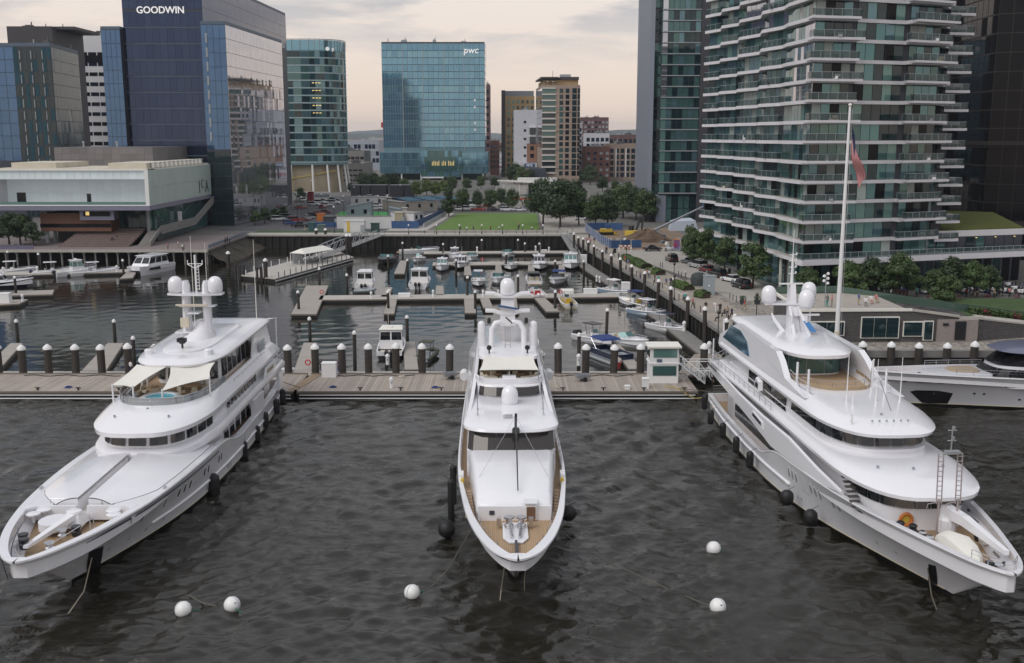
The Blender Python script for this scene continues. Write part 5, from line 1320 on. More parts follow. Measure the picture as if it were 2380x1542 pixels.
def express(px,py,rz,label,L=8.0,B=2.7,hm=None,deck=None,cock=None,topm=None,s=1.0,boot=None,rimm=None,arch=False):
    o=boat(px,py,rz,label,name='express_cruiser',s=s);x0=-L/2
    hb,sh=hull(o,L,B,.9,1.25,hm or white,rimm or white,cock or cream,x0=x0,m_boot=boot,fz=.4,closed_from=.48,n=20)
    xs=x0+L*.5
    b=MB();a=[(xs-.4,-B*.4,1.05),(xs+.5,-B*.22,1.15),(xs+.5,B*.22,1.15),(xs-.4,B*.4,1.05)];c=[(xs-.75,-B*.36,1.62),(xs-.05,-B*.2,1.68),(xs-.05,B*.2,1.68),(xs-.75,B*.36,1.62)]
    b.loft([a,c],False);b.loft([[(p[0]-.04,p[1],p[2]) for p in c],[(p[0]-.04,p[1],p[2]) for p in a]],False);b.build('windshield',gl_green if not topm else dkglass,o)
    for y in (-.55,.55):
        b=MB();b.box(xs-1.7,xs-1.2,y-.3,y+.3,.4,.85);b.box(xs-1.75,xs-1.65,y-.3,y+.3,.85,1.3);b.build('helm_seat',deck or cream,o)
    B1(('stern_seat',deck or cream,o),'box',x0+.3,x0+.8,-B*.33,B*.33,.4,.85)
    if topm:
        B1(('canopy',topm,o),'loft',[[(xs-2.6,-B*.4,1.9),(xs-.2,-B*.38,1.95),(xs-.2,B*.38,1.95),(xs-2.6,B*.4,1.9)],[(xs-2.5,-B*.34,2.1),(xs-.5,-B*.32,2.15),(xs-.5,B*.32,2.15),(xs-2.5,B*.34,2.1)]],True,True,True)
        b=MB()
        for y in (-B*.38,B*.38):
            b.tube([(xs-2.4,y,1),(xs-2.4,y,1.92)],.03,4);b.tube([(xs-.4,y,1.1),(xs-.5,y,1.95)],.03,4)
        b.build('canopy_frame',chrome,o)
    B1(('swim_platform',teak,o),'box',x0-.5,x0,-B*.38,B*.38,.3,.42)
    rails(o,hb,sh,L,.55,.3,x0); return o

express(898,610,-90,'black hulled sports cruiser with red cockpit alone at the far left berth',L=12,B=3.6,hm=black_p,rimm=black_p,cock=mat('red_brown_seat',(.2,.07,.06),rough=.7),deck=mat('red_brown_seat',(.2,.07,.06)),boot=black_p)
cabin_boat(851,668,92,'white pilothouse boat with a grey tender across its stern, left in the middle row',L=8.2,B=3.1,zr=2.9,hx=(-.25,.2),hw=.86)
def rib(px,py,rz,label,tm,L=3.4,B=1.6,topm=None,motor=True,fl=None):
    o=boat(px,py,rz,label,cat='inflatable',name='inflatable_boat');b=MB()
    path=[(-L/2,B/2-.2,.4),(L*.15,B/2-.2,.42),(L*.38,B/2-.42,.5),(L/2-.1,0,.58),(L*.38,-B/2+.42,.5),(L*.15,-B/2+.2,.42),(-L/2,-B/2+.2,.4)]
    b.tube(path,[.2,.24,.24,.24,.24,.24,.2],8);b.build('tube',tm,o,smooth=True)
    B1(('floor',fl or mull_l,o),'prism',[(-L/2+.1,-B/2+.2),(L*.3,-B/2+.4),(L*.42,0),(L*.3,B/2-.4),(-L/2+.1,B/2-.2)],.05,.25)
    b=MB();b.box(-L/2,-L/2+.12,-B/2+.25,B/2-.25,.1,.6);b.box(-.3,.2,-.3,.3,.25,.85);b.build('console',mull_l,o)
    if motor:outboards(o,-L/2,.45,1,black_p,.8)
    if topm:
        B1(('t_top',topm,o),'box',-1.1,.5,-.75,.75,2.0,2.08);b=MB()
        for x in (-.9,.3):
            for y in (-.5,.5):b.tube([(x,y,.3),(x,y*1.3,2.0)],.03,4)
        b.build('top_frame',black_p,o)
    return o
rib(848,681,5,'small grey inflatable tied across the stern of the white pilothouse boat',mull_l,3.6,1.5)
cabin_boat(978,664,88,'white cabin cruiser seen from astern beside a short finger dock',L=9,B=3.4,zr=3.0,hx=(-.22,.16),hw=.88)
center_console(972,609,-100,'small white open boat moored left on the back walkway',L=5.2,B=2.1,topm=None,n=1)
express(975,590,8,'long white open launch lying under the far seawall with people aboard',L=9,B=2.3)
cabin_boat(1028,628,-90,'white walkaround boat with green windscreen, bow towards the camera, left of the dark runabouts',L=7.8,B=2.8,boot=black_p,hx=(-.15,.12),zr=2.2,gm=gl_green2)
cabin_boat(1070,622,-90,'dark hulled runabout with white deck, bow towards the camera, left of the first finger dock',L=8.5,B=3.0,hm=mat('dark_grey_hull',(.03,.03,.035),rough=.2,coat=.4),hx=(-.15,.14),zr=2.2)
cabin_boat(1057,602,-80,'small white boat behind the dark hulled runabout',L=6.5,B=2.4,hx=(-.1,.2),zr=2.3)
express(1096,606,-90,'white bowrider with round cream bow cockpit on the back row',L=6.5,B=2.6)
express(1180,598,-85,'white runabout with round cream cockpit behind the tower boat',L=7,B=2.7)
center_console(1187,624,-90,'dark hulled fishing boat with a black tower top among white cabin boats',L=8.6,B=2.9,hm=mat('dark_grey_hull',(.03,.03,.035)),topm=black_p,n=2)
cabin_boat(1253,624,-90,'navy hulled cabin boat with white deck and wheelhouse',L=9.4,B=3.3,hm=navy,boot=black_p,hx=(-.2,.12),zr=2.5)
cabin_boat(1326,622,-92,'big white cabin boat with cream windows at the right end of the back row',L=10,B=3.6,hm=white,boot=black_p,hx=(-.22,.1),zr=2.7,gm=gl_green2,hw=.84)
center_console(1112,662,-88,'white center console with green windscreen left of the middle yacht radar dome',L=7.4,B=2.6,topm=white,boot=black_p)
express(1158,657,-92,'white bowrider with cream seats and dark arch just above the middle yacht dome',L=7.2,B=2.7,topm=None)
express(1240,658,92,'white express cruiser with black canopy in the middle row',L=8.2,B=2.8,topm=black_p)
express(1296,658,-100,'white cruiser with royal blue canvas top',L=8.6,B=3.0,topm=blue_cv)
center_console(1246,691,100,'white open boat with red seats tied to the finger dock',L=6.4,B=2.5,topm=None,seat=red_p,n=2,om=white2)
center_console(1317,710,98,'cream boat with yellow cockpit and single black outboard',L=6.8,B=2.3,topm=canvas,seat=yellow_p,floor=yellow_p,n=1,hm=mat('cream_hull',(.68,.62,.45),rough=.3))
lb=mat('light_blue_hull',(.34,.45,.58),rough=.25,coat=.3)
center_console(1430,685,-62,'pale blue hulled center console, farthest along the right seawall walkway',L=7.6,B=2.5,hm=lb,topm=white)
center_console(1473,712,122,'white center console with blue top and yellow seat by the right walkway',L=7.8,B=2.5,topm=blue_cv,seat=yellow_p,om=navy)
center_console(1509,735,-58,'pale blue hulled center console with white hard top, third along the right walkway',L=7.8,B=2.6,hm=lb,topm=white)
center_console(1553,771,-60,'white center console with dark blue top, nearest along the right walkway',L=7.2,B=2.5,topm=navy)
center_console(1383,797,-55,'white center console with black top beside the tall slim pile',L=6.8,B=2.4,topm=black_p)
express(1460,803,-52,'cream and white runabout lying beside the pontoon boat finger dock',L=7.0,B=2.5)
# pontoon boat
o=boat(1418,838,-65,'blue pontoon boat with blue awning behind the thick piles',name='pontoon_boat')
for y in (-1.05,1.05):
    B1(('pontoon',steel,o),'lathe',[(.05,3.4),(.35,2.7),(.35,-3.2),(.3,-3.3)],(0,y,.15),8,'x')
B1(('deck',mull_l,o),'box',-3.3,3.1,-1.3,1.3,.5,.62)
b=MB()
for x0,x1,y0,y1 in ((-3.2,3,-1.28,-1.2),(-3.2,3,1.2,1.28),(2.94,3.02,-1.2,1.2),(-3.2,-3.1,-1.2,1.2)):b.box(x0,x1,y0,y1,.62,1.25)
b.build('fence_panel',navy,o)
for x0,x1,y0,y1 in ((.8,2.8,-1.15,-.6),(.8,2.8,.6,1.15),(-3,-1.6,-1.15,-.5)):
    B1(('bench',mull_l,o),'box',x0,x1,y0,y1,.62,1.05)
B1(('awning',blue_cv,o),'loft',[[(-2.6,-1.25,2.4),(.4,-1.25,2.4),(.4,1.25,2.4),(-2.6,1.25,2.4)],[(-2.4,-1.0,2.62),(.2,-1.0,2.62),(.2,1.0,2.62),(-2.4,1.0,2.62)]],True,True,True)
b=MB()
for x in (-2.5,.3):
    for y in (-1.2,1.2):b.tube([(-1.1,y,1.2),(x,y,2.42)],.03,4)
b.build('awning_frame',chrome,o);outboards(o,-3.3,.5,1)
express(1222,800,95,'dark cockpit runabout with blue bimini behind the middle yacht',L=7.4,B=2.7,topm=blue_cv,cock=black_p)
center_console(1246,838,-80,'small cream launch right beside the middle yacht flank',L=5.6,B=2.0,topm=None,n=1,hm=white)
cabin_boat(912,818,92,'white topped work boat with dark hull moored behind the planked pier',L=9.0,B=3.2,hm=mat('dark_grey_hull',(.03,.03,.035)),roofm=canvas,hx=(-.2,.18),zr=3.0,hw=.88)
rib(994,833,78,'olive inflatable boat with olive top beside the finger dock',mat('olive_fabric',(.06,.065,.045),rough=.8),5.4,2.1,topm=mat('olive_fabric',(.06,.065,.045)))
center_console(31,637,20,'white boat with hard top and twin motors at the far left of the museum row',L=8.6,B=2.8,topm=white,hm=white,n=2,boot=navy)
center_console(124,639,25,'smaller white center console with white hard top, second in the museum row',L=7.2,B=2.5,topm=white,n=2,om=navy)
cabin_boat(178,640,40,'white walkaround boat with pale green glass, third in the museum row',L=7.6,B=2.7,hx=(-.12,.2),zr=2.8,gm=gl_green2,n=2)
center_console(222,639,30,'cream decked center console with white top and pale motors left of the catamaran dock',L=8.8,B=2.8,topm=white,n=2,om=white2,floor=cream)
# power catamaran
o=boat(350,634,-106,'white power catamaran with dark wrapped windshield, right end of the museum row',cat='catamaran',name='power_catamaran')
for y in (-1.35,1.35):
    b=MB();secs=[]
    for s in [i/12 for i in range(13)]:
        x=-5.2+10.4*s;w=.75*(1 if s<.5 else max(.03,1-((s-.5)/.5)**2.2));h=1.35+.35*s
        secs.append([(x,y-w,h),(x-.3*s,y-w*.6,0),(x-.3*s,y-w*.4,-.4),(x-.3*s,y+w*.4,-.4),(x-.3*s,y+w*.6,0),(x,y+w,h)])
    b.loft(secs,True,True,True);b.build('hull',white,o,smooth=40)
B1(('bridge_deck',white,o),'prism',[(-5.1,-2.05),(2,-2.05),(4.4,-1.5),(4.7,0),(4.4,1.5),(2,2.05),(-5.1,2.05)],.9, lambda p:1.5+.2*max(0,p[0])/4)
house(o,-3.4,3.2,3.6,1.5,3.3,1.5,.2,.35,wz=(.3,.86),front=2,side=3)
B1(('bow_hatch',dkglass,o),'prism',[(.9,-1.2),(2.7,-1.0),(2.7,1.0),(.9,1.2)],1.6,1.9)
for y in (-2.12,2.08):
    b=MB();b.prism([(0,0),(3.6,.2),(3.4,.55),(.3,.55)],0,.05);b.xform(Matrix.Translation((-.4,y,.75))@Matrix.Rotation(R(90),4,'X'));b.build('hull_window',dkglass,o)
outboards(o,-5.2,.7,2,black_p)
cabin_boat(14,668,15,'dark hulled boat partly out of frame above the dock corner at the left edge',L=9,B=3,hm=navy,hx=(-.2,.05),zr=2.2)
# ================================================================ MOTOR YACHTS
def catmull(rows,n):
    out=[];m=len(rows)
    for i in range(m-1):
        p0,p1,p2,p3=rows[max(0,i-1)],rows[i],rows[i+1],rows[min(m-1,i+2)]
        for k in range(n):
            t_=k/n;o=[]
            for a,b,c,d in zip(p0,p1,p2,p3):
                # limited tangents keep the curve from overshooting
                m1=(c-a)/2 if (b-a)*(c-b)>0 else 0;m2=(d-b)/2 if (c-b)*(d-c)>0 else 0
                h=t_*t_*(3-2*t_);o.append(b+(c-b)*h+m1*(t_*(1-t_)**2)-m2*(t_*t_*(1-t_)))
            out.append(o)
    out.append(list(rows[-1])); return out
class Yacht:
    def __init__(s,root,rows,mh=None,flare=1.5):
        s.root=root;s.st=catmull(rows,5);s.flare=flare
    def pt(s,i,v):
        xd,xw,hd,hw,zs,zd=s.st[i]
        if v<0: return (xw,hw*(1+v*.5),v*1.2)
        return (xw+(xd-xw)*v,hw+(hd-hw)*v**s.flare,zs*v)
    def row_at(s,x,j=0):
        for i in range(len(s.st)-1):
            if s.st[i][j]<=x<=s.st[i+1][j]:
                t_=(x-s.st[i][j])/max(1e-6,s.st[i+1][j]-s.st[i][j]); return [a+(b-a)*t_ for a,b in zip(s.st[i],s.st[i+1])]
        return s.st[0] if x<s.st[0][j] else s.st[-1]
    def side(s,x,z):
        """half breadth of the hull skin at station x, height z"""
        best=0
        lo,hi=0,len(s.st)-1
        for i in range(len(s.st)-1):
            def xa(k):
                r=s.st[k];v=min(1,max(0,z/r[4])); return r[1]+(r[0]-r[1])*v,r[3]+(r[2]-r[3])*v**s.flare
            x0,y0=xa(i);x1,y1=xa(i+1)
            if x0<=x<=x1: return y0+(y1-y0)*(x-x0)/max(1e-6,x1-x0)
        return xa(0)[1] if x<1 else 0.05
    def hull(s,mh,boot,rim=.28,rimb=0,m_deck=None,stripe=None,smooth=35,deck_from=None):
        lev=[-.6,0,.07,.25,.5,.75,.93,1.0] if not stripe else [-.6,0,.07,.25,.5,stripe[0],stripe[1],1.0]
        n=len(s.st);b=MB()
        for sg in (1,-1):
            for i in range(n-1):
                for j in range(len(lev)-1):
                    b.cm=1 if j<2 else (2 if stripe and j==5 else 0)
                    q=[s.pt(i,lev[j]),s.pt(i+1,lev[j]),s.pt(i+1,lev[j+1]),s.pt(i,lev[j+1])]
                    q=[(p[0],p[1]*sg,p[2]) for p in q];b.face(q if sg<0 else q[::-1])
        b.cm=0;r0=[s.pt(0,v) for v in lev];b.face([(p[0],-p[1],p[2]) for p in r0][::-1]+r0)
        b.build('hull',[mh,boot,stripe[2] if stripe else mh],s.root,smooth=80)
        g=MB();ou,inn=[],[]
        for i in range(n):
            xd,xw,hd,hw,zs,zd=s.st[i]
            ou.append((xd,hd,zs));rm=rim+rimb*max(0,(xd/s.st[-1][0]-.55)/.45)**2;inn.append((min(xd,s.st[-1][0]-rm*1.3),max(0,hd-rm),zs))
        for sg in (1,-1):
            for i in range(n-1):
                zd0,zd1=s.st[i][5],s.st[i+1][5]
                A,B,C,D=ou[i],ou[i+1],inn[i+1],inn[i]
                up= lambda p,dz,dy=0:(p[0],p[1]+dy,p[2]+dz)
                for q in ([up(A,.0,.05),up(B,.0,.05),up(B,.1,.02),up(A,.1,.02)],[up(A,.1,.02),up(B,.1,.02),up(C,.1),up(D,.1)],[up(D,.1),up(C,.1),(C[0],C[1],zd1),(D[0],D[1],zd0)],[up(A,-.06),up(B,-.06),up(B,0,.05),up(A,0,.05)]):
                    q=[(p[0],p[1]*sg,p[2]) for p in q];g.face(q if sg>0 else q[::-1])
        t0=ou[0];g.box(t0[0]-.03,t0[0]+rim,-t0[1],t0[1],s.st[0][5],t0[2]+.1)
        g.build('bulwark',white,s.root,smooth=40)
        d=MB()
        for i in range(n-1):
            a,c=inn[i],inn[i+1];za,zc=s.st[i][5],s.st[i+1][5]
            d.face([(a[0],-a[1],za),(c[0],-c[1],zc),(c[0],c[1],zc),(a[0],a[1],za)])
        d.build('deck',m_deck or teak_y,s.root)
    def line(s,name,m,z,r,x0,x1,n=30,dz=None,sides=(1,-1),rel=None,off=.02):
        for sg in sides:
            pts=[]
            for k in range(n+1):
                x=x0+(x1-x0)*k/n;zz=z(x) if callable(z) else z
                pts.append((x,sg*(s.side(x,zz)+off),zz))
            b=MB();b.tube(pts,r,6);b.build(name,m,s.root,smooth=True)
    def patch(s,name,m,xs,sides=(1,-1),off=.03):
        """plate lying on the hull skin; xs is a list of (x, z) corners"""
        for sg in sides:
            b=MB();P=[(x,sg*(s.side(x,z)+off),z) for x,z in xs];Q=[(p[0],p[1]-sg*.06,p[2]) for p in P]
            b.loft([Q,P],True,True,True);b.build(name,m,s.root)
    def oval(s,name,m,x,z,rx,rz,slant=.25,sides=(1,-1),frame=None):
        pts=[(x+rx*math.cos(a)+slant*rz*math.sin(a),z+rz*math.sin(a)) for a in [k*math.pi/6 for k in range(12)]]
        s.patch(name,m,pts,sides)
        if frame:s.patch('port_frame',frame,[(x+(p[0]-x)*1.25,z+(p[1]-z)*1.2) for p in pts],sides,.015)
def curved(xa,xf,hb,nose,n=9,ar=.8,p=.62,hba=None):
    """half outline (port side, aft to front centre) with rounded nose"""
    hba=hba or hb;out=[(xa,0.001),(xa,(hba-ar)*.6),(xa,hba-ar),(xa+ar*.3,hba-ar*.3),(xa+ar,hba)]
    m=xf-nose
    for k in range(1,4):out.append((xa+ar+(m-xa-ar)*k/4,hba+(hb-hba)*k/4))
    for k in range(n+1):
        a=math.pi/2*k/n;out.append((m+nose*math.sin(a)**1.0,hb*max(0,math.cos(a))**p if k<n else 0.0))
    return out
def full(half,z):
    zf=z if callable(z) else (lambda q:z)
    port=[(x,y,zf(x)) for x,y in half[1:]];star=[(x,-y,zf(x)) for x,y in half[1:-1][::-1]]
    return port+star
def shell(name,parent,specs,m,cap1=True,cap0=True,smooth=45,n=9,mats=None):
    """specs: (xa, xf, hb, nose, z[, hba]) rings lofted upward"""
    rings=[full(curved(*q[:4],n=n,hba=(q[5] if len(q)>5 else None)),q[4])[::-1] for q in specs]
    b=MB();b.loft(rings,True,cap0,cap1); return b.build(name,m,parent,smooth=smooth)
def arc_resample(pts,n):
    L=[0]
    for a,b in zip(pts[:-1],pts[1:]):L.append(L[-1]+(Vector(b)-Vector(a)).length)
    def f(u):
        d=u*L[-1]
        for i in range(len(pts)-1):
            if d<=L[i+1]+1e-9:
                t_=(d-L[i])/max(1e-9,L[i+1]-L[i]); return Vector(pts[i]).lerp(Vector(pts[i+1]),t_)
        return Vector(pts[-1])
    return f
def band(parent,s0,s1,u0,u1,n,gap,m,name='window',out=.03,sub=4):
    """row of n panes on a curved wall between ring specs s0 (bottom) and s1 (top); u runs from port aft round the nose to starboard aft"""
    f0=arc_resample(full(curved(*s0[:4],n=12),s0[4]),1);f1=arc_resample(full(curved(*s1[:4],n=12),s1[4]),1)
    for k in range(n):
        ua=u0+(u1-u0)*(k+gap/2)/n;ub=u0+(u1-u0)*(k+1-gap/2)/n
        lo,hi=[],[]
        for j in range(sub+1):
            u=ua+(ub-ua)*j/sub;a,c=f0(u),f1(u);e_=1e-3
            d=(f0(min(1,u+e_))-f0(max(0,u-e_)));nrm=Vector((-d.y,d.x,0));nrm=nrm.normalized() if nrm.length>1e-9 else Vector((1,0,0))
            lo.append(a+nrm*out);hi.append(c+nrm*out)
        b=MB()
        for j in range(sub):b.face([lo[j+1],lo[j],hi[j],hi[j+1]])
        inn= lambda p,q:p
        b.build(name,m,parent)
def dome(parent,x,y,z,r,h,name='radar_dome',m=None):
    b=MB();b.lathe([(r*.55,-h*.12),(r*.9,0),(r,h*.12),(r,h*.5),(r*.93,h*.68),(r*.74,h*.85),(r*.42,h*.96),(.02,h)],(x,y,z),18); return b.build(name,m or white,parent,smooth=50)
def rail(parent,pts,h=.95,n=3,m=None,name='railing',every=1):
    b=MB();up= lambda p,k:(p[0],p[1],p[2]+h*k)
    for k in ([1.0,.55] if n<3 else [1.0,.66,.33]):b.tube([up(p,k) for p in pts],.028 if k==1 else .018,5)
    for p in pts[::every]:b.tube([p,up(p,1)],.024,5)
    return b.build(name,m or chrome,parent)
def sail(parent,c,sag=.35,m=None,name='awning',n=8,pinch=.12):
    """four-cornered shade cloth with hollow edges"""
    A,B,C,D=map(Vector,c);mid=(A+B+C+D)/4;g=[]
    for j in range(n+1):
        row=[]
        for i in range(n+1):
            u,v=i/n,j/n;p=A.lerp(B,u).lerp(D.lerp(C,u),v)
            e_=pinch*(4*u*(1-u)*abs(2*v-1)**3+4*v*(1-v)*abs(2*u-1)**3);p=p.lerp(mid,e_);p.z-=sag*16*u*(1-u)*v*(1-v);row.append(p)
        g.append(row)
    b=MB();b.loft(g,False);b.loft([[p-Vector((0,0,.03)) for p in r][::-1] for r in g],False); return b.build(name,m or canvas,parent,smooth=True)
def sofa(parent,pts,z,m=None,d=.7):
    b=MB()
    for p,q in zip(pts[:-1],pts[1:]):
        v=Vector((q[0]-p[0],q[1]-p[1]));n=Vector((-v.y,v.x)).normalized()
        b.prism([p,q,(q[0]+n.x*d,q[1]+n.y*d),(p[0]+n.x*d,p[1]+n.y*d)],z,z+.42);b.prism([p,q,(q[0]+n.x*.18,q[1]+n.y*.18),(p[0]+n.x*.18,p[1]+n.y*.18)],z+.42,z+.85)
    return b.build('sofa',m or cream,parent)
def table_set(parent,x,y,z,r=.6,n=4,m=None):
    B1(('table',m or teak,parent),'lathe',[(.08,0),(.08,.68),(r,.7),(r,.75)],(x,y,z),12)
    for k in range(n):
        a=2*math.pi*k/n+.4;cx,cy=x+math.cos(a)*(r+.4),y+math.sin(a)*(r+.4);b=MB();b.cbox((cx,cy,z+.2),.5,.5,.22,a);b.cbox((cx+math.cos(a)*.22,cy+math.sin(a)*.22,z+.42),.08,.5,.4,a);b.build('chair',cream,parent)
def fender(px,py,X,r,h,label,zc=None,name='fender',dirx=1):
    a=(px-1190)/FPX; 
    d=Vector((px-1190,FPX*math.cos(PITCH)+(771-py)*math.sin(PITCH),-FPX*math.sin(PITCH)+(771-py)*math.cos(PITCH)));t_=X/d.x
    o=thing(name,label,'fender',(X,d.y*t_,CAM_H+d.z*t_ if zc is None else zc));b=MB()
    b.lathe([(.05,-h/2),(r*.55,-h/2+r*.12),(r*.92,-h/2+r*.5),(r,-h/2+r),(r,h/2-r),(r*.92,h/2-r*.5),(r*.55,h/2-r*.12),(.05,h/2)],n=14);b.build('body',black_r,o,smooth=True)
    B1(('lanyard',black_p,o),'tube',[(0,0,h/2),(-.25*dirx,0,h/2+.12),(-.6*dirx,0,h/2+.3)],.025,4); return o

boot_m=mat('boot_stripe',(.012,.012,.014),rough=.4)
gold_m=mat('champagne_line',(.42,.38,.26),rough=.4)
# ---------------------------------------------------------------- left yacht
LY=thing('motor_yacht','large white motor yacht on the left with spa pool and shade sails on top','yacht',(-30.6,117,0),R(-89.35))
Y_=Yacht(LY,[(0,.6,4.2,4.1,2.5,1.35),(8,8,4.8,4.6,2.55,1.4),(18,18,5.05,4.8,2.6,1.5),(24,23.8,5.15,4.75,2.75,1.6),(29,28.5,5.25,4.6,3.8,2.9),(34,32.8,5.25,4.3,4.1,3.4),(40,37.5,5.05,3.6,4.3,3.4),(46,42,4.5,2.5,4.45,3.4),(50,45.4,3.75,1.5,4.58,3.4),(53,47.6,2.95,.75,4.66,3.4),(55.4,48.9,2.0,.34,4.72,3.45),(56.7,49.4,1.3,.14,4.74,3.5),(57.35,49.6,.8,.07,4.75,3.5),(57.7,49.7,.4,.04,4.75,3.5),(57.85,49.75,.04,.02,4.75,3.5)])
Y_.hull(white,boot_m,rim=.55)
Y_.line('stripe',navy, lambda x:Y_.row_at(x)[4]*.88-.04,.06,31,55.6,60,off=.06)
Y_.line('boot_line',gold_m,.32,.035,1,49,30)
Y_.line('rub_rail',white, lambda x:1.15+max(0,x-20)*.012,.13,1.5,42.5,40)
for i,(x,g_) in enumerate([(29.6,0),(30.3,0),(33.2,0),(34.2,0),(37.4,0),(38.5,0),(39.6,0),(42.0,1),(45.3,1)]):
    z=2.55+(x-29)*.02;Y_.oval('porthole',dkglass if not g_ else chrome,x,z,.17 if not g_ else .1,.42,.35,frame=white2)
for x in (26.0,26.8,31.2,31.9,32.6):Y_.oval('porthole',mull_l,x,.8,.12,.3,.3)
for x in (40.5,43.0,45.2,47.5):Y_.oval('porthole',mull_l,x,.95+(x-40)*.06,.1,.14,0)
Y_.patch('anchor_pocket',boot_m,[(47.3,.05),(48.6,.05),(50.6,2.5),(48.9,2.2)])
Y_.patch('chrome_plate',chrome,[(49.5,1.4),(50.2,2.2),(49.3,2.1),(48.8,1.5)],off=.06)
Y_.patch('chrome_strip',chrome,[(51.2,3.35),(54,3.62),(54,3.74),(51.2,3.47)],off=.05)
for x in (46.2,51.0,55.8):Y_.oval('fairlead',boot_m,x,3.35+(x-46)*.06,.28,.12,0)
# main deck house with side deck
shell('deck_house',LY,[(5,31,4.0,3,1.4),(5,31,4.0,3,4.5)],white)
band(LY,(5,31,4.0,3,2.2),(5,31,4.0,3,3.8),.08,.36,8,.25,dkglass);band(LY,(5,31,4.0,3,2.2),(5,31,4.0,3,3.8),.64,.92,8,.25,dkglass)
for sg in (1,-1):
    b=MB();b.prism([(12.8,sg*4.62),(17.0,sg*4.62),(17.0,sg*5.0),(12.8,sg*5.0)][::sg],2.55,4.35);b.prism([(3,sg*4.62),(5,sg*4.62),(5,sg*4.95),(3,sg*4.95)][::sg],2.5,4.3);b.build('side_screen',white,LY)
    B1(('side_panel',brown_in,LY),'prism',[(5,sg*4.04),(28,sg*4.04),(28,sg*4.08),(5,sg*4.08)][::sg],1.5,2.5)
# upper deck slab, its bulwark and the wheelhouse
shell('upper_deck',LY,[(1.2,36.5,4.7,9,4.3),(1.0,37,4.95,9,4.55),(1.0,37,4.95,9,5.0),(1.2,36.6,4.75,9,5.25)],white)
shell('wheelhouse',LY,[(7,35.9,4.2,7.5,5.2),(7,35.7,4.15,7.5,6.4)],white)
band(LY,(7,35.95,4.25,7.5,5.45),(7,35.8,4.2,7.5,6.15),.36,.64,11,.16,dkglass)
for sgu in ((.11,.29),(.71,.89)):
    band(LY,(7,35.95,4.25,7.5,5.4),(7,35.8,4.2,7.5,6.3),sgu[0],sgu[1],9,.3,dkglass)
for sg in (1,-1):
    b=MB();q=[(6.5,5.35),(12,5.35),(11.2,6.3),(6.5,6.3)]
    b.loft([[(x,sg*4.85,z) for x,z in q],[(x,sg*4.92,z) for x,z in q]],True,True,True);b.build('name_board',white2,LY)
    for k in range(5):
        B1(('name_letter',mat('gold_letter',(.35,.26,.12),rough=.4,metal=.5),LY),'loft',[[(7.7+k*.62,sg*4.925,5.6),(8.05+k*.62,sg*4.925,5.6),(8.05+k*.62,sg*4.95,6.0),(7.7+k*.62,sg*4.95,6.0)],[(7.7+k*.62,sg*4.95,5.6),(8.05+k*.62,sg*4.95,5.6),(8.05+k*.62,sg*4.97,6.0),(7.7+k*.62,sg*4.97,6.0)]],True,True,True)
# great brow with the sun deck
shell('bridge_deck',LY,[(3.2,36.5,4.3,8.5,6.25),(2.6,37.3,4.72,8.8,6.5),(2.6,37.3,4.78,8.8,6.85),(2.8,36.7,4.6,8.6,7.1),(3.4,34.4,4.3,8.0,7.55),(4.0,32.5,4.1,7.0,7.85),(4.0,32.2,3.95,7.0,7.87),(4.0,32.15,3.93,7.0,7.3)],white,cap1=False)
b=MB();b.face(full(curved(4.0,32.1,3.92,7),7.31)[::-1]);b.build('sun_deck',teak_y,LY)
band(LY,(4,32.35,4.02,7,7.87),(4,32.25,3.98,7,8.45),.33,.67,8,.03,mat('clear_screen',(.30,.33,.35),rough=.06,metal=.2),name='wind_screen',out=0)
Y2=[(x,y) for x,y in curved(4,32.3,4.0,7)]
rail(LY,[(x,y,7.87) for x,y in Y2[9:-1]]+[(32.3,0,7.87)]+[(x,-y,7.87) for x,y in Y2[9:-1][::-1]],.62,2,chrome,every=2)
b=MB();b.lathe([(1.75,0),(1.75,.62),(1.62,.72),(1.25,.72),(1.2,.45)],(29.6,0,7.31),28,cap=False);b.build('spa_tub',white,LY,smooth=40)
B1(('spa_water',teal_w,LY),'lathe',[(1.22,.6),(.01,.6)],(29.6,0,7.31),28)
sofa(LY,[(27.6,-3.3),(29.6,-3.0),(30.6,-2.2)],7.31,mull_l);sofa(LY,[(30.6,2.2),(29.6,3.0),(27.6,3.3)],7.31,canvas);sofa(LY,[(25.2,-3.4),(27.0,-3.4)],7.31,mat('tan_cushion',(.33,.26,.18),rough=.8))
table_set(LY,25.6,1.6,7.31,.8,6);table_set(LY,26.4,-1.6,7.31,.5,3)
shell('sky_lounge',LY,[(8,22.5,3.1,2.5,7.3),(8,22.2,3.0,2.5,9.8)],white)
band(LY,(8,22.5,3.12,2.5,7.7),(8,22.3,3.05,2.5,9.4),.1,.9,16,.22,dkglass)
b=MB()
for x,y in ((25.6,2.9),(25.6,-2.9),(23,3.3),(23,-3.3)):b.tube([(x,y,7.3),(x,y,9.9)],.09,6)
b.build('deck_post',white,LY)
shell('hard_top',LY,[(4.2,26.2,3.5,6,9.72),(3.6,27.0,3.95,6.4,9.92),(3.5,27.1,4.02,6.4,10.12),(3.7,26.8,3.9,6.3,10.32),(4.6,25.6,3.3,6,10.5),(6,23.5,2.2,5.5,10.62)],white)
shell('roof_crown',LY,[(9.5,24.0,2.35,5,10.45),(9.5,24.0,2.35,5,10.72),(10,23.4,2.1,5,10.85)],white)
b=MB();b.loft([[(17.2+2.6*math.cos(a)*k,1.55*math.sin(a)*k+.9*(1-k),z) for a in [j*math.pi/8 for j in range(16)]] for k,z in ((1,10.85),(.8,11.25),(.5,11.8),(.3,12.4))],True,False,True);b.build('mast_base',white,LY,smooth=True)
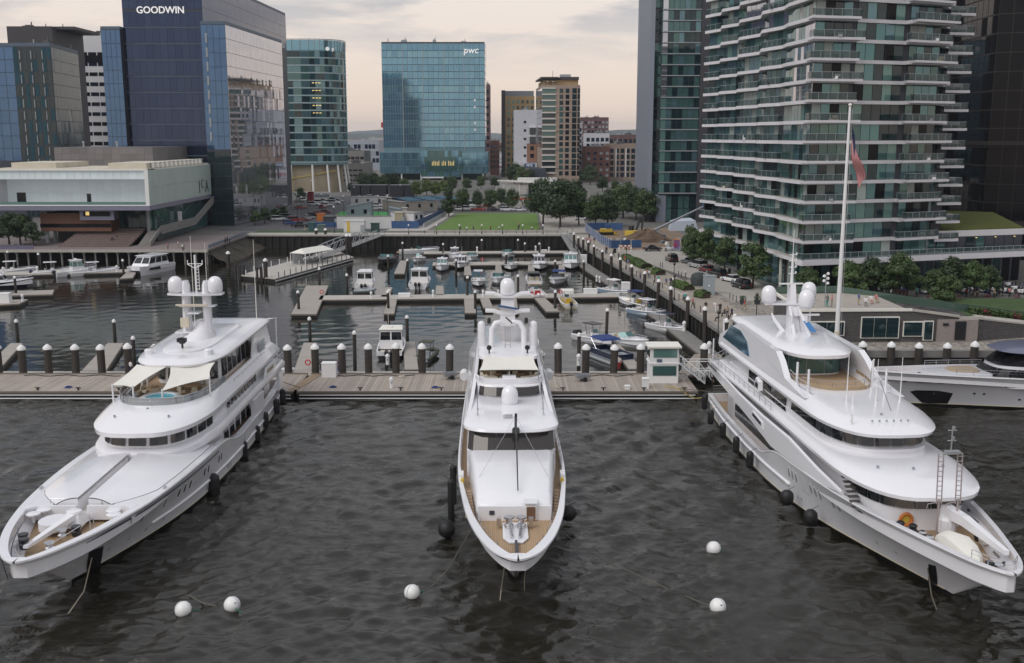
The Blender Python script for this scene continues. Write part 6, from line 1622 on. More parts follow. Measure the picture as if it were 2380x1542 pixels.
for sg in (1,-1):
    b=MB();b.loft([[(17.4+.75*k*math.cos(a),sg*.98+.42*k*math.sin(a),z) for a in [j*math.pi/6 for j in range(12)]] for k,z in ((1.1,10.8),(.95,12.5),(.95,15.0),(.9,15.9),(.6,16.35))],True,False,True);b.build('pylon',white,LY,smooth=40)
    dome(LY,17.6,sg*1.9,15.3,.7,1.5)
b=MB();b.prism([(17.0,-2.6),(18.0,-2.6),(18.5,-1),(18.5,1),(18.0,2.6),(17.0,2.6)],15.0,15.2);b.prism([(17.2,-1.5),(18.2,-1.5),(18.2,1.9),(17.2,1.9)],13.9,14.0);b.prism([(17.4,-.6),(18.8,-.6),(18.8,.5),(17.4,.5)],13.3,13.42);b.prism([(17.6,-1.9),(18.6,-1.9),(18.6,.4),(17.6,.4)],11.4,11.55);b.build('mast_platform',white,LY)
b=MB();b.box(18.3,18.6,-1.7,1.3,14.05,14.2);b.box(18.4,18.7,-1.3,-.5,12.0,12.9);b.build('radar_scanner',cream,LY)
b=MB();b.tube([(17.3,0,15.2),(17.3,0,18.8)],.09,6)
for k in range(8):b.tube([(17.3,0,15.5+k*.32),(17.3,.32,15.5+k*.32)],.03,4)
b.tube([(17.3,.32,15.4),(17.3,.32,17.9)],.03,4)
b.tube([(17.3,-.7,18.3),(17.3,-.7,17.9),(17.3,0,17.5),(17.3,.7,17.9),(17.3,.7,18.3)],.05,5);b.tube([(17.3,-.7,17.95),(17.3,.7,17.95)],.04,5);b.build('lattice_mast',white2,LY)
for x,y,z0,z1 in ((15,-1.0,10.8,20.4),(14,.1,11,19.6),(6,3.0,10.4,19.2)):
    B1(('whip_antenna',canvas,LY),'tube',[(x,y,z0),(x,y,z1)],[.05,.02],5)
for y in (-2.7,2.7):
    B1(('roof_pod',white,LY),'lathe',[(.42,0),(.42,.5),(.3,.62)],(24.6-abs(y)*.3,y,10.35),10)
b=MB();b.lathe([(.28,.5),(.36,.75),(.28,1.0)],(23.0,.1,10.8),8);b.tube([(23,.1,10.8),(23,.1,11.4)],.1,6);b.box(22.8,23.3,-.3,.5,11.45,11.8);b.build('searchlight',black_p,LY)
sail(LY,[(26.0,-3.1,10.0),(26.9,-.15,10.0),(31.3,-1.7,9.15),(30.4,-3.9,9.1)],.12)
sail(LY,[(26.9,.15,10.0),(25.2,3.6,10.0),(28.6,4.1,9.3),(31.9,.9,9.0)],.12)
for x,y,z in ((31.3,-1.7,9.2),(30.4,-3.75,9.15),(31.8,.9,9.05),(28.6,4.0,9.35),(-.6,3.6,9.5),(-.6,-3.6,9.5)):
    B1(('awning_post',white,LY),'tube',[(x,y,7.3 if x>5 else 5.2),(x,y,z+.1)],.08,6)
sail(LY,[(5.0,3.5,10.1),(5.0,-3.5,10.1),(-.6,-3.6,9.55),(-.6,3.6,9.55)],.25)
rail(LY,[(2.9,3.6,7.1),(1.6,2.8,7.1),(1.2,1.2,7.1),(1.2,-1.2,7.1),(1.6,-2.8,7.1),(2.9,-3.6,7.1)],1.0,3,canvas)
B1(('raft_canister',white2,LY),'lathe',[(.45,-1),(.45,1)],(3.9,3.0,7.6),10,'x')
for sg in (1,-1):
    b=MB()
    for k in range(4):b.loft([[(7.6+k*.05,sg*4.18,7.75+k*.3),(10.4+k*.05,sg*4.18,7.75+k*.3),(10.4,sg*4.05,7.9+k*.3),(7.6,sg*4.05,7.9+k*.3)],[(7.6,sg*4.2,7.78+k*.3),(10.4,sg*4.2,7.78+k*.3),(10.4,sg*4.07,7.93+k*.3),(7.6,sg*4.07,7.93+k*.3)]],True,True,True)
    b.build('vent_grille',mull_l,LY)
    B1(('side_wing',white,LY),'loft',[[(4,sg*3.9,7.2),(13.5,sg*3.9,7.2),(11,sg*3.6,9.8),(5,sg*3.6,9.8)],[(4,sg*4.05,7.2),(13.5,sg*4.05,7.2),(11,sg*3.8,9.8),(5,sg*3.8,9.8)]],True,True,True)
# foredeck lids over the tender bays and the bow well
for sg in (1,-1):
    b=MB();rows_t,rows_b=[],[]
    for k in range(15):
        x=31.5+k*1.12;hbx=Y_.row_at(x)[2]-.62;zs=Y_.row_at(x)[4];yi=.36 if x>36.4 else .0
        if k>11:hbx-=(k-11)**1.4*.38
        r_=[]
        for j in range(7):
            u=j/6;y=yi+(hbx-yi)*u;r_.append((x,sg*y,zs+.12+(1.0-.03*(x-31))*(1-u**2.2)*.95))
        rows_t.append(r_);rows_b.append([(p[0],p[1],p[2]-.22) for p in r_])
    b.loft(rows_t if sg<0 else [r[::-1] for r in rows_t],False)
    edge_t=[r[0] for r in rows_t]+rows_t[-1][1:]+[r[-1] for r in rows_t[::-1]][1:];edge_b=[r[0] for r in rows_b]+rows_b[-1][1:]+[r[-1] for r in rows_b[::-1]][1:]
    b.loft([edge_t,edge_b] if sg>0 else [edge_b,edge_t],False);b.build('tender_hatch',white,LY,smooth=35)
    e_=MB();e_.tube([(p[0],p[1],p[2]-.03) for p in [r[-1] for r in rows_t]+rows_t[-1][::-1]],.03,5);e_.build('hatch_seal',black_r,LY)
    w=MB();zf= lambda p:min(p[2]-.15,4.0+max(0,45-p[0])*.06);ii=[r[0] for r in rows_t if r[0][0]>36.3];w.loft([ii,[(p[0],p[1],zf(p)-.1) for p in ii]],False);ff_=rows_t[-1];w.loft([ff_,[(p[0]-.05,p[1],3.6) for p in ff_]],False);w.build('bay_wall',white,LY)
B1(('centre_walkway',mat('walkway_grey',(.62,.58,.53),rough=.8),LY),'prism',[(36.2,-.37),(47.9,-.37),(47.9,.37),(36.2,.37)],3.6, lambda p:4.0+max(0,45-p[0])*.06)
B1(('extinguisher',red_p,LY),'lathe',[(.14,0),(.14,.55),(.05,.7)],(38.2,.35,3.95),8)
# solid shoulders between lids and bulwark
for sg in (1,-1):
    b=MB();r0,r1=[],[]
    for k in range(17):
        x=30.5+k*1.065;h_=Y_.row_at(x);r0.append((x,sg*(h_[2]-.5),h_[4]+.09));r1.append((x,sg*(max(.5,h_[2]-2.2)),h_[4]+.1))
    b.loft([r0,r1] if sg>0 else [r1,r0],False);b.build('side_deck',white,LY,smooth=True)
b=MB();b.loft([[(47.6,-.6,3.75),(49.6,-.7,3.75),(49.6,.7,3.75),(47.6,.6,3.75)],[(48.2,-.42,4.5),(49.3,-.45,4.55),(49.3,.45,4.55),(48.2,.42,4.5)]],True,False,True);b.lathe([(.5,0),(.54,.1),(.5,.25),(.25,.3)],(48.8,.0,4.5),14);b.build('crane_base',white,LY,smooth=30)
B1(('crane_boom',white,LY),'loft',[[(49.3,-.28,4.25),(49.3,.28,4.25),(49.3,.28,4.65),(49.3,-.28,4.65)],[(53.6,-1.4,3.95),(53.6,-1.1,3.95),(53.6,-1.1,4.15),(53.6,-1.4,4.15)]],True,True,True)
b=MB();b.loft([[(49.5+.5*math.cos(a)*2.3,-1.1+.5*math.sin(a)*2.0,z) for a in [j*math.pi/7 for j in range(14)]] for z in (3.8,4.35)],True,False,True);b.build('bow_tub',white,LY,smooth=40)
for x,y in ((47.6,-2.6),(48.4,-3.0),(47.8,2.3),(48.6,2.6)):
    B1(('stool',white,LY),'lathe',[(.1,0),(.12,.5),(.48,.55),(.5,.66),(.3,.72)],(x,y,3.75),14)
for x,y,m in ((52.4,-1.9,black_p),(53.2,-1.5,black_p),(51.0,1.0,black_p),(51.6,.3,chrome),(53.8,.4,chrome)):
    B1(('winch',m,LY),'lathe',[(.3,0),(.32,.3),(.2,.4),(.34,.6),(.34,.68)],(x,y,3.8),10)
b=MB()
for x,y in ((46.8,-1.5),(46.9,-2.4),(47.2,1.3),(50.2,1.6),(50.6,2.0),(52,-2.4),(55,-1.2),(55,1.0)):b.tube([(x,y,3.8),(x,y,4.9)],.03,4)
b.tube([(46.8,-1.5,4.9),(46.9,-2.4,4.9)],.03,4);b.tube([(50.2,1.6,4.9),(50.6,2,4.9),(53,1.4,4.8),(55,1.0,4.8)],.03,4);b.build('bow_railing',chrome,LY)
for sg in (1,-1):
    b=MB();hx=Y_.row_at(47.4)[2];b.prism([(47.3,sg*.37),(47.55,sg*.37),(47.55,sg*(hx-1.2)),(48.3,sg*(hx-.55)),(47.3,sg*(hx-.45))][::sg],3.6, lambda p:4.62);b.build('well_wall',white,LY)
seam=mat('panel_seam',(.30,.30,.32),rough=.6)
def shell_door(Yt,x0,x1,z0,z1,sides=(1,-1)):
    Yt.patch('door_seam',seam,[(x0-.04,z0-.04),(x1+.04,z0-.04),(x1+.04,z1+.04),(x0-.04,z1+.04)],sides,.012);Yt.patch('shell_door',white,[(x0,z0),(x1,z0),(x1,z1),(x0,z1)],sides,.022)
shell_door(Y_,19,21.4,.5,2.3);shell_door(Y_,8,9.6,1.4,2.3);shell_door(Y_,35,36.2,2.2,3.4)
for sg in (1,-1):
    rail(LY,[(1.6+k*1.55,sg*4.72,5.25) for k in range(4)],.8,2,chrome)
    rail(LY,[(9+k*1.6,sg*4.35,7.1) for k in range(9)],.55,2,chrome)
    for x in (24.2,31.5,43.5):B1(('mooring_cleat',chrome,LY),'cbox',(x,sg*(Y_.row_at(x)[2]-.25),Y_.row_at(x)[4]+.1),.5,.12,.14)
for x,y in ((33,0),(34.5,2.2),(34.5,-2.2)):B1(('deck_light',mull_l,LY),'lathe',[(.1,0),(.1,.12),(.04,.16)],(x,y,7.72-(x-33)*.15),7)
# aft stern platform and rail
rail(LY,[(0.3,3.9,2.6),(.3,2,2.6),(.3,-2,2.6),(.3,-3.9,2.6)],.9,3)
B1(('swim_platform',teak,LY),'box',-1.6,.55,-3.6,3.6,.35,.6)
for i,(px,py,r,h,l) in enumerate([(657,924,.34,1.9,'sixth black fender from the bow on the left yacht, nearest the pier'),(643,945,.34,1.7,'fifth black fender from the bow on the left yacht'),(617,976,.34,1.7,'fourth black fender from the bow on the left yacht'),(597,1008,.34,1.7,'third black fender from the bow on the left yacht'),(567,1046,.36,1.8,'second black fender from the bow on the left yacht'),(496,1132,.55,2.4,'largest black fender hanging amidships on the left yacht')]):
    fender(px,py,-25.5+(i==0)*-.2,r,h,l,dirx=1)
# ---------------------------------------------------------------- middle yacht
navy_m=mat('navy_band',(.010,.016,.045),rough=.6,spec=.15)
CY=thing('motor_yacht','white motor yacht in the middle seen bow on with teak foredeck','yacht',(-.85,118,0),R(-88.8))
C_=Yacht(CY,[(0,.4,3.85,3.7,3.2,2.2),(8,8,4.2,4.0,3.25,2.3),(25,24.6,4.35,4.1,3.5,2.8),(34,33,4.32,3.7,3.75,3.1),(40,38.4,4.15,3.0,3.95,3.3),(45,42.3,3.78,2.1,4.2,3.45),(50,45.8,3.3,1.3,4.5,3.6),(54,48.4,2.6,.6,4.72,3.7),(56.4,49.6,1.9,.26,4.84,3.8),(57.7,50.0,1.3,.11,4.88,3.85),(58.35,50.15,.8,.06,4.9,3.85),(58.65,50.2,.42,.04,4.9,3.85),(58.8,50.2,.04,.02,4.9,3.85)],flare=1.25)
C_.hull(white,boot_m,rim=.2,rimb=.55,stripe=(.78,.95,navy_m))
C_.line('rub_rail',white, lambda x:C_.row_at(x)[4]*.66,.07,2,54.5,40)
for x in (30,33.5,37,40.5):C_.oval('porthole',dkglass,x,1.6,.3,.2,0)
# long deck house and trunk
shell('deck_house',CY,[(3,38.9,3.55,1.2,2.3),(3,38.7,3.55,1.2,5.35)],white)
b=MB()
sec=[]
for x,hb_,zt_ in ((38.4,3.4,5.55),(41,3.2,5.5),(44,3.0,5.32),(46.6,2.78,5.1),(47.8,2.68,4.85),(48.35,2.6,4.5),(48.5,2.56,4.1),(48.5,2.56,3.4)):
    sec.append([(x,s_*hb_*k,zz_) for s_,k,zz_ in ((-1,1.0,3.1),(-1,1.0,zt_-.45),(-1,.965,zt_-.12),(-1,.88,zt_),(-1,.4,zt_+.1),(1,.4,zt_+.1),(1,.88,zt_),(1,.965,zt_-.12),(1,1.0,zt_-.45),(1,1.0,3.1))] if x<48.5 else [(x,s_*hb_*k,min(zt_,4.1)-q) for s_,k,q in ((-1,1,.9),(-1,1,.3),(-1,.965,.1),(-1,.88,0),(-1,.4,0),(1,.4,0),(1,.88,0),(1,.965,.1),(1,1,.3),(1,1,.9))])
b.loft(sec,False,False,False);b.build('trunk',white,CY,smooth=50)
B1(('trunk_front',white,CY),'box',48.35,48.6,-2.56,2.56,3.2,4.6)
B1(('door_frame',white2,CY),'box',48.55,48.75,.75,1.55,3.65,4.75)
B1(('doorway',brown_in,CY),'box',48.6,48.82,.85,1.45,3.7,4.6)
B1(('door_hatch',white,CY),'box',48.0,48.9,.7,1.6,4.85,4.93)
B1(('vent',mull_d,CY),'box',48.55,48.66,-1.75,-1.4,4.0,4.3)
B1(('name_panel',white,CY),'box',48.4,48.68,-.7,.75,3.9,4.62)
for sg in (1,-1):
    b=MB();q=[]
    for x in [8+k*1.0 for k in range(41)]:q.append((x,C_.row_at(x)[5]+.012))
    inn=[(x,sg*3.45,z) for x,z in q];out=[(x,sg*(C_.row_at(x)[2]-.21),z) for x,z in q]
    b.loft([inn,out] if sg<0 else [out,inn],False);b.build('side_deck',teak_y,CY)
    b=MB()
    for k in range(9):
        x=43.2+k*.6;y0,y1=sorted((sg*(3.12-k*.05),sg*(C_.row_at(x+.6)[2]-.4)));b.box(x,x+.55,y0,y1,3.3,3.95-k*.03)
    b.build('side_steps',mat('teak_step',(.36,.25,.16),rough=.7),CY)
# wheelhouse windscreen
shell('wheelhouse',CY,[(14,38.7,3.55,1.6,5.3),(14,37.6,3.5,1.6,6.85)],white)
wbr=mat('brown_tinted_glass',(.045,.04,.036),rough=.08,ior=1.6,metal=.25)
band(CY,(14,38.8,3.6,1.6,5.5),(14,37.75,3.55,1.6,6.75),.435,.565,3,.012,wbr,'windscreen')
band(CY,(14,38.8,3.6,1.6,5.6),(14,37.75,3.55,1.6,6.6),.12,.41,8,.12,wbr);band(CY,(14,38.8,3.6,1.6,5.6),(14,37.75,3.55,1.6,6.6),.59,.88,8,.12,wbr)
shell('wheelhouse_roof',CY,[(12,37.5,3.55,2.0,6.8),(12,38.3,3.85,2.0,6.95),(12,38.2,3.86,2.0,7.15),(12,37.4,3.75,2.2,7.35),(12,36.2,3.5,2.4,7.45),(12,33,3.3,2.6,7.55),(12,29.9,2.95,1.8,7.6)],white)
for sg in (1,-1):
    b=MB();A=[(6,3.9,7.0),(30,3.8,7.0),(36.5,3.72,7.15),(30,3.35,7.9),(26.5,3.1,9.0),(16,2.9,9.9),(6,3.1,8.6)]
    b.loft([[(x,sg*y,z) for x,y,z in A],[(x,sg*(y-.3),z) for x,y,z in A]],True,True,True);b.build('side_wing',white,CY)
shell('fly_bridge',CY,[(14,29.7,2.95,1.8,7.5),(14,29.2,2.9,1.8,8.55),(14,29.0,3.0,1.8,8.6),(14,29.0,3.0,1.8,9.1),(14,28.7,2.85,1.8,9.15),(14,28.65,2.8,1.8,8.3)],white,cap1=False)
b=MB();b.face(full(curved(14,28.7,2.85,1.8),8.32)[::-1]);b.build('fly_deck',teak_y,CY)
band(CY,(14,29.75,3.0,1.8,7.75),(14,29.3,2.95,1.8,8.45),.425,.575,1,.01,wbr,'windscreen',sub=10)
shell('fly_house',CY,[(14,25.2,2.5,.8,8.3),(14,25,2.45,.8,9.9)],mat('varnished_wood',(.12,.075,.04),rough=.5))
sofa(CY,[(26.4,2.4),(27.6,2.2),(28.2,1.0)],8.32,cream);sofa(CY,[(28.2,-1.0),(27.6,-2.2),(26.4,-2.4)],8.32,cream)
table_set(CY,26.9,1.0,8.32,.45,4);table_set(CY,26.9,-1.0,8.32,.45,4)
B1(('helm_console',white,CY),'box',28.2,28.7,-.6,.6,8.3,9.35)
sail(CY,[(28.9,2.6,9.9),(28.9,-2.6,9.9),(25.2,-2.3,10.35),(25.2,2.3,10.35)],.08,pinch=.05)
for y in (2.55,-2.55,0):
    B1(('awning_post',chrome,CY),'tube',[(28.6,y,8.9),(28.8,y,9.95)],.04,5)
shell('hard_top',CY,[(10,25.2,2.4,1.2,9.9),(10,25.6,2.7,1.2,10.05),(10,25.5,2.7,1.2,10.3),(10,24.8,2.5,1.2,10.42)],white)
for sg in (1,-1):
    b=MB();b.lathe([(.42,0),(.40,2.0),(.38,2.9),(.3,3.1),(.05,3.2)],(20.5,sg*2.45,9.6),14);b.build('funnel',white,CY,smooth=50)
    b=MB();b.tube([(21.2,sg*1.55,10.3),(21.0,sg*1.5,12.1),(20.9,sg*1.15,12.65),(20.8,sg*.6,12.75),(20.7,0,12.45)],.27,9);b.build('mast_leg',white,CY,smooth=60)
    B1(('navigation_lamp',black_p,CY),'lathe',[(.1,0),(.2,.1),(.16,.5),(.05,.6)],(21,sg*1.75,12.6),8)
    b=MB();b.tube([(24.2,sg*1.75,10.4),(24.2,sg*1.75,10.85)],.08,6);b.lathe([(.22,-.2),(.25,.05),(.2,.25)],(24.2,sg*1.75,10.95),8,'x');b.build('searchlight',black_p,CY)
b=MB()
for x,z in ((20.5,14.2),):b.loft([[(x-.8,-.75,12.4),(x+.5,-.75,12.4),(x+.5,.75,12.4),(x-.8,.75,12.4)],[(x-.7,-.6,14.9),(x+.2,-.6,14.9),(x+.2,.6,14.9),(x-.7,.6,14.9)]],True,True,True)
b.build('mast',white,CY)
for z in (13.55,15.2):
    b=MB()
    pts=[(-2.1,.12),(-1.3,.1),(-.7,-.12),(0,-.2),(.7,-.12),(1.3,.1),(2.1,.12)]
    b.loft([[(20.2+dx,y,z+q+dz) for y,q in pts] for dx,dz in ((-.7,0),(-.7,.16),(.75,.16),(.75,0),(-.7,0))],False);b.build('mast_wing',white,CY)
dome(CY,20.0,0,15.3,.7,1.55)
B1(('dome_cap',mull_l,CY),'lathe',[(.35,0),(.35,.16),(.2,.22)],(19.8,0,16.85),10)
B1(('radar_scanner',blue_p,CY),'loft',[[(20.9,-.9,14.25),(21.0,.95,13.95),(21.0,.95,14.1),(20.9,-.9,14.4)],[(21.2,-.9,14.25),(21.3,.95,13.95),(21.3,.95,14.1),(21.2,-.9,14.4)]],True,True,True)
B1(('horn',black_p,CY),'tube',[(21.2,.4,12.7),(21.5,-.2,13.3)],.07,5)
b=MB()
for y in (-.25,.25):b.tube([(21.6,y,10.4),(21.2,y,12.4)],.035,4)
for k in range(6):b.tube([(21.55-k*.06,-.25,10.7+k*.3),(21.55-k*.06,.25,10.7+k*.3)],.025,4)
b.build('mast_ladder',chrome,CY)
dome(CY,31.4,0,7.55,.72,1.6)
for y in (-2.7,2.7):
    for x in (33.4,35): 
        b=MB();b.tube([(x,y,7.4),(x,y,8.6 if x>34 else 9.6)],.03,4);b.lathe([(.08,0),(.1,.2)],(x,y,7.45),6);b.build('whip_antenna',chrome,CY)
b=MB();b.box(35.6,35.9,-.45,.15,7.5,7.75);b.lathe([(.12,0),(.14,.2)],(35.8,-.5,7.5),8);b.build('horn',chrome,CY)
b=MB();b.tube([(37.9,.35,7.2),(38.4,.35,8.5)],.12,6);b.tube([(38.4,.35,7.0),(38.5,.35,7.3)],.3,8);b.tube([(38.3,.35,8.2),(47.4,.28,5.35)],[.065,.045],7);b.build('boom',black_p,CY)
b=MB();b.tube([(38.3,.35,8.3),(44.3,-2.5,5.3)],.015,4);b.tube([(38.3,.35,8.3),(44.3,2.6,5.3)],.015,4);b.build('stay',chrome,CY)
# anchor gear
B1(('windlass_plate',white,CY),'prism',[(49.6,-.85),(52.4,-.85),(53.2,-.45),(53.2,.45),(52.4,.85),(49.6,.85)],3.72,3.8)
for y in (-.42,.42):
    b=MB();b.lathe([(.3,0),(.32,.25),(.2,.35),(.2,.6),(.34,.7),(.34,.8)],(50.6,y,3.8),12);b.tube([(50.6,y,4.1),(52.6,y*.6,3.9)],.1,6);b.build('windlass',chrome,CY)
for y in (-1.1,1.1):
    B1(('bollard',chrome,CY),'box',49.9,50.3,y-.15,y+.15,3.8,4.35)
B1(('chain_channel',mull_d,CY),'box',53.2,55.9,-.09,.09,3.8,3.98)
b=MB()
for sg in (1,-1):
    for x in (50,51.6,53.2,54.8,56.2):b.tube([(x,sg*(C_.row_at(x)[2]-.75),3.7),(x,sg*(C_.row_at(x)[2]-.7),C_.row_at(x)[4]+.2)],.035,4)
b.build('stanchion',chrome,CY)
for sg in (1,-1):
    B1(('deck_locker',white2,CY),'box',39.8,40.9,min(sg*3.75,sg*4.1),max(sg*3.75,sg*4.1),3.4,4.35)
    B1(('life_light',yellow_p,CY),'lathe',[(.12,0),(.14,.3),(.06,.45)],(41.8,sg*3.8,4.0),8)
    B1(('raft_canister',white2,CY),'lathe',[(.42,-.9),(.45,-.6),(.45,.6),(.42,.9)],(14.5,sg*4.3,6.2),12,'x')
    b=MB();b.tube([(20+k*2,sg*(C_.row_at(20+k*2)[2]-.2),C_.row_at(20+k*2)[4]+.75) for k in range(10)],.03,4)
    for k in range(10):b.tube([(20+k*2,sg*(C_.row_at(20+k*2)[2]-.2),C_.row_at(20+k*2)[4]),(20+k*2,sg*(C_.row_at(20+k*2)[2]-.2),C_.row_at(20+k*2)[4]+.75)],.025,4)
    b.build('side_railing',chrome,CY)
fender(1037,1137,-4.95,.66,1.35,'round black ball fender on the left side of the middle yacht',.75);fender(1322,1127,4.45,.6,1.25,'round black ball fender on the right side of the middle yacht',.8,dirx=-1)
fender(1047,1040,-4.75,.26,3.6,'lower long black fender on the left side of the middle yacht',2.0);fender(1052,968,-4.75,.26,3.4,'upper long black fender on the left side of the middle yacht',2.2)

# ---------------------------------------------------------------- right yacht
RY=thing('motor_yacht','white motor yacht on the right with twin ladder masts on its bow','yacht',(26.2,112,0),R(-86.5))
R_=Yacht(RY,[(0,.5,4.6,4.4,2.1,1.3),(8,8,5.15,5.0,2.15,1.4),(16,16,5.4,5.2,2.25,1.45),(22,21.7,5.45,5.2,2.4,1.5),(26,25.4,5.42,5.1,3.5,2.4),(31,29.8,5.25,4.7,3.8,2.9),(36,34,4.95,3.9,4.0,3.0),(41,38,4.35,2.8,4.2,3.1),(46,42,3.3,1.6,4.4,3.2),(49.6,44.6,2.35,.75,4.52,3.3),(52,46,1.65,.32,4.6,3.35),(53.3,46.6,1.1,.14,4.64,3.4),(54.0,46.9,.65,.07,4.65,3.4),(54.35,47.0,.33,.04,4.65,3.4),(54.5,47.05,.04,.02,4.65,3.4)])
R_.hull(white,boot_m,rim=.34)
R_.line('boot_line',gold_m,.34,.045,1,46.8,30)
R_.line('rub_rail',white, lambda x:1.5+max(0,x-14)*.01,.16,.8,29,40,sides=(-1,1))
for x0 in (29.2,33.4,36.8):
    for k in range(3 if x0<36 else 2):R_.oval('porthole',mull_l,x0+k*.75,2.75,.2,.42,.1,frame=white2)
for x in (30.5,31.1,41.0,43.0):R_.oval('porthole',mull_l,x,1.1+(x-30)*.02,.09,.14,0)
for x0,x1 in ((42.6,43.8),(44.3,45.5),(46.2,47.6),(48.4,49.8)):R_.patch('chrome_strip',chrome,[(x0,3.55),(x1,3.68),(x1,3.8),(x0,3.67)],off=.05)
for x in (41.2,50.8):R_.oval('fairlead',black_p,x,3.75,.3,.14,0)
R_.patch('anchor_pocket',boot_m,[(45.2,.05),(46.0,.05),(47.3,2.2),(46.5,2.0)])
shell_door(R_,7,9.2,.5,1.9);shell_door(R_,17,18.5,.6,1.9);shell_door(R_,31.5,32.8,2.0,3.4)
shell('deck_house',RY,[(6,29,4.3,2,1.4),(6,29,4.3,2,4.3)],white)
band(RY,(6,29,4.35,2,2.5),(6,29,4.35,2,3.4),.10,.42,12,.06,dkglass);band(RY,(6,29,4.35,2,2.3),(6,29,4.35,2,3.6),.58,.90,12,.06,dkglass)
# forward lower house with its broad white brow
shell('forward_house',RY,[(24,43.5,3.8,5.2,2.8),(24,43.3,3.8,5.2,5.9)],white)
band(RY,(24,43.55,3.85,5.2,4.75),(24,43.4,3.82,5.2,5.55),.35,.65,12,.05,dkglass)
shell('upper_deck',RY,[(1.0,44.2,4.4,8,5.55),(.6,44.9,4.8,8.4,5.75),(.6,44.9,4.85,8.4,6.0),(.8,44.4,4.7,8.2,6.2),(2,42,4.1,7.5,6.5),(3,39,3.2,6.5,6.65)],white)
for sg in (1,-1):
    b=MB();top=[(1.2,4.95),(14,4.8),(22,4.65),(29,4.6),(35,4.1),(39,3.8)];bot=[(1.2,4.9),(14,4.65),(20,4.3),(25,3.75),(31,3.9),(36,4.05)]
    b.loft([[(x,sg*(R_.row_at(x)[2]-.02),z+min(.95,.62+x*.012)-max(0,(x-30))*.04) for x,z in top],[(x,sg*(R_.row_at(x)[2]+.05),z) for x,z in bot]] if sg>0 else [[(x,sg*(R_.row_at(x)[2]+.05),z) for x,z in bot],[(x,sg*(R_.row_at(x)[2]-.02),z+min(.95,.62+x*.012)-max(0,(x-30))*.04) for x,z in top]],False)
    b.loft([[(x,sg*(R_.row_at(x)[2]-.3),z) for x,z in bot],[(x,sg*(R_.row_at(x)[2]-.3),z+min(.95,.62+x*.012)-max(0,(x-30))*.04) for x,z in top]] if sg>0 else [[(x,sg*(R_.row_at(x)[2]-.3),z+min(.95,.62+x*.012)-max(0,(x-30))*.04) for x,z in top],[(x,sg*(R_.row_at(x)[2]-.3),z) for x,z in bot]],False)
    b.tube([(x,sg*(R_.row_at(x)[2]-.16),z+min(.95,.62+x*.012)-max(0,(x-30))*.04) for x,z in top],.17,7)
    b.build('upper_bulwark',white,RY,smooth=50)
    s_=MB();s_.loft([[(1.5,sg*5.24,5.95),(5.6,sg*5.27,5.85),(5.6,sg*5.27,6.0),(1.5,sg*5.24,6.12)],[(1.5,sg*5.32,5.95),(5.6,sg*5.35,5.85),(5.6,sg*5.35,6.0),(1.5,sg*5.32,6.12)]],True,True,True);s_.build('side_slot',black_p,RY)
    n_=MB();n_.loft([[(19.4,sg*5.4,4.75),(22.6,sg*5.44,4.5),(22.6,sg*5.44,5.15),(19.4,sg*5.4,5.4)],[(19.4,sg*5.5,4.75),(22.6,sg*5.54,4.5),(22.6,sg*5.54,5.15),(19.4,sg*5.5,5.4)]],True,True,True);n_.build('name_board',white2,RY)
    for k in range(8):
        n_=MB();x=19.65+k*.34;z=4.98-k*.028;n_.box(x,x+.24,sg*5.54-.02,sg*5.54+.02,z,z+.3);n_.build('name_letter',navy,RY)
# wheelhouse deck
shell('wheelhouse',RY,[(5,36.9,3.9,5.6,6.2),(5,37.1,4.0,5.6,7.0),(5,36.5,3.9,5.6,7.05),(5,36.3,3.8,5.6,8.2)],white)
band(RY,(5,36.6,3.95,5.6,7.12),(5,36.4,3.87,5.6,7.98),.31,.69,22,.05,dkglass)
for u0,u1 in ((.13,.29),(.71,.87)):band(RY,(5,36.9,3.98,5.6,6.5),(5,36.5,3.9,5.6,7.8),u0,u1,12,.05,dkglass)
shell('bridge_roof',RY,[(3,37.0,4.1,7,8.0),(2.5,38.0,4.5,7.6,8.15),(2.5,38.1,4.55,7.6,8.4),(2.8,37.5,4.4,7.4,8.62),(4,35,4.0,7,8.95),(5,31,3.6,6.5,9.15),(6,27.6,3.3,6,9.2),(6,27.4,3.2,6,8.72)],white,cap1=False)
b=MB();b.face(full(curved(6,27.4,3.25,6),8.74)[::-1]);b.build('fly_deck',mat('fly_teak',(.40,.28,.17),rough=.7,var=.1,scale=2),RY)
band(RY,(6,27.6,3.3,6,9.15),(6,27.6,3.3,6,9.5),.33,.67,8,.04,mat('tan_screen',(.36,.27,.17),rough=.5),'wind_screen',out=0)
rail(RY,[(27.0-abs(y)**2*.22,y,9.2) for y in (-3,-2,-1,0,1,2,3)],.6,2,chrome)
shell('sky_lounge',RY,[(6,19.8,2.7,1.5,8.7),(6,19.8,2.7,1.5,10.7)],white)
band(RY,(6,19.85,2.75,1.5,8.9),(6,19.85,2.75,1.5,10.5),.38,.62,5,.04,gl_green,'glass_door')
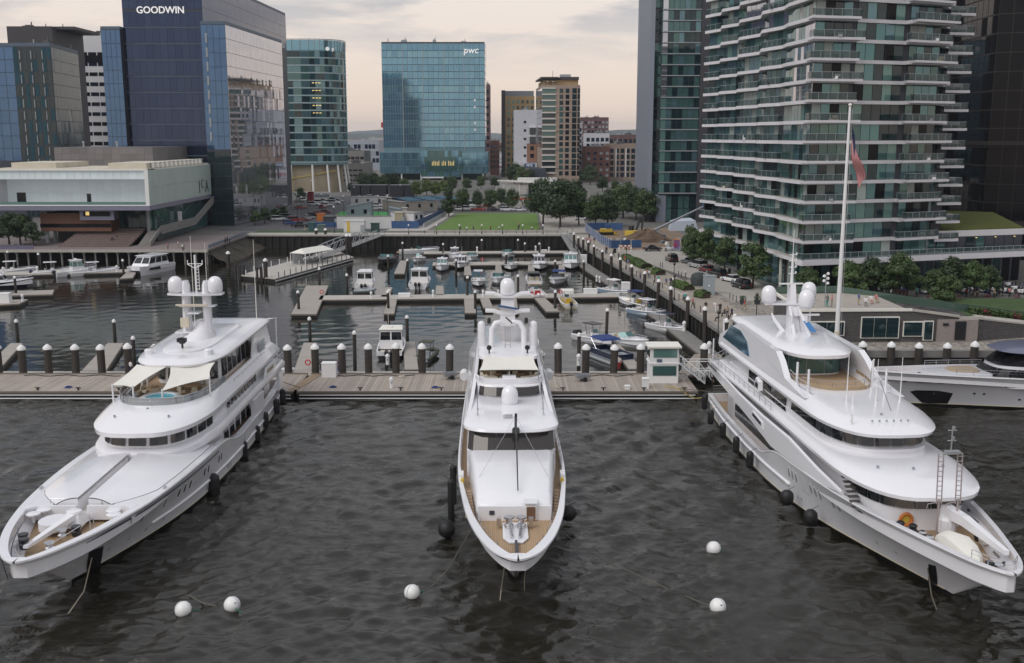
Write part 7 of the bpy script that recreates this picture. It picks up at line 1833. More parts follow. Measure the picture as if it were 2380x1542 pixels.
for sg in (1,-1):
    b=MB()
    A=[(2.5,8.3),(26.5,8.9),(29.2,9.0),(26.3,9.25),(24,9.5),(22.2,10.6),(20.8,11.2),(8,11.4),(2.5,9.3)]
    prof=[(x,4.35-.12*(z-8.5)-.01*max(0,x-20),z) for x,z in A]
    b.loft([[(x,sg*y,z) for x,y,z in prof],[(x,sg*(y-.55),z) for x,y,z in prof]],True,True,True);b.build('side_wing',white,RY)
    g=MB();q=[(4.0,9.25),(10.5,9.15),(13.6,9.2),(12.2,10.4),(9.6,11.0),(6.2,10.9)]
    for x0,x1 in ((0,1),):g.loft([[(x,sg*(4.36-.12*(z-8.5)),z) for x,z in q],[(x,sg*(4.4-.12*(z-8.5)),z) for x,z in q]],True,True,True)
    g.build('side_window',gl_teal2,RY)
    B1(('fly_coaming',white,RY),'loft',[[(24.4,sg*3.4,8.8),(27.5,sg*3.1,9.0),(28.6,sg*3.3,9.2),(24.0,sg*3.7,9.3)],[(24.4,sg*3.2,8.8),(27.3,sg*2.9,9.0),(28.4,sg*3.1,9.2),(24.0,sg*3.5,9.3)]],True,True,True)
    for x,z in ((24.6,11.0),(27.4,11.0)):
        B1(('awning_post',white,RY),'tube',[(x,sg*3.3,9.0),(x,sg*3.3,z)],.1,6)
    rail(RY,[(28.2,sg*3.4,9.1),(26,sg*3.55,9.15),(23.6,sg*3.6,9.4)],.75,2,chrome)
    B1(('wing_camera',white,RY),'loft',[[(17.2,sg*4.38,7.2),(18.6,sg*4.38,7.0),(18.6,sg*4.38,7.9),(17.2,sg*4.38,8.1)],[(17.2,sg*4.75,7.25),(18.5,sg*4.75,7.05),(18.4,sg*4.7,7.8),(17.4,sg*4.7,8.0)]],True,True,True)
    B1(('wing_lens',black_p,RY),'loft',[[(17.5,sg*4.76,7.3),(18.3,sg*4.76,7.2),(18.2,sg*4.72,7.6),(17.6,sg*4.72,7.7)],[(17.5,sg*4.8,7.3),(18.3,sg*4.8,7.2),(18.2,sg*4.76,7.6),(17.6,sg*4.76,7.7)]],True,True,True)
shell('hard_top',RY,[(3,21.8,3.0,5,10.6),(2.6,22.6,3.3,5.5,10.8),(2.6,22.6,3.4,5.5,11.1),(3,22,3.2,5.2,11.35),(4,19.5,2.7,4.5,11.55),(5,16,1.8,4,11.65)],white)
# mast with three domes
b=MB();b.loft([[(12.8,-.55,11.5),(14.0,-.5,11.5),(14.0,.5,11.5),(12.8,.55,11.5)],[(12.0,-.35,14.2),(13.0,-.3,14.2),(13.0,.3,14.2),(12.0,.35,14.2)],[(11.9,-.3,16.0),(12.7,-.25,16.0),(12.7,.25,16.0),(11.9,.3,16.0)]],True,True,True)
for sg in (1,-1):b.loft([[(15.2,sg*.9,11.5),(16.0,sg*.9,11.5),(16.0,sg*.6,11.5),(15.2,sg*.6,11.5)],[(12.6,sg*.5,14.0),(13.2,sg*.5,14.0),(13.2,sg*.3,14.0),(12.6,sg*.3,14.0)]],True,True,True)
b.build('mast',white,RY)
for sg in (1,-1):
    B1(('mast_fin',white,RY),'prism',[(13.4,sg*.6),(14.9,sg*.8),(14.9,sg*.65),(13.4,sg*.45)][::sg],11.5,13.3)
    B1(('mast_horn',white,RY),'tube',[(13.5,sg*1.0,11.5),(12.8,sg*1.7,12.6),(12.4,sg*1.9,13.2)],[.22,.16,.08],6)
B1(('mast_platform',white,RY),'prism',[(11.6,-2.5),(12.8,-2.7),(13.2,0),(13.4,1.6),(12.2,2.6),(11.2,2.0)],14.05,14.25)
dome(RY,12.4,-2.25,14.3,.72,1.6);dome(RY,13.6,1.05,14.0,.76,1.65);dome(RY,11.3,2.05,14.5,.72,1.55)
b=MB();b.box(13.6,13.9,-.2,2.3,13.15,13.3);b.box(12.4,12.7,-1.3,1.0,16.0,16.12);b.build('radar_scanner',white2,RY)
b=MB();b.tube([(12.2,0,16),(12.2,0,18.9)],[.16,.1],7)
for z in (17.0,17.6,18.2,18.8):b.tube([(12.2,-.35,z),(12.2,.35,z)],.04,4);b.lathe([(.07,0),(.09,.12),(.05,.2)],(12.2,.35,z),6)
b.tube([(12.2,0,18.9),(12.2,0,21.2)],.03,4);b.build('mast_pole',white2,RY)
B1(('solar_flap',mat('bright_blue_panel',(.04,.18,.42),rough=.3),RY),'loft',[[(14.6,.5,12.7),(14.9,1.0,12.6),(16.0,1.3,11.9),(15.8,.8,12.0)],[(14.6,.5,12.8),(14.9,1.0,12.7),(16.0,1.3,12.0),(15.8,.8,12.1)]],True,True,True)
for x,y,z0,z1 in ((31,-1.4,9.1,13.3),(31,1.0,9.1,12.6),(30.5,3.2,8.9,12.6),(31.8,-1.2,9.0,10.2),(36,-2.9,8.8,9.2)):
    B1(('whip_antenna',white2,RY),'tube',[(x,y,z0),(x,y,z0+.7),(x,y,z1)],[.09,.05,.02],6)
B1(('flag_staff',black_p,RY),'tube',[(33.5,1.2,9.0),(31.5,1.0,11.0)],.025,4)
for k in range(6):
    B1(('roof_stud',mull_l,RY),'lathe',[(.07,0),(.07,.14)],(36.2,-1.4+k*.55,8.92),6)
for sg in (1,-1):
    rail(RY,[(2+k*1.7,sg*4.75,6.2) for k in range(13)],.6,2,chrome)
    for x in (26.5,33,41):B1(('mooring_cleat',chrome,RY),'cbox',(x,sg*(R_.row_at(x)[2]-.2),R_.row_at(x)[4]+.1),.5,.12,.14)
for x,y in ((40.5,0),(40,2.4),(40,-2.4),(34.5,0)):B1(('deck_light',mull_l,RY),'lathe',[(.1,0),(.1,.12),(.04,.16)],(x,y,6.62 if x>38 else 9.0),7)
# bow: life rings, ladder masts, crane, covered tender
for y in (-1.7,1.5):
    B1(('life_ring',orange_p,RY),'tube',[(43.55,y+.42*math.cos(a),4.0+.42*math.sin(a)) for a in [k*math.pi/8 for k in range(17)]],.11,7,False)
    B1(('ring_centre',yellow_p,RY),'lathe',[(.3,0),(.3,.05)],(43.45,y,4.0),10,'x')
for y,zb in ((-.55,3.7),(.75,3.7)):
    b=MB();b.tube([(45.7,y,zb),(45.7,y,6.2)],.07,6);b.tube([(45.7,y-.17,5.9),(45.5,y-.17,9.3)],.045,5);b.tube([(45.7,y+.17,5.9),(45.5,y+.17,9.3)],.045,5)
    for k in range(10):b.tube([(45.65,y-.17,6.1+k*.34),(45.65,y+.17,6.1+k*.34)],.03,4)
    b.tube([(45.7,y-.17,6.0),(45.7,y-.75,5.9),(45.7,y-.8,5.6)],.035,4);b.build('ladder_mast',mat('pinkish_aluminium',(.42,.36,.36),rough=.4,metal=.5),RY)
b=MB();b.tube([(45.5,.1,9.3),(45.5,.1,11.2)],.05,5);b.tube([(45.5,-.4,9.3),(45.5,.9,9.3)],.06,5);b.box(45.3,45.7,-.3,.7,9.3,9.5)
for z in (10.2,10.9):b.tube([(45.5,-.2,z),(45.5,.4,z)],.035,4);b.lathe([(.08,0),(.1,.25)],(45.5,.2,z),6)
b.build('mast_head',steel,RY)
B1(('crane_boom',white,RY),'loft',[[(44.5,.2,4.6),(44.5,.95,4.6),(44.5,.95,5.4),(44.5,.2,5.4)],[(46.6,.6,4.7),(46.6,1.15,4.7),(46.6,1.15,5.35),(46.6,.6,5.35)],[(51.4,1.0,4.6),(51.4,1.3,4.6),(51.4,1.3,4.9),(51.4,1.0,4.9)]],True,True,True)
B1(('crane_base',white,RY),'lathe',[(.6,0),(.6,.9),(.5,1.1)],(44.9,.55,3.6),12)
b=MB();pts=[]
for k,x in enumerate((46.3,47.1,48.3,49.6,50.7,51.3)):
    w_=(.5,.85,.95,.85,.55,.1)[k];h_=(4.2,4.6,4.85,4.75,4.55,4.3)[k];pts.append([(x,-.45-w_,3.75),(x,-.45-w_*.8,h_-.25),(x,-.45,h_),(x,-.45+w_*.8,h_-.25),(x,-.45+w_,3.75)])
b.loft(pts,False,True,True);b.build('covered_tender',canvas,RY,smooth=48.1)
for x,y,m in ((44.7,-2.6,black_p),(45.3,-2.0,black_p),(46.7,1.9,black_p),(47.1,2.0,canvas),(51.6,.0,black_p),(51.9,.4,chrome),(46.5,-1.9,chrome),(47.3,-1.8,chrome)):
    B1(('winch' if m is not canvas else 'covered_gear',m,RY),'lathe',[(.3,0),(.36,.25),(.22,.4),(.3,.6),(.2,.7)],(x,y,3.65),9)
rail(RY,[(51.8,-1.3,4.65),(53.0,-.9,4.7),(53.8,-.3,4.72),(53.8,.3,4.72),(53.0,.9,4.7)],.55,2,chrome)
b=MB()
for k in range(7):b.box(38.6+k*.35,38.95+k*.35,-4.5,-3.75,5.5-k*.25,5.58-k*.25)
b.build('stair',mat('dark_tread',(.10,.09,.08),rough=.7),RY)
rail(RY,[(.4,4.2,2.2),(.3,2,2.2),(.3,-2,2.2),(.4,-4.2,2.2)],.9,3)
rail(RY,[(.9,-4.4,6.2),(2.5,-4.8,6.2),(5,-4.9,6.2)],.9,3);rail(RY,[(2.6,3.5,8.6),(2.5,0,8.6),(2.6,-3.5,8.6),(4,-4.2,8.6)],.95,3)
b=MB();b.tube([(1.4,-4.6,6.2),(1.4,-4.6,8.6)],.08,6);b.tube([(3.3,-4.0,8.6),(3.0,-4.0,11.0)],.08,6);b.build('deck_post',white,RY)
B1(('swim_platform',teak,RY),'box',-1.4,.5,-3.8,3.8,.3,.55)
B1(('side_deck',teak,RY),'box',3,20,-5.05,-4.35,1.5,1.53)
for px,py,X,r,h,l in [(1638,935,20.65,.33,1.7,'hindmost black fender on the right yacht, nearest the pier'),(1652,970,20.75,.33,1.6,'second black fender from the stern of the right yacht'),(1680,1001,20.85,.33,1.6,'third black fender from the stern of the right yacht'),(1711,1034,21.1,.33,1.6,'fourth black fender from the stern of the right yacht'),(1743,1069,21.4,.34,1.6,'fifth black fender from the stern of the right yacht'),(1829,1157,22.2,.55,1.3,'first of two squat black fenders amidships on the right yacht'),(1884,1203,23.1,.55,1.3,'squat black fender nearest the bow of the right yacht')]:
    fender(px,py,X,r,h,l,dirx=-1)

# ---------------------------------------------------------------- yacht at the right edge
FY=thing('motor_yacht','silver grey motor yacht at the right edge pointing left with oval black hull window','yacht',(96,116.2,0),R(181.2))
silver=mat('silver_hull',(.62,.62,.66),rough=.2,coat=.4,var=.02,scale=.2)
F_=Yacht(FY,[(0,1,4.3,4.2,3.2,2.2),(20,20,4.6,4.4,3.4,2.4),(32,31,4.4,3.6,3.6,2.7),(40,38,3.8,2.6,3.75,2.8),(46,43,3.0,1.6,3.9,3.0),(51,47,2.0,.8,4.0,3.1),(54.5,50,1.1,.3,4.1,3.2),(56.2,51.3,.5,.06,4.15,3.25),(56.6,51.6,.03,.02,4.15,3.25)])
F_.hull(silver,boot_m,rim=.3)
F_.line('boot_line',gold_m,.3,.05,5,51,20)
F_.patch('anchor_pocket',boot_m,[(47.0,.1),(49.4,.1),(51.2,1.7),(50.6,1.9),(48.3,1.95),(46.7,1.7)])
F_.patch('anchor',chrome,[(48.3,1.0),(49.0,1.0),(49.0,1.15),(48.75,1.2),(48.7,1.6),(48.55,1.6),(48.5,1.2),(48.3,1.15)],off=.07)
for x0,x1 in ((51.8,52.2),(49.2,51.0),(46.9,48.7),(46.0,46.4),(43.4,45.3)):F_.patch('lit_strip',chrome,[(x0,2.9),(x1,2.9),(x1,3.05),(x0,3.05)],off=.05)
F_.patch('hull_window',gl_black,[(30,2.2),(38,2.3),(41.5,2.65),(42.2,2.95),(40,3.0),(30,2.9)],off=.04)
for x in (44.5,43.5,39.7,38.8,37.5,35.5):F_.oval('porthole',mull_d,x,1.75 if x>42 else 1.2,.16,.12,0)
shell('fore_trunk',FY,[(24,50,2.3,5.5,3.1),(24,49.6,2.1,5.5,3.95),(24,48.5,1.7,5.3,4.05)],silver)
shell('deck_house',FY,[(5,43,3.6,4,2.6),(5,42,3.4,4,5.0)],silver);band(FY,(5,43.1,3.65,4,3.8),(5,42.4,3.55,4,4.7),.2,.8,24,.02,gl_black)
shell('sun_pad',FY,[(43.5,47,1.6,2.0,4.0),(43.5,46.8,1.4,2.0,4.2)],mat('tan_cushion',(.33,.26,.18)))
shell('bridge',FY,[(6,42.2,3.3,4,5.0),(6,40.4,3.0,4,6.3)],gl_black)
shell('bridge_roof',FY,[(4,41.2,3.3,4.5,6.3),(4,42,3.6,4.8,6.5),(4,41,3.3,4.6,6.85),(4,37,2.2,4,7.2)],mat('slate_roof_paint',(.12,.13,.19),rough=.3,coat=.3))
rail(FY,[(41+k*1.5,-(F_.row_at(41+k*1.5)[2]-.2),F_.row_at(41+k*1.5)[4]+.1) for k in range(6)],.55,2,chrome);rail(FY,[(38+k*1.8,(F_.row_at(38+k*1.8)[2]-.2),F_.row_at(38+k*1.8)[4]+.1) for k in range(6)],.7,2,chrome)
B1(('jack_staff',white2,FY),'tube',[(56,0,4.2),(55.2,0,5.3)],.1,6)
for x,y in ((50.5,.4),(49.8,-.5),(52.5,0)): 
    B1(('winch',black_p,FY),'lathe',[(.25,0),(.28,.3),(.2,.45)],(x,y,3.2),8)
# ================================================================ TREES AND HEDGES
def crown_mesh(name,seed,h,w,nblob,nleaf,leaf,base=.28,tall=1.0,m=None):
    r=random.Random(seed);b=MB();bl=[]
    for k in range(nblob):
        a=r.uniform(0,6.283);q=math.sqrt(r.random());zf=r.uniform(0.0,1.0)
        env=(1-abs(zf-.38)**1.7*1.5);rad=w/2*max(.12,env)*.78*q
        bl.append((math.cos(a)*rad,math.sin(a)*rad,h*(base+(1-base)*zf*.88+.06),w*r.uniform(.12,.23)*tall))
    for (cx,cy,cz,br) in bl:
        for k in range(nleaf):
            d=Vector((r.gauss(0,1),r.gauss(0,1),r.gauss(0,.9))).normalized();rr_=br*(r.random()**.35)*1.05
            p=Vector((cx,cy,cz))+Vector((d.x*rr_,d.y*rr_,d.z*rr_*.8))
            n=(d+Vector((r.uniform(-.8,.8),r.uniform(-.8,.8),r.uniform(-.2,.9)))).normalized();u=n.orthogonal().normalized();v=n.cross(u)
            s=leaf*r.uniform(.6,1.35);a0=r.uniform(0,6.28);cu=u*math.cos(a0)+v*math.sin(a0);cv=n.cross(cu)
            b.face([p-cu*s-cv*s*.5,p+cu*s*.2-cv*s*.75,p+cu*s+cv*s*.3,p-cu*s*.3+cv*s*.7])
    return b.mesh(name,m or leaf_mid),bl
def trunk_mesh(h,bl,seed,r0):
    r=random.Random(seed);b=MB();top=h*.62
    b.tube([(0,0,-.1),(.03,0,h*.15),(r.uniform(-.1,.1),r.uniform(-.1,.1),h*.35),(r.uniform(-.2,.2),r.uniform(-.2,.2),top)],[r0*1.25,r0,r0*.8,r0*.3],7)
    for (cx,cy,cz,br) in bl[:9]:b.tube([(0,0,h*r.uniform(.22,.38)),(cx*.5,cy*.5,cz*.78),(cx,cy,cz)],[r0*.5,r0*.3,r0*.1],5)
    return b.mesh('trunk',trunk_m)
TREES={}
for k,(hh_,ww_,nb_,nl_,lf_) in enumerate([(7.5,5.6,30,150,.17),(9.5,7.6,38,160,.22),(9.0,8.6,40,160,.22),(12,6.4,36,170,.24),(8.0,6.4,28,140,.2)]):
    cm,bl=crown_mesh('crown',40+k,hh_,ww_,nb_,nl_,lf_,base=.25 if k!=3 else .12);TREES[k]=(hh_,cm,trunk_mesh(hh_,bl,k,.15 if k==0 else .2))
def tree(x,y,k,h,label,group,m=None,z=GZ,wide=1.0):
    H0,cm,tm=TREES[k];h*=rnd.uniform(.93,1.06);wide*=rnd.uniform(.88,1.12);m=leaf_mid if m is leaf_dark and rnd.random()<.35 else m;o=thing('tree',label,'tree',(x,y,z),rnd.uniform(0,6.28),group);s=h/H0;o.scale=(s*wide,s*wide,s)
    c=obj('crown',cm,o);obj('trunk',tm,o)
    if m:recolor(c,0,m)
    return o
def treepx(px,py,top,k,label,group,m=None,wide=1.0):
    p=at(px,py,GZ);d=p.y/math.cos(PITCH);h=(py-top)/FPX*math.hypot(p.y,CAM_H-GZ)*1.03
    return tree(p.x,p.y,k,h,label,group,m,wide=wide)
for px,py,tp in [(1603,612,528),(1617,620,545),(1643,624,535),(1684,636,548),(1749,670,565)]:
    treepx(px,py,tp,0,'street tree with round green crown beside the parked cars on the cobbled street','trees along the right hand street',leaf_mid,1.0 if px!=1749 else 1.2)
for px,py,tp,m in [(1878,702,622,leaf_mid),(1972,704,612,leaf_mid),(2030,700,606,leaf_dark),(2082,702,600,leaf_mid),(2108,690,612,leaf_dark),(2172,708,628,leaf_dark),(2196,722,640,leaf_mid),(2262,694,614,leaf_dark),(2300,690,622,leaf_dark),(2215,690,610,leaf_dark)]:
    treepx(px,py,tp,4,'tree in front of the balcony tower behind the pavilion terrace','trees in front of the balcony tower',m,1.15)
for px,py,tp,k,m in [(1262,522,432,2,leaf_dark),(1302,528,428,2,leaf_dark),(1345,524,445,1,leaf_dark),(1384,530,455,1,leaf_dark),(1412,528,452,1,leaf_dark),(1330,500,425,1,leaf_dark),(1448,508,432,1,leaf_dark),(1478,512,440,1,leaf_dark),(1500,516,447,1,leaf_mid),(1420,500,440,1,leaf_dark),(1285,505,440,1,leaf_mid)]:
    treepx(px,py,tp,k,'dark leafy tree in the grove to the right of the lawn','grove right of the lawn',m,1.05)
treepx(1043,504,440,3,'dark pointed tree standing alone at the left edge of the lawn',None,leaf_dark,1.0)
for px,py,tp,m in [(1075,492,438,leaf_mid),(1140,490,440,leaf_mid),(1190,490,443,leaf_mid),(1110,486,445,leaf_dark),(1165,482,440,leaf_dark)]:
    treepx(px,py,tp,1,'round tree behind the cars parked along the back of the lawn','trees behind the lawn',m)
for px,py,tp,m in [(968,462,424,leaf_light),(1012,460,422,leaf_light),(992,455,420,leaf_light),(1030,452,420,leaf_light)]:
    treepx(px,py,tp,1,'yellow green tree in the row left of the lawn','yellow green trees',m)
for px,py,tp,m in [(845,446,405,leaf_dark),(868,444,402,leaf_dark),(892,446,408,leaf_dark),(915,440,405,leaf_dark),(1050,448,412,leaf_mid),(1085,444,415,leaf_dark),(1118,440,412,leaf_mid),(1195,428,385,leaf_dark),(1212,430,388,leaf_dark),(1232,428,395,leaf_dark),(1372,430,388,leaf_dark),(1350,426,395,leaf_dark),(1400,446,410,leaf_dark),(1430,448,420,leaf_dark),(940,445,415,leaf_mid),(1150,438,412,leaf_dark),(1290,440,418,leaf_dark),(1318,442,420,leaf_dark),(815,448,425,leaf_dark),(1460,450,425,leaf_dark)]:
    treepx(px,py,tp,1,'dark tree in the distant row at the foot of the towers','trees at the foot of the towers',m,1.1)
for px,py,tp in [(-8,574,508),(22,572,503),(48,570,505),(78,572,520),(60,560,500)]:
    treepx(px,py,tp,4,'dark tree left of the museum theatre','trees left of the museum',leaf_dark,1.2)
for px,py,tp in [(593,524,492),(615,520,488),(640,512,485),(660,505,480),(700,466,440)]:
    treepx(px,py,tp,0,'small street tree at the foot of the dark blue tower','trees at the foot of the dark blue tower',leaf_mid,1.5)
def hedge(label,pts,w,h,seed,m=leaf_hedge,dens=420,name='hedge',leafs=.1):
    r=random.Random(seed);c=Vector((sum(p[0] for p in pts)/len(pts),sum(p[1] for p in pts)/len(pts)));o=thing(name,label,'hedge',(c.x,c.y,GZ));b=MB()
    core=MB()
    for (x0,y0),(x1,y1) in zip(pts[:-1],pts[1:]):
        d=Vector((x1-x0,y1-y0));L=d.length;d/=L;n=Vector((-d.y,d.x))
        core.prism([tuple(Vector((x0,y0))-c+n*w*.4),tuple(Vector((x0,y0))-c-n*w*.4),tuple(Vector((x1,y1))-c-n*w*.4),tuple(Vector((x1,y1))-c+n*w*.4)][::-1],0,h*.8)
        for k in range(int(dens*L)):
            t_=r.uniform(-.03,1.03);a=r.uniform(0,math.pi);q=r.uniform(.85,1.05)
            p=Vector((x0,y0))-c+d*L*t_+n*math.cos(a)*w/2*q;z=(math.sin(a)**.5)*h*q*(1-.12*math.sin(t_*9))
            nn=Vector((n.x*math.cos(a),n.y*math.cos(a),math.sin(a)))+Vector((r.uniform(-.7,.7),r.uniform(-.7,.7),r.uniform(-.3,.7)));nn.normalize();u=nn.orthogonal().normalized();v=nn.cross(u);s=leafs*r.uniform(.7,1.4);P=Vector((p.x,p.y,z))
            b.face([P-u*s-v*s*.6,P+u*s-v*s*.5,P+u*s*.4+v*s*.8,P-u*s*.8+v*s*.6])
    b.build('leaves',m,o);core.build('stems',trunk_m,o); return o
hp= lambda pts:[(at(x,y,GZ).x,at(x,y,GZ).y) for x,y in pts]
hedge('long clipped green hedge along the promenade, farthest of the row',hp([(1455,603),(1502,625)]),2.4,1.15,1,dens=520)
hedge('short clipped hedge in the middle of the promenade planters',hp([(1510,634),(1535,640)]),2.4,1.1,2,dens=520)
hedge('clipped hedge beside the dark rock planter',hp([(1570,664),(1600,676)]),2.2,1.1,3,dens=600)
hedge('rounded bush in front of the grey utility cabinet',hp([(1622,690),(1642,694)]),2.0,1.2,4,dens=700)
for q,l in (([(1445,606),(1500,634)],'low pale seat wall edging the longest hedge'),([(1560,668),(1622,700)],'low pale seat wall edging the near hedges')):
    h_=hp(q);o=thing('seat_wall',l,'wall',(0,0,GZ));wall_run([(p[0]-1.7,p[1]-.4) for p in h_],0.0,.5,.45).build('wall',concrete,o)
sh=thing('shrub_bed','low dark planted shrubs with red flowers along the pavilion ramp','shrub bed',(0,0,0))
r=random.Random(5);b1,b2=MB(),MB()
for k in range(2600):
    x=r.uniform(61.5,72);y=138.6+(x-61.5)*.33+r.uniform(-.8,.9);z=GZ+3.1-(x-61.4)*.16+r.uniform(0,.8);s=r.uniform(.08,.16);n=Vector((r.gauss(0,1),r.gauss(0,1),abs(r.gauss(0,1)))).normalized();u=n.orthogonal();v=n.cross(u);P=Vector((x,y,z))
    (b2 if (math.sin(x*1.3)+r.uniform(-.5,.5))>1.05 else b1).face([P-u*s,P-v*s,P+u*s,P+v*s])
b1.build('leaves',leaf_mid,sh);b2.build('flowers',mat('red_flower',(.22,.03,.045),rough=.8),sh)

# ================================================================ CARS
glass_car=mat('car_glass',(.01,.012,.014),rough=.05,ior=1.6)
tyre=mat('tyre',(.015,.015,.015),rough=.8)
tail=mat('tail_lamp',(.30,.012,.01),rough=.3);head=mat('head_lamp',(.65,.65,.62),rough=.15)
PAINT={n:mat('car_'+n,c,rough=.22,coat=.6) for n,c in dict(white=(.72,.72,.73),black=(.012,.012,.014),silver=(.36,.37,.38),grey=(.09,.095,.10),red=(.30,.02,.02),dark_red=(.14,.015,.018),blue=(.03,.05,.16),teal=(.05,.16,.2)).items()}
def car_proto(kind):
    o=thing('car','car','car',(0,0,-50)); 
    L,W,H=dict(sedan=(4.6,1.85,1.42),suv=(4.8,1.95,1.75),pickup=(5.5,2.0,1.85),van=(5.4,2.05,2.2))[kind]
    xs=[-.5,-.48,-.3,0,.25,.42,.49,.5];sec=[]
    bl=dict(sedan=.82,suv=.98,pickup=1.0,van=1.05)[kind]
    for f in xs:
        e_=abs(f)*2;w=W/2*(1-.12*e_**6);top=bl*(1-.14*max(0,(f-.2)/.3)**1.5)*(1 if abs(f)<.49 else .85);lo=.28 if abs(f)<.47 else .38
        sec.append([(f*L,-w*.96,lo),(f*L,-w,.55),(f*L,-w*.97,top-.08),(f*L,-w*.86,top),(f*L,w*.86,top),(f*L,w*.97,top-.08),(f*L,w,.55),(f*L,w*.96,lo)])
    b=MB();b.loft(sec,True,True,True);b.build('body',PAINT['white'],o,smooth=40)
    x0,x1,rf,rb=dict(sedan=(-.36,.2,.75,.6),suv=(-.48,.2,.7,.25),pickup=(-.12,.22,.6,.15),van=(-.49,.34,.7,.08))[kind];x0*=L;x1*=L
    wb,wt=W*.43,W*.36
    B1(('windows',glass_car,o),'loft',[[(x0,-wb,bl-.02),(x1,-wb,bl-.02),(x1,wb,bl-.02),(x0,wb,bl-.02)],[(x0+rb,-wt,H-.06),(x1-rf,-wt,H-.06),(x1-rf,wt,H-.06),(x0+rb,wt,H-.06)]],True,True,True)
    B1(('roof',PAINT['white'],o),'loft',[[(x0+rb-.08,-wt-.03,H-.07),(x1-rf+.06,-wt-.03,H-.07),(x1-rf+.06,wt+.03,H-.07),(x0+rb-.08,wt+.03,H-.07)],[(x0+rb+.08,-wt+.08,H),(x1-rf-.12,-wt+.08,H),(x1-rf-.12,wt-.08,H),(x0+rb+.08,wt-.08,H)]],True,True,True)
    if kind=='pickup':
        B1(('bed_cover',black_p,o),'box',-L*.48,-L*.14,-W*.4,W*.4,bl,bl+.04)
    me_t=None
    for sx in (-.31,.31):
        for sy in (-1,1):
            w=MB();w.lathe([(.2,-.11),(.34,-.1),(.34,.1),(.2,.11)],(0,0,0),12,'y');wo=w.build('wheel',tyre,o);wo.location=(sx*L,sy*(W/2-.1),.34)
            rm=MB();rm.lathe([(.02,sy*.112),(.2,sy*.116)],(0,0,0),10,'y');rm.build('rim',mull_l,wo)
    for sy in (-1,1):
        B1(('headlight',head,o),'box',L*.485,L*.505,sy*W*.36-.2,sy*W*.36+.2,.6,.74)
        B1(('taillight',tail,o),'box',-L*.507,-L*.485,sy*W*.37-.17,sy*W*.37+.17,.66,.84)
    return o
PROTO={k:car_proto(k) for k in ('sedan','suv','pickup','van')}
USED=set()
def car(px,py,kind,paint,rz,label,group=None):
    p=at(px,py,GZ);pr=PROTO[kind]
    if kind not in USED:USED.add(kind);o=pr
    else:o=copy_tree(pr)
    o.location=(p.x,p.y,GZ+.02);o.rotation_euler=(0,0,R(rz));o['label']=label
    if 'group' in o:del o['group']
    if group:o['group']=group
    for ch in o.children:
        if ch.name.split('.')[0] in ('body','roof'):recolor(ch,0,PAINT[paint])
    return o
A3= lambda zx,zy:((1480+zx/4.76)/1.0924,(540+zy/4.76)/1.0924)
for zx,zy,kd,pt,rz,l in [(850,465,'sedan','black',8,'black sedan parked beside the dirt heap'),(1072,590,'suv','black',96,'dark brake lit car driving away on the pale street'),(1285,620,'sedan','grey',112,'dark grey car, farthest of the parked row on the cobbles'),(1385,668,'suv','silver',112,'silver car second from the far end of the parked row'),(1500,718,'sedan','dark_red',112,'dark red car in the parked row on the cobbles'),(1622,778,'suv','black',110,'black car between the dark red and the white car'),(1795,838,'sedan','white',118,'white patrol style car behind the nearest black car'),(1910,912,'suv','black',105,'nearest black car at the end of the parked row')]:
    d=A3(zx,zy);car(d[0],d[1],kd,pt,rz,l)
A2= lambda zx,zy:((700+zx/5.289)/1.0924,(460+zy/5.289)/1.0924)
CG='cars in the left hand car park'
for zx,zy,kd,pt,rz, in [(340,375,'sedan','red',5),(515,332,'suv','white',-10),(590,305,'suv','white',-8),(690,338,'sedan','white',-10),(310,290,'sedan','grey',60),(370,272,'suv','white',80),(490,192,'suv','white',5),(655,285,'sedan','silver',-15),(835,285,'sedan','silver',-10),(770,265,'sedan','grey',-10),(720,300,'sedan','white',-10),(790,310,'suv','white',-12),(560,455,'sedan','red',20),(660,435,'sedan','dark_red',30),(505,495,'suv','black',25),(440,512,'sedan','silver',25),(375,540,'sedan','dark_red',25),(270,545,'suv','red',25),(200,590,'suv','blue',20),(330,622,'pickup','black',172),(30,535,'suv','white',30),(90,520,'sedan','black',30),(140,505,'suv','grey',30),(195,495,'sedan','black',30),
                          (635,365,'sedan','red',80),(1350,385,'sedan','white',5),(1360,352,'suv','white',5),(1140,243,'sedan','white',5),(1215,246,'sedan','white',3),(1290,240,'suv','white',0),(1365,240,'sedan','white',5),(1510,238,'suv','white',85),(1545,368,'pickup','dark_red',2),(1612,300,'suv','white',30),(1660,292,'pickup','teal',30),(1720,270,'sedan','silver',20)]:
    d=A2(zx,zy);nm=pt.replace('_',' ')
    car(d[0],d[1],kd,pt,rz,'small %s %s parked in the car park left of the lawn'%(nm,kd),CG+', '+nm+' '+kd)
for zx,zy,kd,pt,rz,l in [(1110,1272,'sedan','white',5,'white car first from the left behind the lawn'),(1160,1272,'suv','white',3,'white car second from the left behind the lawn'),(1226,1276,'pickup','red',0,'red pickup parked behind the lawn'),(1318,1277,'suv','black',2,'black car parked behind the lawn'),(1396,1277,'suv','white',0,'white car right of the black one behind the lawn'),(1474,1277,'sedan','white',0,'white car second from the right behind the lawn'),(1524,1266,'sedan','silver',8,'silver car at the right end of the row behind the lawn'),(1190,1250,'van','white',0,'white van in the second row behind the lawn'),(1276,1256,'sedan','red',4,'red car in the second row behind the lawn'),(1378,1255,'sedan','grey',0,'grey car in the second row behind the lawn')]:
    car((700+zx/2.38)/1.0924,zy/2.6,kd,pt,rz,l)
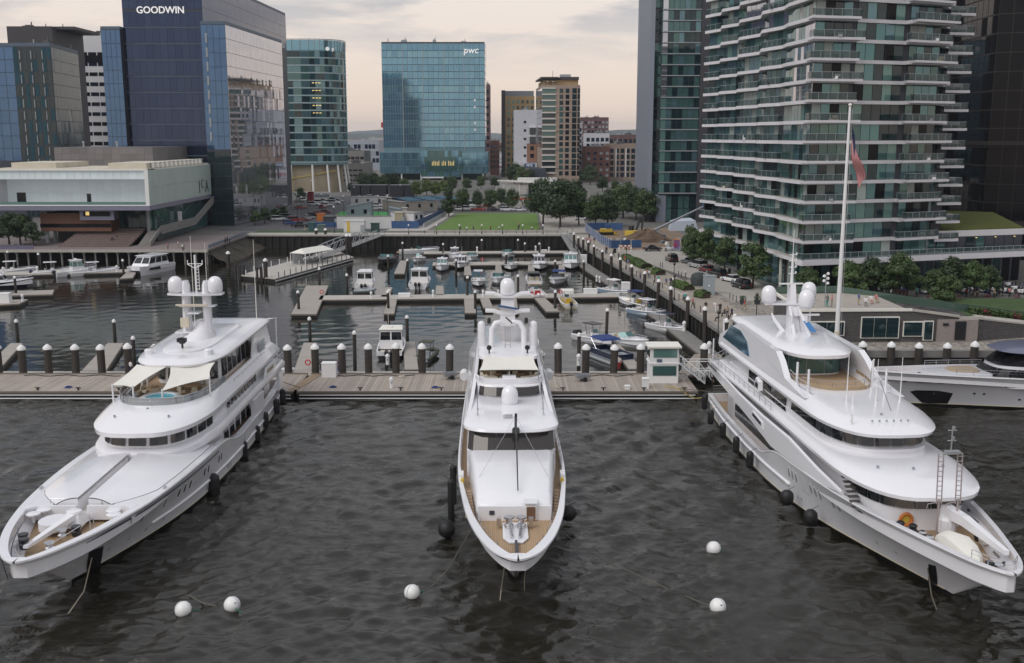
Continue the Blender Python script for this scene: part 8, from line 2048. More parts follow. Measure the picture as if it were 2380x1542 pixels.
for i,(px,py,pt) in enumerate([(1148,398,'white'),(1155,402,'white'),(1163,397,'white'),(1158,408,'red'),(1168,406,'red'),(1146,405,'silver'),(1150,390,'red'),(1163,390,'red'),(1157,394,'white')]):
    car(px,py,'sedan',pt,85,'tiny %s car on the far avenue right of the wide teal tower'%pt,'cars on the far avenue, '+pt)
for px,py,kd,pt in [(1350,512,'sedan','white'),(1318,430,'suv','white'),(1330,436,'sedan','white'),(1340,432,'van','white')]:
    car(px,py,kd,pt,10,'white %s half hidden among the grove trees'%kd,'white %ss among the grove trees'%kd)

# ================================================================ PEOPLE
SKIN=mat('skin',(.42,.25,.18),rough=.6);HAIR=mat('dark_hair',(.03,.02,.015),rough=.7)
CL={n:mat('cloth_'+n,c,rough=.85) for n,c in dict(white=(.68,.68,.68),black=(.018,.018,.02),navy=(.025,.035,.09),red=(.40,.05,.05),grey=(.2,.2,.21),teal=(.06,.30,.28),pink=(.5,.22,.22),tan=(.35,.27,.18),blue=(.08,.14,.35)).items()}
def person_mesh(pose):
    V=dict(pel=(0,0,.95),ab=(0,0,1.12),ch=(0,0,1.32),nk=(0,0,1.5),hd=(.02,0,1.62),ht=(.02,0,1.72))
    sw=dict(stand=.04,walk=.24,sit=0)[pose]
    for s,sg in (('l',1),('r',-1)):
        d=sg*sw
        V['sh'+s]=(0,.19*sg,1.43);V['el'+s]=(-d*.5,.25*sg,1.16);V['ha'+s]=(-d*.7+.1,.25*sg,.92);V['fi'+s]=(-d*.7+.14,.24*sg,.82)
        V['hp'+s]=(0,.1*sg,.9);V['kn'+s]=(d*.7,.1*sg,.5);V['an'+s]=(d if d>0 else d*1.4,.1*sg,.09 if d>=0 else .16);V['to'+s]=(V['an'+s][0]+.17,.11*sg,.04)
        if pose=='sit':
            V['kn'+s]=(.42,.12*sg,.92-.44);V['an'+s]=(.45,.12*sg,.05);V['to'+s]=(.62,.12*sg,.03)
    if pose=='sit':
        for k in V:
            if k[:2] not in ('kn','an','to'):V[k]=(V[k][0],V[k][1],V[k][2]-.45)
        for s,sg in (('l',1),('r',-1)):V['ha'+s]=(.3,.16*sg,.6);V['fi'+s]=(.38,.14*sg,.58);V['el'+s]=(.05,.25*sg,.72)
    E=[('pel','ab'),('ab','ch'),('ch','nk'),('nk','hd'),('hd','ht')]+[e for s in 'lr' for e in (('ch','sh'+s),('sh'+s,'el'+s),('el'+s,'ha'+s),('ha'+s,'fi'+s),('pel','hp'+s),('hp'+s,'kn'+s),('kn'+s,'an'+s),('an'+s,'to'+s))]
    rad=dict(pel=(.15,.12),ab=(.15,.11),ch=(.18,.12),nk=(.06,.06),hd=(.1,.085),ht=(.07,.06),sh=.075,el=.05,ha=.04,fi=.03,hp=.105,kn=.068,an=.05,to=.045)
    ks=list(V);me=bpy.data.meshes.new('body');me.from_pydata([V[k] for k in ks],[(ks.index(a),ks.index(b_)) for a,b_ in E],[])
    o=bpy.data.objects.new('body',me);col.objects.link(o);md=o.modifiers.new('s','SKIN'); 
    for i,k in enumerate(ks):
        q=rad.get(k,rad.get(k[:2]));q=q if isinstance(q,tuple) else (q,q);me.skin_vertices[0].data[i].radius=q
        me.skin_vertices[0].data[i].use_root=(k=='pel')
    sb=o.modifiers.new('u','SUBSURF');sb.levels=1;sb.render_levels=1
    dg=bpy.context.evaluated_depsgraph_get();nm=bpy.data.meshes.new_from_object(o.evaluated_get(dg));bpy.data.objects.remove(o)
    nm.materials.clear()
    for m in (CL['white'],CL['black'],SKIN,HAIR,black_p):nm.materials.append(m)
    dz=-.45 if pose=='sit' else 0
    for p in nm.polygons:
        c=p.center;z=c.z-dz
        if z>1.67 or (z>1.58 and c.x<-.02):i=3
        elif z>1.48:i=2
        elif z>.99 and (abs(c.y)<.215 or z>1.2):i=0
        elif abs(c.y)>.19 and z>.7:i=2
        elif pose=='sit' and c.z>.62:i=0
        elif(c.z<.1):i=4
        else:i=1
        p.material_index=i;p.use_smooth=True
    return nm
PM={k:person_mesh(k) for k in ('stand','walk','sit')}
def person(px,py,shirt,legs,pose,rz,label,z=GZ,s=1.0,xyz=None):
    p=Vector(xyz) if xyz else at(px,py,z);o=obj('person',PM[pose]);o.location=(p.x,p.y,p.z);o.rotation_euler=(0,0,R(rz));o.scale=(s,s,s)
    tag(o,label,'person');recolor(o,0,CL[shirt]);recolor(o,1,CL[legs]); return o
for zx,zy,sh_,lg,ps,rz,l in [(1595,1205,'white','white','walk',-100,'person in white walking beside a person in black on the cobbled quay'),(1655,1225,'black','black','walk',-90,'person in black walking beside the one in white on the cobbled quay'),(1240,1075,'white','tan','walk',100,'person in white shirt alone on the near promenade'),(1060,895,'navy','grey','walk',-80,'person in navy top by the near hedge seat wall'),(1090,885,'white','navy','stand',-120,'person in white top by the near hedge seat wall'),(770,790,'pink','grey','walk',100,'person in pink top near the short hedge'),(800,800,'white','navy','walk',95,'person in white top and navy legs near the short hedge'),(815,775,'grey','tan','stand',20,'person in grey top near the short hedge'),(868,850,'black','black','stand',0,'person in black standing at the promenade edge near the short hedge'),(432,580,'navy','black','stand',30,'person in dark clothes beside the longest hedge'),(285,500,'black','navy','walk',-80,'person in black shirt walking by the blue fence'),(205,510,'white','grey','walk',-90,'person in white and grey walking by the blue fence'),(172,495,'white','navy','walk',-85,'person in white and navy walking by the blue fence'),(75,330,'black','black','walk',-70,'person in black far up the promenade'),(50,385,'pink','grey','walk',-90,'person in pink far up the promenade'),(1240,790,'white','navy','stand',0,'person in white shirt by the lamp post on the street edge')]:
    d=A3(zx,zy);person(d[0],d[1],sh_,lg,ps,rz,l)
A4= lambda zx,zy:((1750+zx/2.8)/1.0924,(540+zy/2.8)/1.0924)
for zx,zy,sh_,lg,ps,rz,l in [(252,738,'black','black','sit',200,'person in black sitting on the quay edge'),(208,772,'grey','black','sit',180,'person in grey sitting by the quay pile'),(276,800,'black','navy','stand',160,'person in black standing by the quay pile')]:
    d=A4(zx,zy);person(d[0],d[1],sh_,lg,ps,rz,l)
TZ=GZ+T+.06
for zx,zy,sh_,lg,ps,rz,l in [(978,670,'grey','teal','stand',-60,'person in teal skirt on the pavilion terrace'),(1012,672,'pink','grey','stand',170,'person in coral top with arm out on the pavilion terrace'),(838,628,'grey','black','stand',40,'person in grey on the pavilion terrace behind the radar dome'),(880,634,'tan','black','stand',140,'person in tan top on the pavilion terrace behind the radar dome'),(752,606,'black','grey','stand',0,'person in black leaning on the terrace corner rail'),(1202,660,'blue','tan','stand',10,'person in blue at the terrace end'),(1252,664,'white','grey','sit',-100,'person in white sitting at the terrace end'),(1290,648,'white','pink','sit',-90,'person in white and pink sitting by the terrace planters'),(1326,640,'pink','tan','sit',-80,'person in pink sitting by the terrace planters')]:
    d=A4(zx,zy);person(d[0],d[1],sh_,lg,ps,rz,l,z=TZ)
person(2270,700,'black','black','walk',30,'waiter in black walking by the restaurant planters');person(2030,725,'white','blue','stand',0,'person in white and blue on the path behind the pavilion ramp')
for px,py,sh_,lg,l,z in [(945,872,'white','navy','x',1.0)]:pass
person(305,870,'white','navy','stand',60,'person in white shirt on the planked pier left of the left yacht',z=1.0)
person(735,862,'black','grey','stand',0,'person in dark shirt left of the white pump box',z=1.0);person(748,866,'grey','black','stand',90,'person in grey beside the white pump box',z=1.0);person(787,866,'navy','blue','stand',180,'person in navy right of the white pump box',z=1.0)
person(1439,860,'white','red','stand',-90,'person with red shorts near the pontoon boat',z=1.0);person(1486,864,'red','white','stand',180,'person in red top behind a thick pile near the booth',z=1.0);person(1655,905,'black','black','stand',0,'crew member in black at the stern of the right yacht',z=1.3)
for k,(px,py,sh_,lg) in enumerate([(524,566,'black','black'),(529,564,'navy','black'),(534,565,'grey','black')]):person(px,py,sh_,lg,'stand',40*k,('person in black','person in navy','person in grey')[k]+' in the trio on the boardwalk right of the museum stair')
for k,(px,py,sh_,lg) in enumerate([(415,577,'white','tan'),(425,584,'white','black'),(390,582,'pink','grey'),(428,583,'black','grey'),(262,560,'navy','black'),(272,558,'black','grey')]):person(px,py,sh_,lg,'stand' if k<4 else 'sit',60*k,['person in white and tan at the foot of the museum stair','person in white and black at the foot of the museum stair','person in pink at the bottom of the museum steps','person in black top at the foot of the museum stair','person in navy sitting on the museum steps','person in black sitting on the museum steps'][k],z=GZ if k<4 else GZ+1.1)
for k,(px,py,sh_) in enumerate([(1070,544,'black'),(1085,545,'white'),(1100,543,'grey'),(1140,544,'red'),(1160,544,'white'),(1205,543,'black'),(1236,545,'white'),(1253,543,'pink'),(1207,535,'tan'),(1262,540,'white'),(1300,541,'navy'),(1330,543,'grey')]):person(px,py-5,sh_,'navy','stand' if k%2 else 'walk',50*k,'person in %s strolling the harborwalk before the lawn, %s'%(sh_,['far left','second from the left','third from the left','the only one in red','left of the middle','in the middle','right of the middle','near the corner','standing on the grass','under the grove edge','below the grove','nearest the gangway'][k]))

rope_c=mat('pale_coil_rope',(.45,.42,.34),rough=.9)
cols_=['white','black','navy','grey','blue','pink','tan','red','teal']
for k,(px,py) in enumerate([(1362,562),(1372,570),(1381,568),(1408,590),(1425,598),(1452,612),(1488,650),(1530,662),(1548,668),(1588,700),(1610,716),(1640,726),(1690,738),(1700,742),(1730,722),(1770,770),(1592,705),(1460,622)]):
    c=cols_[(k*5)%9];tag(person(px,py,c,['navy','black','tan'][k%3],'walk' if k%3 else 'stand',37*k,'passer-by in %s strolling on the right hand promenade'%c),group='promenade strollers in '+c)
for k,(px,py) in enumerate([(2058,694),(2100,690),(2130,692),(2180,694),(2246,692),(2270,686),(2310,694),(2330,688),(2345,692),(2368,694),(2374,680),(2190,678)]):
    c=cols_[(k*4)%9];tag(person(px,py,c,'black','stand',51*k,'guest in %s standing among the restaurant terrace tables'%c),group='standing terrace guests in '+c)
# ================================================================ WATERFRONT SITE, SHEDS, CONSTRUCTION
def shed(label,p0,p1,h,dep,m,roofm=None,cat='shed',name='site_shed',slope=0.0,wins=0,winm=None,door=True,stripe=None,over=.15):
    a,c=at(*A2(*p0),GZ),at(*A2(*p1),GZ);L=(c-a).length;ang=math.atan2(c.y-a.y,c.x-a.x)
    o=thing(name,label,cat,(a.x,a.y,GZ),ang);b=MB();q=rect(0,L,0,dep);zf= lambda p:h+slope*p[0]/L
    b.prism(q,0,zf);b.build('wall',m,o)
    r_=MB();r_.prism(rect(-over,L+over,-over,dep+over), lambda p:zf(p)+.005, lambda p:zf(p)+.16);r_.build('roof',roofm or m,o)
    for k in range(wins):
        w=MB();x=L*(k+.5)/wins;w.box(x-.5,x+.5,-.06,.02,h*.42,h*.8);w.build('window',winm or gl_black,o)
    if door:
        d=MB();d.box(L*.82,L*.82+.9,-.05,.02,.05,min(2.1,h*.85));d.build('door',mull_l,o)
    if stripe:
        s_=MB();s_.box(L*stripe[1],L*stripe[2],-.04,.02,.1,h-.1);s_.build('stripe',stripe[0],o)
    return o
wsh=mat('white_sheet_metal',(.60,.60,.60),rough=.55,var=.06,scale=.6);bgs=mat('blue_grey_sheet',(.20,.24,.27),rough=.6,var=.06)
turf=tag(MB().build('green_turf',mat('x',(.1,.1,.1))),kind='structure') if False else None
sheet('green_turf',[(at(*A2(x,y),GZ).x,at(*A2(x,y),GZ).y) for x,y in ((790,515),(1520,515),(1500,415),(870,415))],GZ+.03,mat('bright_green_turf',(.05,.30,.07),rough=.9,var=.08,scale=.3))
shed('blue grey shed with sloping roof on the bright green turf',(950,500),(1290,500),3.6,5,bgs,slope=1.7,wins=2)
shed('small blue grey shed at the right end of the green turf',(1520,500),(1668,500),3.4,5,bgs,slope=-.7)
shed('long white printed hoarding in front of the green turf',(822,640),(1556,640),3.6,.4,wsh,roofm=concrete_d,cat='hoarding',name='hoarding',door=False)
shed('white container with yellow stripe by the harborwalk',(915,692),(1190,692),3.2,2.6,wsh,cat='container',name='container',stripe=(yellow_p,.16,.3))
shed('dark green bin in front of the white hoarding',(1280,685),(1385,685),2.3,2.0,mat('bin_green',(.02,.06,.05)),cat='bin',name='bin',door=False)
shed('long white site trailer behind the turf sheds',(1012,345),(1470,345),3.6,4,wsh,roofm=roof_m,wins=3,winm=mull_d)
shed('grey hut right of the long white trailer',(1492,345),(1580,345),3.2,4,concrete_d)
o=shed('beige flat building with solar panels on its roof',(1690,420),(2170,400),3.4,16,mat('beige_sheet',(.36,.33,.29),rough=.8,var=.08),roofm=roof_m,wins=3)
for k in range(3):
    B1(('solar_panel',gl_navy,o),'prism',rect(3+k*8,10+k*8,1,14),3.7, lambda p:3.75+p[1]*.05)
shed('white site cabin behind the blue fence',(1858,575),(1985,560),3.2,9,wsh,wins=2,roofm=roof_m)
shed('round topped beige tank shed beside the flat building',(1690,490),(1760,490),3.0,4,concrete)
shed('yellowish scaffold box left of the white cabin',(1600,575),(1708,575),3.2,3,mat('pale_yellow_sheet',(.40,.36,.24)))
shed('dark low shed left of the white hoarding',(640,600),(818,600),2.6,5,mull_d,roofm=roof_d)
shed('orange skip beside the car park',(552,535),(650,535),2.0,2.4,orange_p,cat='skip',name='skip',door=False)
shed('dark teal bin beside the verge',(440,675),(520,675),2.2,2,mat('bin_teal',(.03,.09,.1)),cat='bin',name='bin',door=False)
shed('grey green skip on the verge',(560,680),(660,680),1.7,2,mat('skip_grey',(.10,.14,.13)),cat='skip',name='skip',door=False)
shed('long white trailer at the back of the car park',(520,262),(725,262),3.2,3,wsh,cat='trailer',name='trailer',wins=6,winm=bgs,roofm=wsh,door=False)
shed('white trailer by the dark tower at the back of the car park',(258,245),(425,245),2.8,3,mull_l,cat='trailer',name='trailer',roofm=wsh,door=False)
shed('red trailer end at the back of the car park',(428,285),(498,285),4,3,mat('deep_red',(.2,.02,.03)),cat='trailer',name='trailer',door=False)
for k,(a,c) in enumerate([((1010,215),(1135,215)),((1150,215),(1270,215)),((1285,215),(1490,215)),((1525,215),(1720,215)),((1730,215),(1850,215))]):
    shed('black barrel roofed market hall bay, %s of the row'%('first','second','third','fourth','fifth')[k],a,c,5.0,8,mat('market_dark',(.035,.035,.045),rough=.6),roofm=mat('market_roof',(.10,.10,.11),rough=.6),cat='market hall',name='market_hall',door=False)
def panel_fence(label,pts,h,m,pm,step=2.6,name='fence'):
    o=thing(name,label,'fence',(0,0,GZ))
    for x,y,a in along(pts,step):
        B1(('panel',m,o),'cbox',(x+math.cos(a)*step/2,y+math.sin(a)*step/2,.1),step*.93,.06,h-.1,a)
        B1(('post',pm,o),'cbox',(x,y,0),.16,.16,h+.1,a)
    return o
cfp=[(at(*A3(x,y),GZ).x,at(*A3(x,y),GZ).y) for x,y in ((30,225),(110,290),(220,375),(330,435))]
panel_fence('blue panel fence with white posts round the construction site by the promenade',cfp,2.1,blue_p,white2)
panel_fence('blue panel fence across the near side of the construction site',[(at(*A3(x,y),GZ).x,at(*A3(x,y),GZ).y) for x,y in ((335,435),(480,430),(640,428))],1.9,blue_p,mull_l)
panel_fence('blue panel fence along the back of the construction site',[(at(*A3(x,y),GZ).x,at(*A3(x,y),GZ).y) for x,y in ((60,215),(250,210),(480,215))],2.0,blue_p,blue_p)
panel_fence('blue hoarding with white print in front of the site cabin',hp([A2(1560,640),A2(1870,640),A2(2050,560),A2(2250,465)]),2.2,blue_p,blue_p)
panel_fence('blue hoarding beside the dark low shed',hp([A2(430,625),A2(820,622)]),1.5,blue_p,blue_p)
panel_fence('white railing with posts along the lawn edge path',hp([A2(1990,625),A2(2280,460)]),1.2,mull_l,white2,3.0)
# harborwalk railing with lamp globes
rl=thing('railing','thin railing along the harborwalk in front of the lawn','railing',(0,286.2,GZ));b=MB()
for i in range(15):b.tube([(-24+i*2.8,0,0),(-24+i*2.8,0,1.2)],.05,4)
for z in (.4,.8,1.2):b.tube([(-24,0,z),(15,0,z)],.03,4)
b.build('rail',mull_d,rl)
sw_=thing('seat_wall','long pale seat wall between the harborwalk and the lawn','wall',(0,291.6,GZ));B1(('wall',concrete,sw_),'box',-24,13,0,.8,0,.7)
def lamp_post(x,y,h,label,group,globe=True,m=black_p):
    o=thing('street_lamp',label,'street lamp',(x,y,GZ),0,group);B1(('post',m,o),'lathe',[(.16,0),(.14,.6),(.07,.8),(.05,h)],n=8)
    g=MB();g.lathe([(.06,h),(.2,h+.08),(.24,h+.3),(.14,h+.5),(.02,h+.56)],n=8);g.build('globe',white2 if globe else black_p,o); return o
for px,py in ((1757,752),(1566,668),(1567,700),(1455,626),(1668,800)):
    p=at(px,py,GZ);lamp_post(p.x,p.y,3.9,'black lamp post on the right hand promenade','promenade lamps',False)
for zx,zy in ((918,505),(620,470),(290,470),(790,700),(350,520),(1060,340),(1380,500),(1505,500),(430,440),(485,220),(1675,300)):
    p=at(*A2(zx,zy),GZ);lamp_post(p.x,p.y,7.0,'tall slim lamp post in the car park and turf area left of the lawn','car park lamps')
for px,py in ((950,548),(1015,548),(1068,548),(1120,548),(1168,548),(1215,548),(1262,548)):
    p=at(px,py-3,GZ);lamp_post(p.x,p.y,2.2,'low globe lamp on the harborwalk in front of the lawn','harborwalk lamps')
p=at(2093-180,712,TZ);o=thing('lamp_cluster','slim pole with clustered white lamps and dishes on the pavilion terrace','lamp',(p.x+.2,p.y,TZ));B1(('post',mull_l,o),'tube',[(0,0,0),(0,0,4.4)],.06,6)
for k in range(5):
    B1(('lamp_head',white2,o),'lathe',[(.05,0),(.22,.08),(.2,.3),(.05,.4)],((-1)**k*.25,0,2.9+k*.32),8)
# construction machines
def P3(zx,zy): return at(*A3(zx,zy),GZ)
p=P3(600,320);ex=thing('excavator','yellow and black excavator beside the dirt heap','excavator',(p.x,p.y,GZ),R(60))
for sy in (-1,1):
    B1(('track',black_r,ex),'loft',[[(-1.9,sy*1.1-.3,.3),(-1.5,sy*1.1-.3,0),(1.5,sy*1.1-.3,0),(1.9,sy*1.1-.3,.3),(1.5,sy*1.1-.3,.9),(-1.5,sy*1.1-.3,.9)],[(-1.9,sy*1.1+.3,.3),(-1.5,sy*1.1+.3,0),(1.5,sy*1.1+.3,0),(1.9,sy*1.1+.3,.3),(1.5,sy*1.1+.3,.9),(-1.5,sy*1.1+.3,.9)]],True,True,True)
B1(('body',yellow_p,ex),'box',-2.2,1.2,-1.3,1.3,.95,2.2)
B1(('cab',black_p,ex),'loft',[[(0,.2,2.2),(1.5,.2,2.2),(1.5,1.3,2.2),(0,1.3,2.2)],[(.1,.3,3.4),(1.2,.3,3.4),(1.2,1.2,3.4),(.1,1.2,3.4)]],True,True,True)
b=MB();b.tube([(1.1,-.4,1.8),(3.2,-.4,4.6),(5.4,-.4,3.9)],[.3,.3,.22],6);b.tube([(5.4,-.4,3.9),(5.0,-.4,1.4)],[.22,.18],6);b.build('arm',black_p,ex)
B1(('bucket',black_p,ex),'prism',[(4.5,-.9),(5.5,-.9),(5.5,.1),(4.5,.1)],.6,1.5)
p=P3(310,270);lo=thing('loader','small yellow tracked loader near the blue fence','loader',(p.x,p.y,GZ),R(10));B1(('track',black_r,lo),'box',-2.4,2.0,-1,1,.2,.8);B1(('body',yellow_p,lo),'box',-2.2,.8,-.9,.9,.8,1.7);B1(('bucket',yellow_p,lo),'loft',[[(1.2,-1.2,.2),(2.6,-1.2,.1),(2.6,1.2,.1),(1.2,1.2,.2)],[(1.2,-1.2,1.0),(2.0,-1.2,.5),(2.0,1.2,.5),(1.2,1.2,1.0)]],True,True,True);B1(('cab',blue_p,lo),'box',-.8,.4,-.7,.7,1.7,2.9)
p=P3(890,330);bl_=thing('boom_lift','blue boom lift with raised arm on the construction site','boom lift',(p.x,p.y,GZ),0);B1(('chassis',blue_p,bl_),'box',-2.2,2.2,-1.1,1.1,.5,1.3)
for x in (-1.5,1.5):
    for y in (-1.1,1.1):
        B1(('wheel',tyre,bl_),'lathe',[(.3,-.2),(.55,-.18),(.55,.18),(.3,.2)],(x,y,.55),12,'y')
B1(('turret',mull_l,bl_),'box',-1.8,.6,-.9,.9,1.3,2.3);B1(('boom',alu,bl_),'tube',[(-1.2,0,2.2),(12.5,2,8.6)],[.36,.22],6);b=MB();b.box(12.2,13.8,1.4,2.8,8.4,8.6);b.box(12.2,12.3,1.4,2.8,8.6,9.6);b.box(13.7,13.8,1.4,2.8,8.6,9.6);b.build('basket',blue_p,bl_)
hp_=MB();r=random.Random(9);rings=[]
p=P3(760,345)
for k,(rr_,hh_) in enumerate(((5.2,0),(4.2,1.0),(2.9,2.0),(1.5,2.7),(.3,3.0))):rings.append([(p.x+rr_*math.cos(a)*r.uniform(.85,1.15)*1.3,p.y+rr_*math.sin(a)*r.uniform(.85,1.15),GZ+hh_*r.uniform(.85,1.1)) for a in [j*math.pi/9 for j in range(18)]])
hp_.loft(rings,True,False,True);tag(hp_.build('dirt_heap',mat('dark_dirt',(.12,.08,.055),rough=.95,var=.4,scale=.8,bump=.5,bscale=2)),kind='stuff')
r=random.Random(31);dm=[white2,mull_l,bgs,concrete,blue_p,wsh,mat('grey_tarp',(.3,.32,.34))];nc_={}
for k in range(34):
    zx,zy=(r.uniform(340,640),r.uniform(330,415)) if k<18 else (r.uniform(900,1230),r.uniform(340,470))
    p=P3(zx,zy);m=r.choice(dm);o=thing('material_stack','stack of %s building material lying on the construction dirt'%m.name.replace('_',' '),'building material',(p.x,p.y,GZ),r.uniform(0,3),'stacks of %s material'%m.name.replace('_',' '))
    b=MB();w,d,h=r.uniform(.8,2.2),r.uniform(.5,1.2),r.uniform(.3,1.0);b.cbox((0,0,0),w,d,h*.5);b.cbox((r.uniform(-.2,.2),0,h*.5),w*.8,d*.9,h*.5,.2);b.build('stack',m,o)
p=P3(510,470);o=thing('barricade','orange and white striped barricade at the end of the promenade','barricade',(p.x,p.y,GZ),R(5))
for k in range(2):
    for j in range(7):
        B1(('board',orange_p if (j+k)%2 else white2,o),'box',-1.6+j*.46,-1.16+j*.46,-.04,.04,.6+k*.5,.95+k*.5)
for x in (-1.4,1.4):
    b=MB();b.box(x-.05,x+.05,-.35,.35,0,.1);b.box(x-.05,x+.05,-.06,.06,0,1.6);b.build('leg',white2,o)
p=P3(1130,460);o=thing('portable_toilet','purple and red striped kiosk box by the construction site','kiosk',(p.x,p.y,GZ));B1(('wall',mat('purple_box',(.2,.1,.25)),o),'cbox',(0,0,0),1.3,1.2,2.5);B1(('roof',orange_p,o),'cbox',(0,0,2.5),1.4,1.3,.15);B1(('sign',red_p,o),'box',-.66,-.2,-.66,-.6,1,1.8)
p=P3(1210,215);o=thing('covered_stack','white tarpaulin covered stack behind the boom lift','stack',(p.x,p.y,GZ));B1(('tarpaulin',mat('pale_blue_tarp',(.45,.50,.58),rough=.7),o),'loft',[[(-4,-2,0),(4,-2,0),(4,2,0),(-4,2,0)],[(-3.6,-1.7,2.6),(3.2,-1.6,2.9),(3.2,1.6,2.9),(-3.6,1.7,2.6)],[(-2,-.8,3.3),(2,-.8,3.5),(2,.8,3.5),(-2,.8,3.3)]],True,False,True)
p=P3(1520,985);o=thing('utility_cabinet','tall grey utility cabinet behind the rounded bush','cabinet',(p.x,p.y,GZ),R(-8));B1(('body',mat('cabinet_grey',(.28,.32,.34),rough=.6),o),'cbox',(0,0,0),2.0,1.6,3.1);B1(('lid',mull_l,o),'cbox',(0,0,3.1),2.1,1.7,.12);B1(('handle',white2,o),'box',-.1,.1,-.84,-.8,1.4,1.7)
p=P3(1400,880);o=thing('rock','dark rounded planter rock behind the near hedges','rock',(p.x,p.y,GZ));b=MB();r=random.Random(2);b.loft([[(1.4*k*math.cos(a)*r.uniform(.9,1.1),1.1*k*math.sin(a)*r.uniform(.9,1.1),z) for a in [j*math.pi/6 for j in range(12)]] for k,z in ((1,0),(1.02,1.2),(.9,2.0),(.5,2.3))],True,False,True);b.build('stone',mat('dark_stone',(.045,.055,.055),rough=.8,var=.3),o,smooth=40)
for i,(zx,zy) in enumerate([(520,700),(560,725),(645,770),(692,795),(960,920),(1160,1060),(1350,1170),(1418,1210),(1155,770),(1190,790),(935,660),(960,665),(1775,1045),(1812,1065),(1852,1085),(855,885)]):
    p=P3(zx,zy);o=thing('bollard','thin dark bollard on the right hand promenade','bollard',(p.x,p.y,GZ),0,'promenade bollards');B1(('post',mull_d,o),'lathe',[(.07,0),(.07,1.0),(.03,1.05)],n=7)
for zx,zy,l in ((2190,1000,'dark bin at the end of the parked row'),(1768,745,'dark bin behind the white car'),(385,490,'dark planter pot at the promenade end')):
    p=P3(zx,zy);o=thing('litter_bin',l,'bin',(p.x,p.y,GZ));B1(('body',black_p,o),'lathe',[(.3,0),(.34,.5),(.34,1.0),(.2,1.1)],n=10)
for zx,zy,l in ((1930,1110,'dark planter with small bush on the cobbles, left one'),(2105,1110,'dark planter with small bush on the cobbles by the lamp post')):
    p=P3(zx,zy);o=thing('planter',l,'planter',(p.x,p.y,GZ));B1(('pot',mull_d,o),'lathe',[(.4,0),(.55,.7),(.5,.72)],n=10);b=MB();r=random.Random(3)
    for k in range(150):
        a,q,z=r.uniform(0,6.28),r.uniform(0,.6),r.uniform(.6,1.3);b.face([(q*math.cos(a)-.08,q*math.sin(a),z),(q*math.cos(a)+.08,q*math.sin(a)+.03,z+.03),(q*math.cos(a)+.02,q*math.sin(a)+.06,z+.14)])
    b.build('plant',leaf_dark,o)
for i,(zx,zy) in enumerate([(80,880),(620,1080),(270,960)]):pass
# restaurant: canopy by the park, tables right of the balcony tower
p=at(1228,455,GZ);o=thing('park_pavilion','white winged roof restaurant pavilion behind the lawn','pavilion',(p.x,p.y,GZ))
B1(('roof',canvas,o),'prism',[(-14,-3),(14,-6),(14,8),(-6,8)], lambda q:5.2+max(0,-q[0])*.1, lambda q:5.7+max(0,-q[0])*.1)
B1(('upper_box',wsh,o),'prism',[(-5,0),(13,0),(13,7),(-4,7)],5.75,7.8)
B1(('wall',gl_dark,o),'box',0,13,-1,6,0,5.1)
for x in (-11,-4,3,10):
    B1(('column',white2,o),'tube',[(x,-3,0),(x,-3,5.2)],.15,6)
for i in range(9):
    B1(('string_lamp',lamp_y,o),'lathe',[(.02,-.1),(.12,0),(.02,.1)],(-2+i*1.6,-4.2,4.0-.4*(i%3)),6)
for px in (1203,1213,1222,1231,1162,1172):
    p=at(px,478,GZ);o=thing('parasol','red parasol on the terrace behind the lawn cars','parasol',(p.x,p.y,GZ),0,'red parasols behind the lawn');B1(('cover',mat('parasol_red',(.5,.06,.04),rough=.8),o),'lathe',[(1.7,2.3),(.9,2.75),(.05,3.0)],n=8);B1(('pole',mull_d,o),'tube',[(0,0,0),(0,0,2.9)],.04,5)
r=random.Random(17)
for k,(px,py) in enumerate([(2045,678),(2062,682),(2085,676),(2152,684),(2175,680),(2198,683),(2220,678),(2240,682),(2262,676),(2285,680),(2310,677),(2335,681),(2360,676),(2205,670),(2250,667),(2300,668),(2345,667),(2375,684)]):
    p=at(px,py,GZ);o=thing('dining_table','white clothed dining table with dark chairs on the restaurant terrace','table',(p.x,p.y,GZ),0,'restaurant terrace tables');B1(('cloth',white2,o),'cbox',(0,0,.3),1.15,1.15,.46)
    for a in range(4):
        b=MB();x,y=.95*math.cos(a*1.57),.95*math.sin(a*1.57);b.cbox((x,y,0),.45,.45,.45,a*1.57);b.cbox((x*1.2,y*1.2,.45),.08,.45,.5,a*1.57);b.build('chair',navy if a%2 else mull_d,o)
for k,(px,py) in enumerate([(2070,688),(2090,690),(2165,690),(2192,692),(2232,686),(2256,690),(2296,688),(2322,690),(2352,688),(2215,680),(2275,678)]):
    person(px,py,['white','black','navy','pink','grey','white','blue','black','white','grey','tan'][k],'black','sit',70*k,'diner in %s seated on the restaurant terrace, %s'%(['white','black','navy','pink','grey','white','blue','black','white','grey','tan'][k],['leftmost','second from the left','behind the small tree','beside the small tree','left of the waiter','behind the waiter','right of the waiter','in the right group','at the right edge','in the back row left','in the back row right'][k]))
for px,py in [(2098,700),(2292,712),(2222,712),(2360,712),(2160,712)]:
    p=at(px,py,GZ);o=thing('flower_pot','large dark pot with deep red flowers along the restaurant terrace','flower pot',(p.x,p.y,GZ),0,'red flower pots');B1(('pot',mull_d,o),'lathe',[(.35,0),(.55,.8),(.5,.82)],n=10);b=MB();q=random.Random(int(px))
    for k in range(260):
        d=Vector((q.gauss(0,1),q.gauss(0,1),q.gauss(0,1))).normalized()*.7*q.random()**.4;c=d+Vector((0,0,1.35));b.face([c+Vector((q.uniform(-.1,.1),q.uniform(-.1,.1),q.uniform(-.1,.1))) for _ in range(3)])
    b.build('flowers',mat('deep_red_flower',(.12,.018,.03),rough=.8),o)

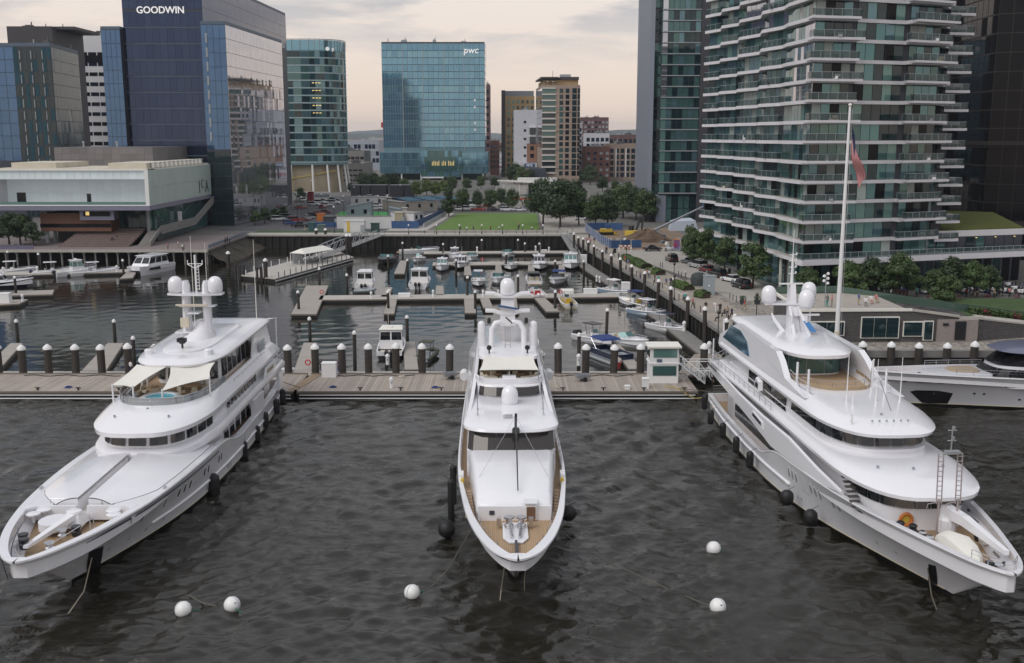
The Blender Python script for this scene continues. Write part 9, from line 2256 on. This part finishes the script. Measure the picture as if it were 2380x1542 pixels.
for k,(x,y) in enumerate([(-52,119.2),(-40,124.4),(-21,119.3),(-13.5,124.6),(-9,119.1),(5.5,119.2),(9.2,124.8),(13.5,119.4)]):
    o=thing('rope_coil','coil of mooring rope lying on the planked pier','rope coil',(x,y,1.01),0,'rope coils on the planked pier');B1(('rope',rope_c if k%2 else blue_cv,o),'tube',[((.42-.004*a)*math.cos(a*.5),(.42-.004*a)*math.sin(a*.5),.04+.002*a) for a in range(48)],.045,5)
for x,y,l in ((-7.5,123.6,'grey dock cart on the pier left of the middle yacht'),(8.5,122.5,'grey dock cart on the pier right of the middle yacht')):
    o=thing('dock_cart',l,'cart',(x,y,1.0),.4);B1(('tray',alu,o),'loft',[[(-.7,-.4,.35),(.7,-.4,.35),(.7,.4,.35),(-.7,.4,.35)],[(-.85,-.5,.85),(.85,-.5,.85),(.85,.5,.85),(-.85,.5,.85)]],True,True,False)
    for q in (-.5,.5):B1(('wheel',tyre,o),'lathe',[(.15,-.05),(.28,-.04),(.28,.04),(.15,.05)],(.1,q,.28),10,'y')
    B1(('handle',chrome,o),'tube',[(-.85,-.35,.8),(-1.4,-.35,1.0),(-1.4,.35,1.0),(-.85,.35,.8)],.03,5)
for k,(x0,x1) in enumerate([(-60,-48),(-36,-28),(-22,-12),(5,15)]):
    o=thing('power_cable','dark power cable snaking along the back of the planked pier','cable',(x0,125.3,1.02),0,'cables on the planked pier');B1(('cable',black_r,o),'tube',[(i*(x1-x0)/14,.35*math.sin(i*1.3+k),.03) for i in range(15)],.05,5)
# ================================================================ BUOYS AND MOORING LINES
seam_m=mat('buoy_seam',(.30,.31,.40),rough=.5);buoy_m=mat('buoy_white',(.78,.78,.77),rough=.4,var=.08,scale=2)
green_r=mat('green_rope',(.03,.16,.10),rough=.9);rope_m=mat('wet_rope',(.12,.11,.09),rough=.9);rope_p=mat('pale_rope',(.34,.31,.24),rough=.9)
for px,py,rot,l in [(426,1418,40,'left of the two white buoys below the left yacht'),(540,1407,-25,'right of the two white buoys below the left yacht'),(958,1378,60,'white mooring buoy left of the middle yacht bow'),(1658,1275,15,'upper of the two white buoys right of the middle'),(1668,1411,-50,'lower of the two white buoys right of the middle')]:
    p=at(px,py+9,0);o=thing('mooring_buoy',l,'buoy',(p.x,p.y,.3),R(rot));s=.53
    b=MB();b.lathe([(s*math.sin(math.pi*k/12)+(.001 if k in (0,12) else 0),-s*math.cos(math.pi*k/12)) for k in range(13)],n=20);b.build('ball',buoy_m,o,smooth=True)
    B1(('seam',seam_m,o),'tube',[((s+.004)*math.cos(a),.04,(s+.004)*math.sin(a)) for a in [k*math.pi/12 for k in range(25)]],.018,5,False)
    B1(('plug',mull_l,o),'lathe',[(.09,0),(.09,.05)],(s*.72,-s*.3,s*.5),8)
    B1(('eye_rope',green_r,o),'tube',[(.45,-.15,-.05),(.6,-.3,-.1),(.75,-.2,-.2),(.95,-.3,-.24)],.035,5)
def line_thing(name,label,pts,r_,m,cat='rope'):
    o=thing(name,label,cat,pts[0]);b=MB();p0=Vector(pts[0]);b.tube([Vector(p)-p0 for p in pts],r_,5);b.build('strand',m,o); return o
w_= lambda x,y,z=0.02:tuple(at(x,y,z))
line_thing('mooring_line','pale mooring line from the left yacht anchor pocket into the water',[(-28.9,68.2,1.9),w_(195,1375,.6),w_(158,1428,-.1)],.05,rope_p)
line_thing('mooring_line','dark mooring line running off the left edge below the left yacht bow',[(-31.2,60.2,4.6),w_(18,1345,1.6),w_(-10,1410,.0)],.03,rope_m)
line_thing('mooring_line','left of the two pale bow lines under the middle yacht',[(.1-.55,62.2,3.4),w_(1165,1370,.8),w_(1161,1405,-.1)],.035,rope_p)
line_thing('mooring_line','right of the two pale bow lines under the middle yacht',[(.1+.8,62.2,3.4),w_(1219,1345,1.0),w_(1219,1372,-.1)],.035,rope_p)
line_thing('mooring_line','slack dark line from the middle yacht to the left mooring buoy',[(-2.6,68,3.8),w_(1040,1325,1.0),w_(1005,1362,.05),w_(965,1385,.05)],.04,rope_m)
line_thing('mooring_line','long dark line from the middle yacht to the lower right buoy',[(2.6,68,3.8),w_(1400,1300,.9),w_(1560,1372,.05),w_(1612,1394,.05),w_(1655,1410,.05)],.03,rope_m)
line_thing('mooring_line','dark line under the right yacht bow',[(28.0,66.5,1.8),w_(2165,1385,.4),w_(2178,1420,-.1)],.05,rope_m)
line_thing('mooring_line','dark floating line joining the two buoys below the left yacht',[w_(440,1385,.02),w_(470,1402,.02),w_(505,1410,.02),w_(532,1412,.05)],.05,rope_m)
line_thing('mooring_line','stern line from the left yacht to the planked pier',[(-26.2,115.6,2.6),(-24.5,117.8,1.3)],.04,rope_m)
line_thing('mooring_line','stern line from the right yacht to the planked pier',[(21.8,111.6,2.4),(19.4,117.9,1.2)],.04,rope_m)

# ================================================================ labels for rows of look-alikes
ORD='first second third fourth fifth sixth seventh eighth ninth tenth eleventh twelfth thirteenth fourteenth fifteenth sixteenth seventeenth eighteenth nineteenth twentieth'.split()
ORD+=['twenty-'+w for w in ORD[:9]]+['thirtieth']+['thirty-'+w for w in ORD[:9]]
bpy.context.view_layer.update()
rows_={}
for o in scene.objects:
    if o.parent is None and 'group' in o and 'label' in o:rows_.setdefault((o['group'],o['label']),[]).append(o)
for (gname,lab),os_ in rows_.items():
    if len(os_)<2 or len(os_)>len(ORD):continue
    os_.sort(key=lambda q:q.location.x/max(1,q.location.y))
    ws=lab.split()
    for k,o in enumerate(os_):o['label']=' '.join(ws[:11])+', '+ORD[k]+' from the left'
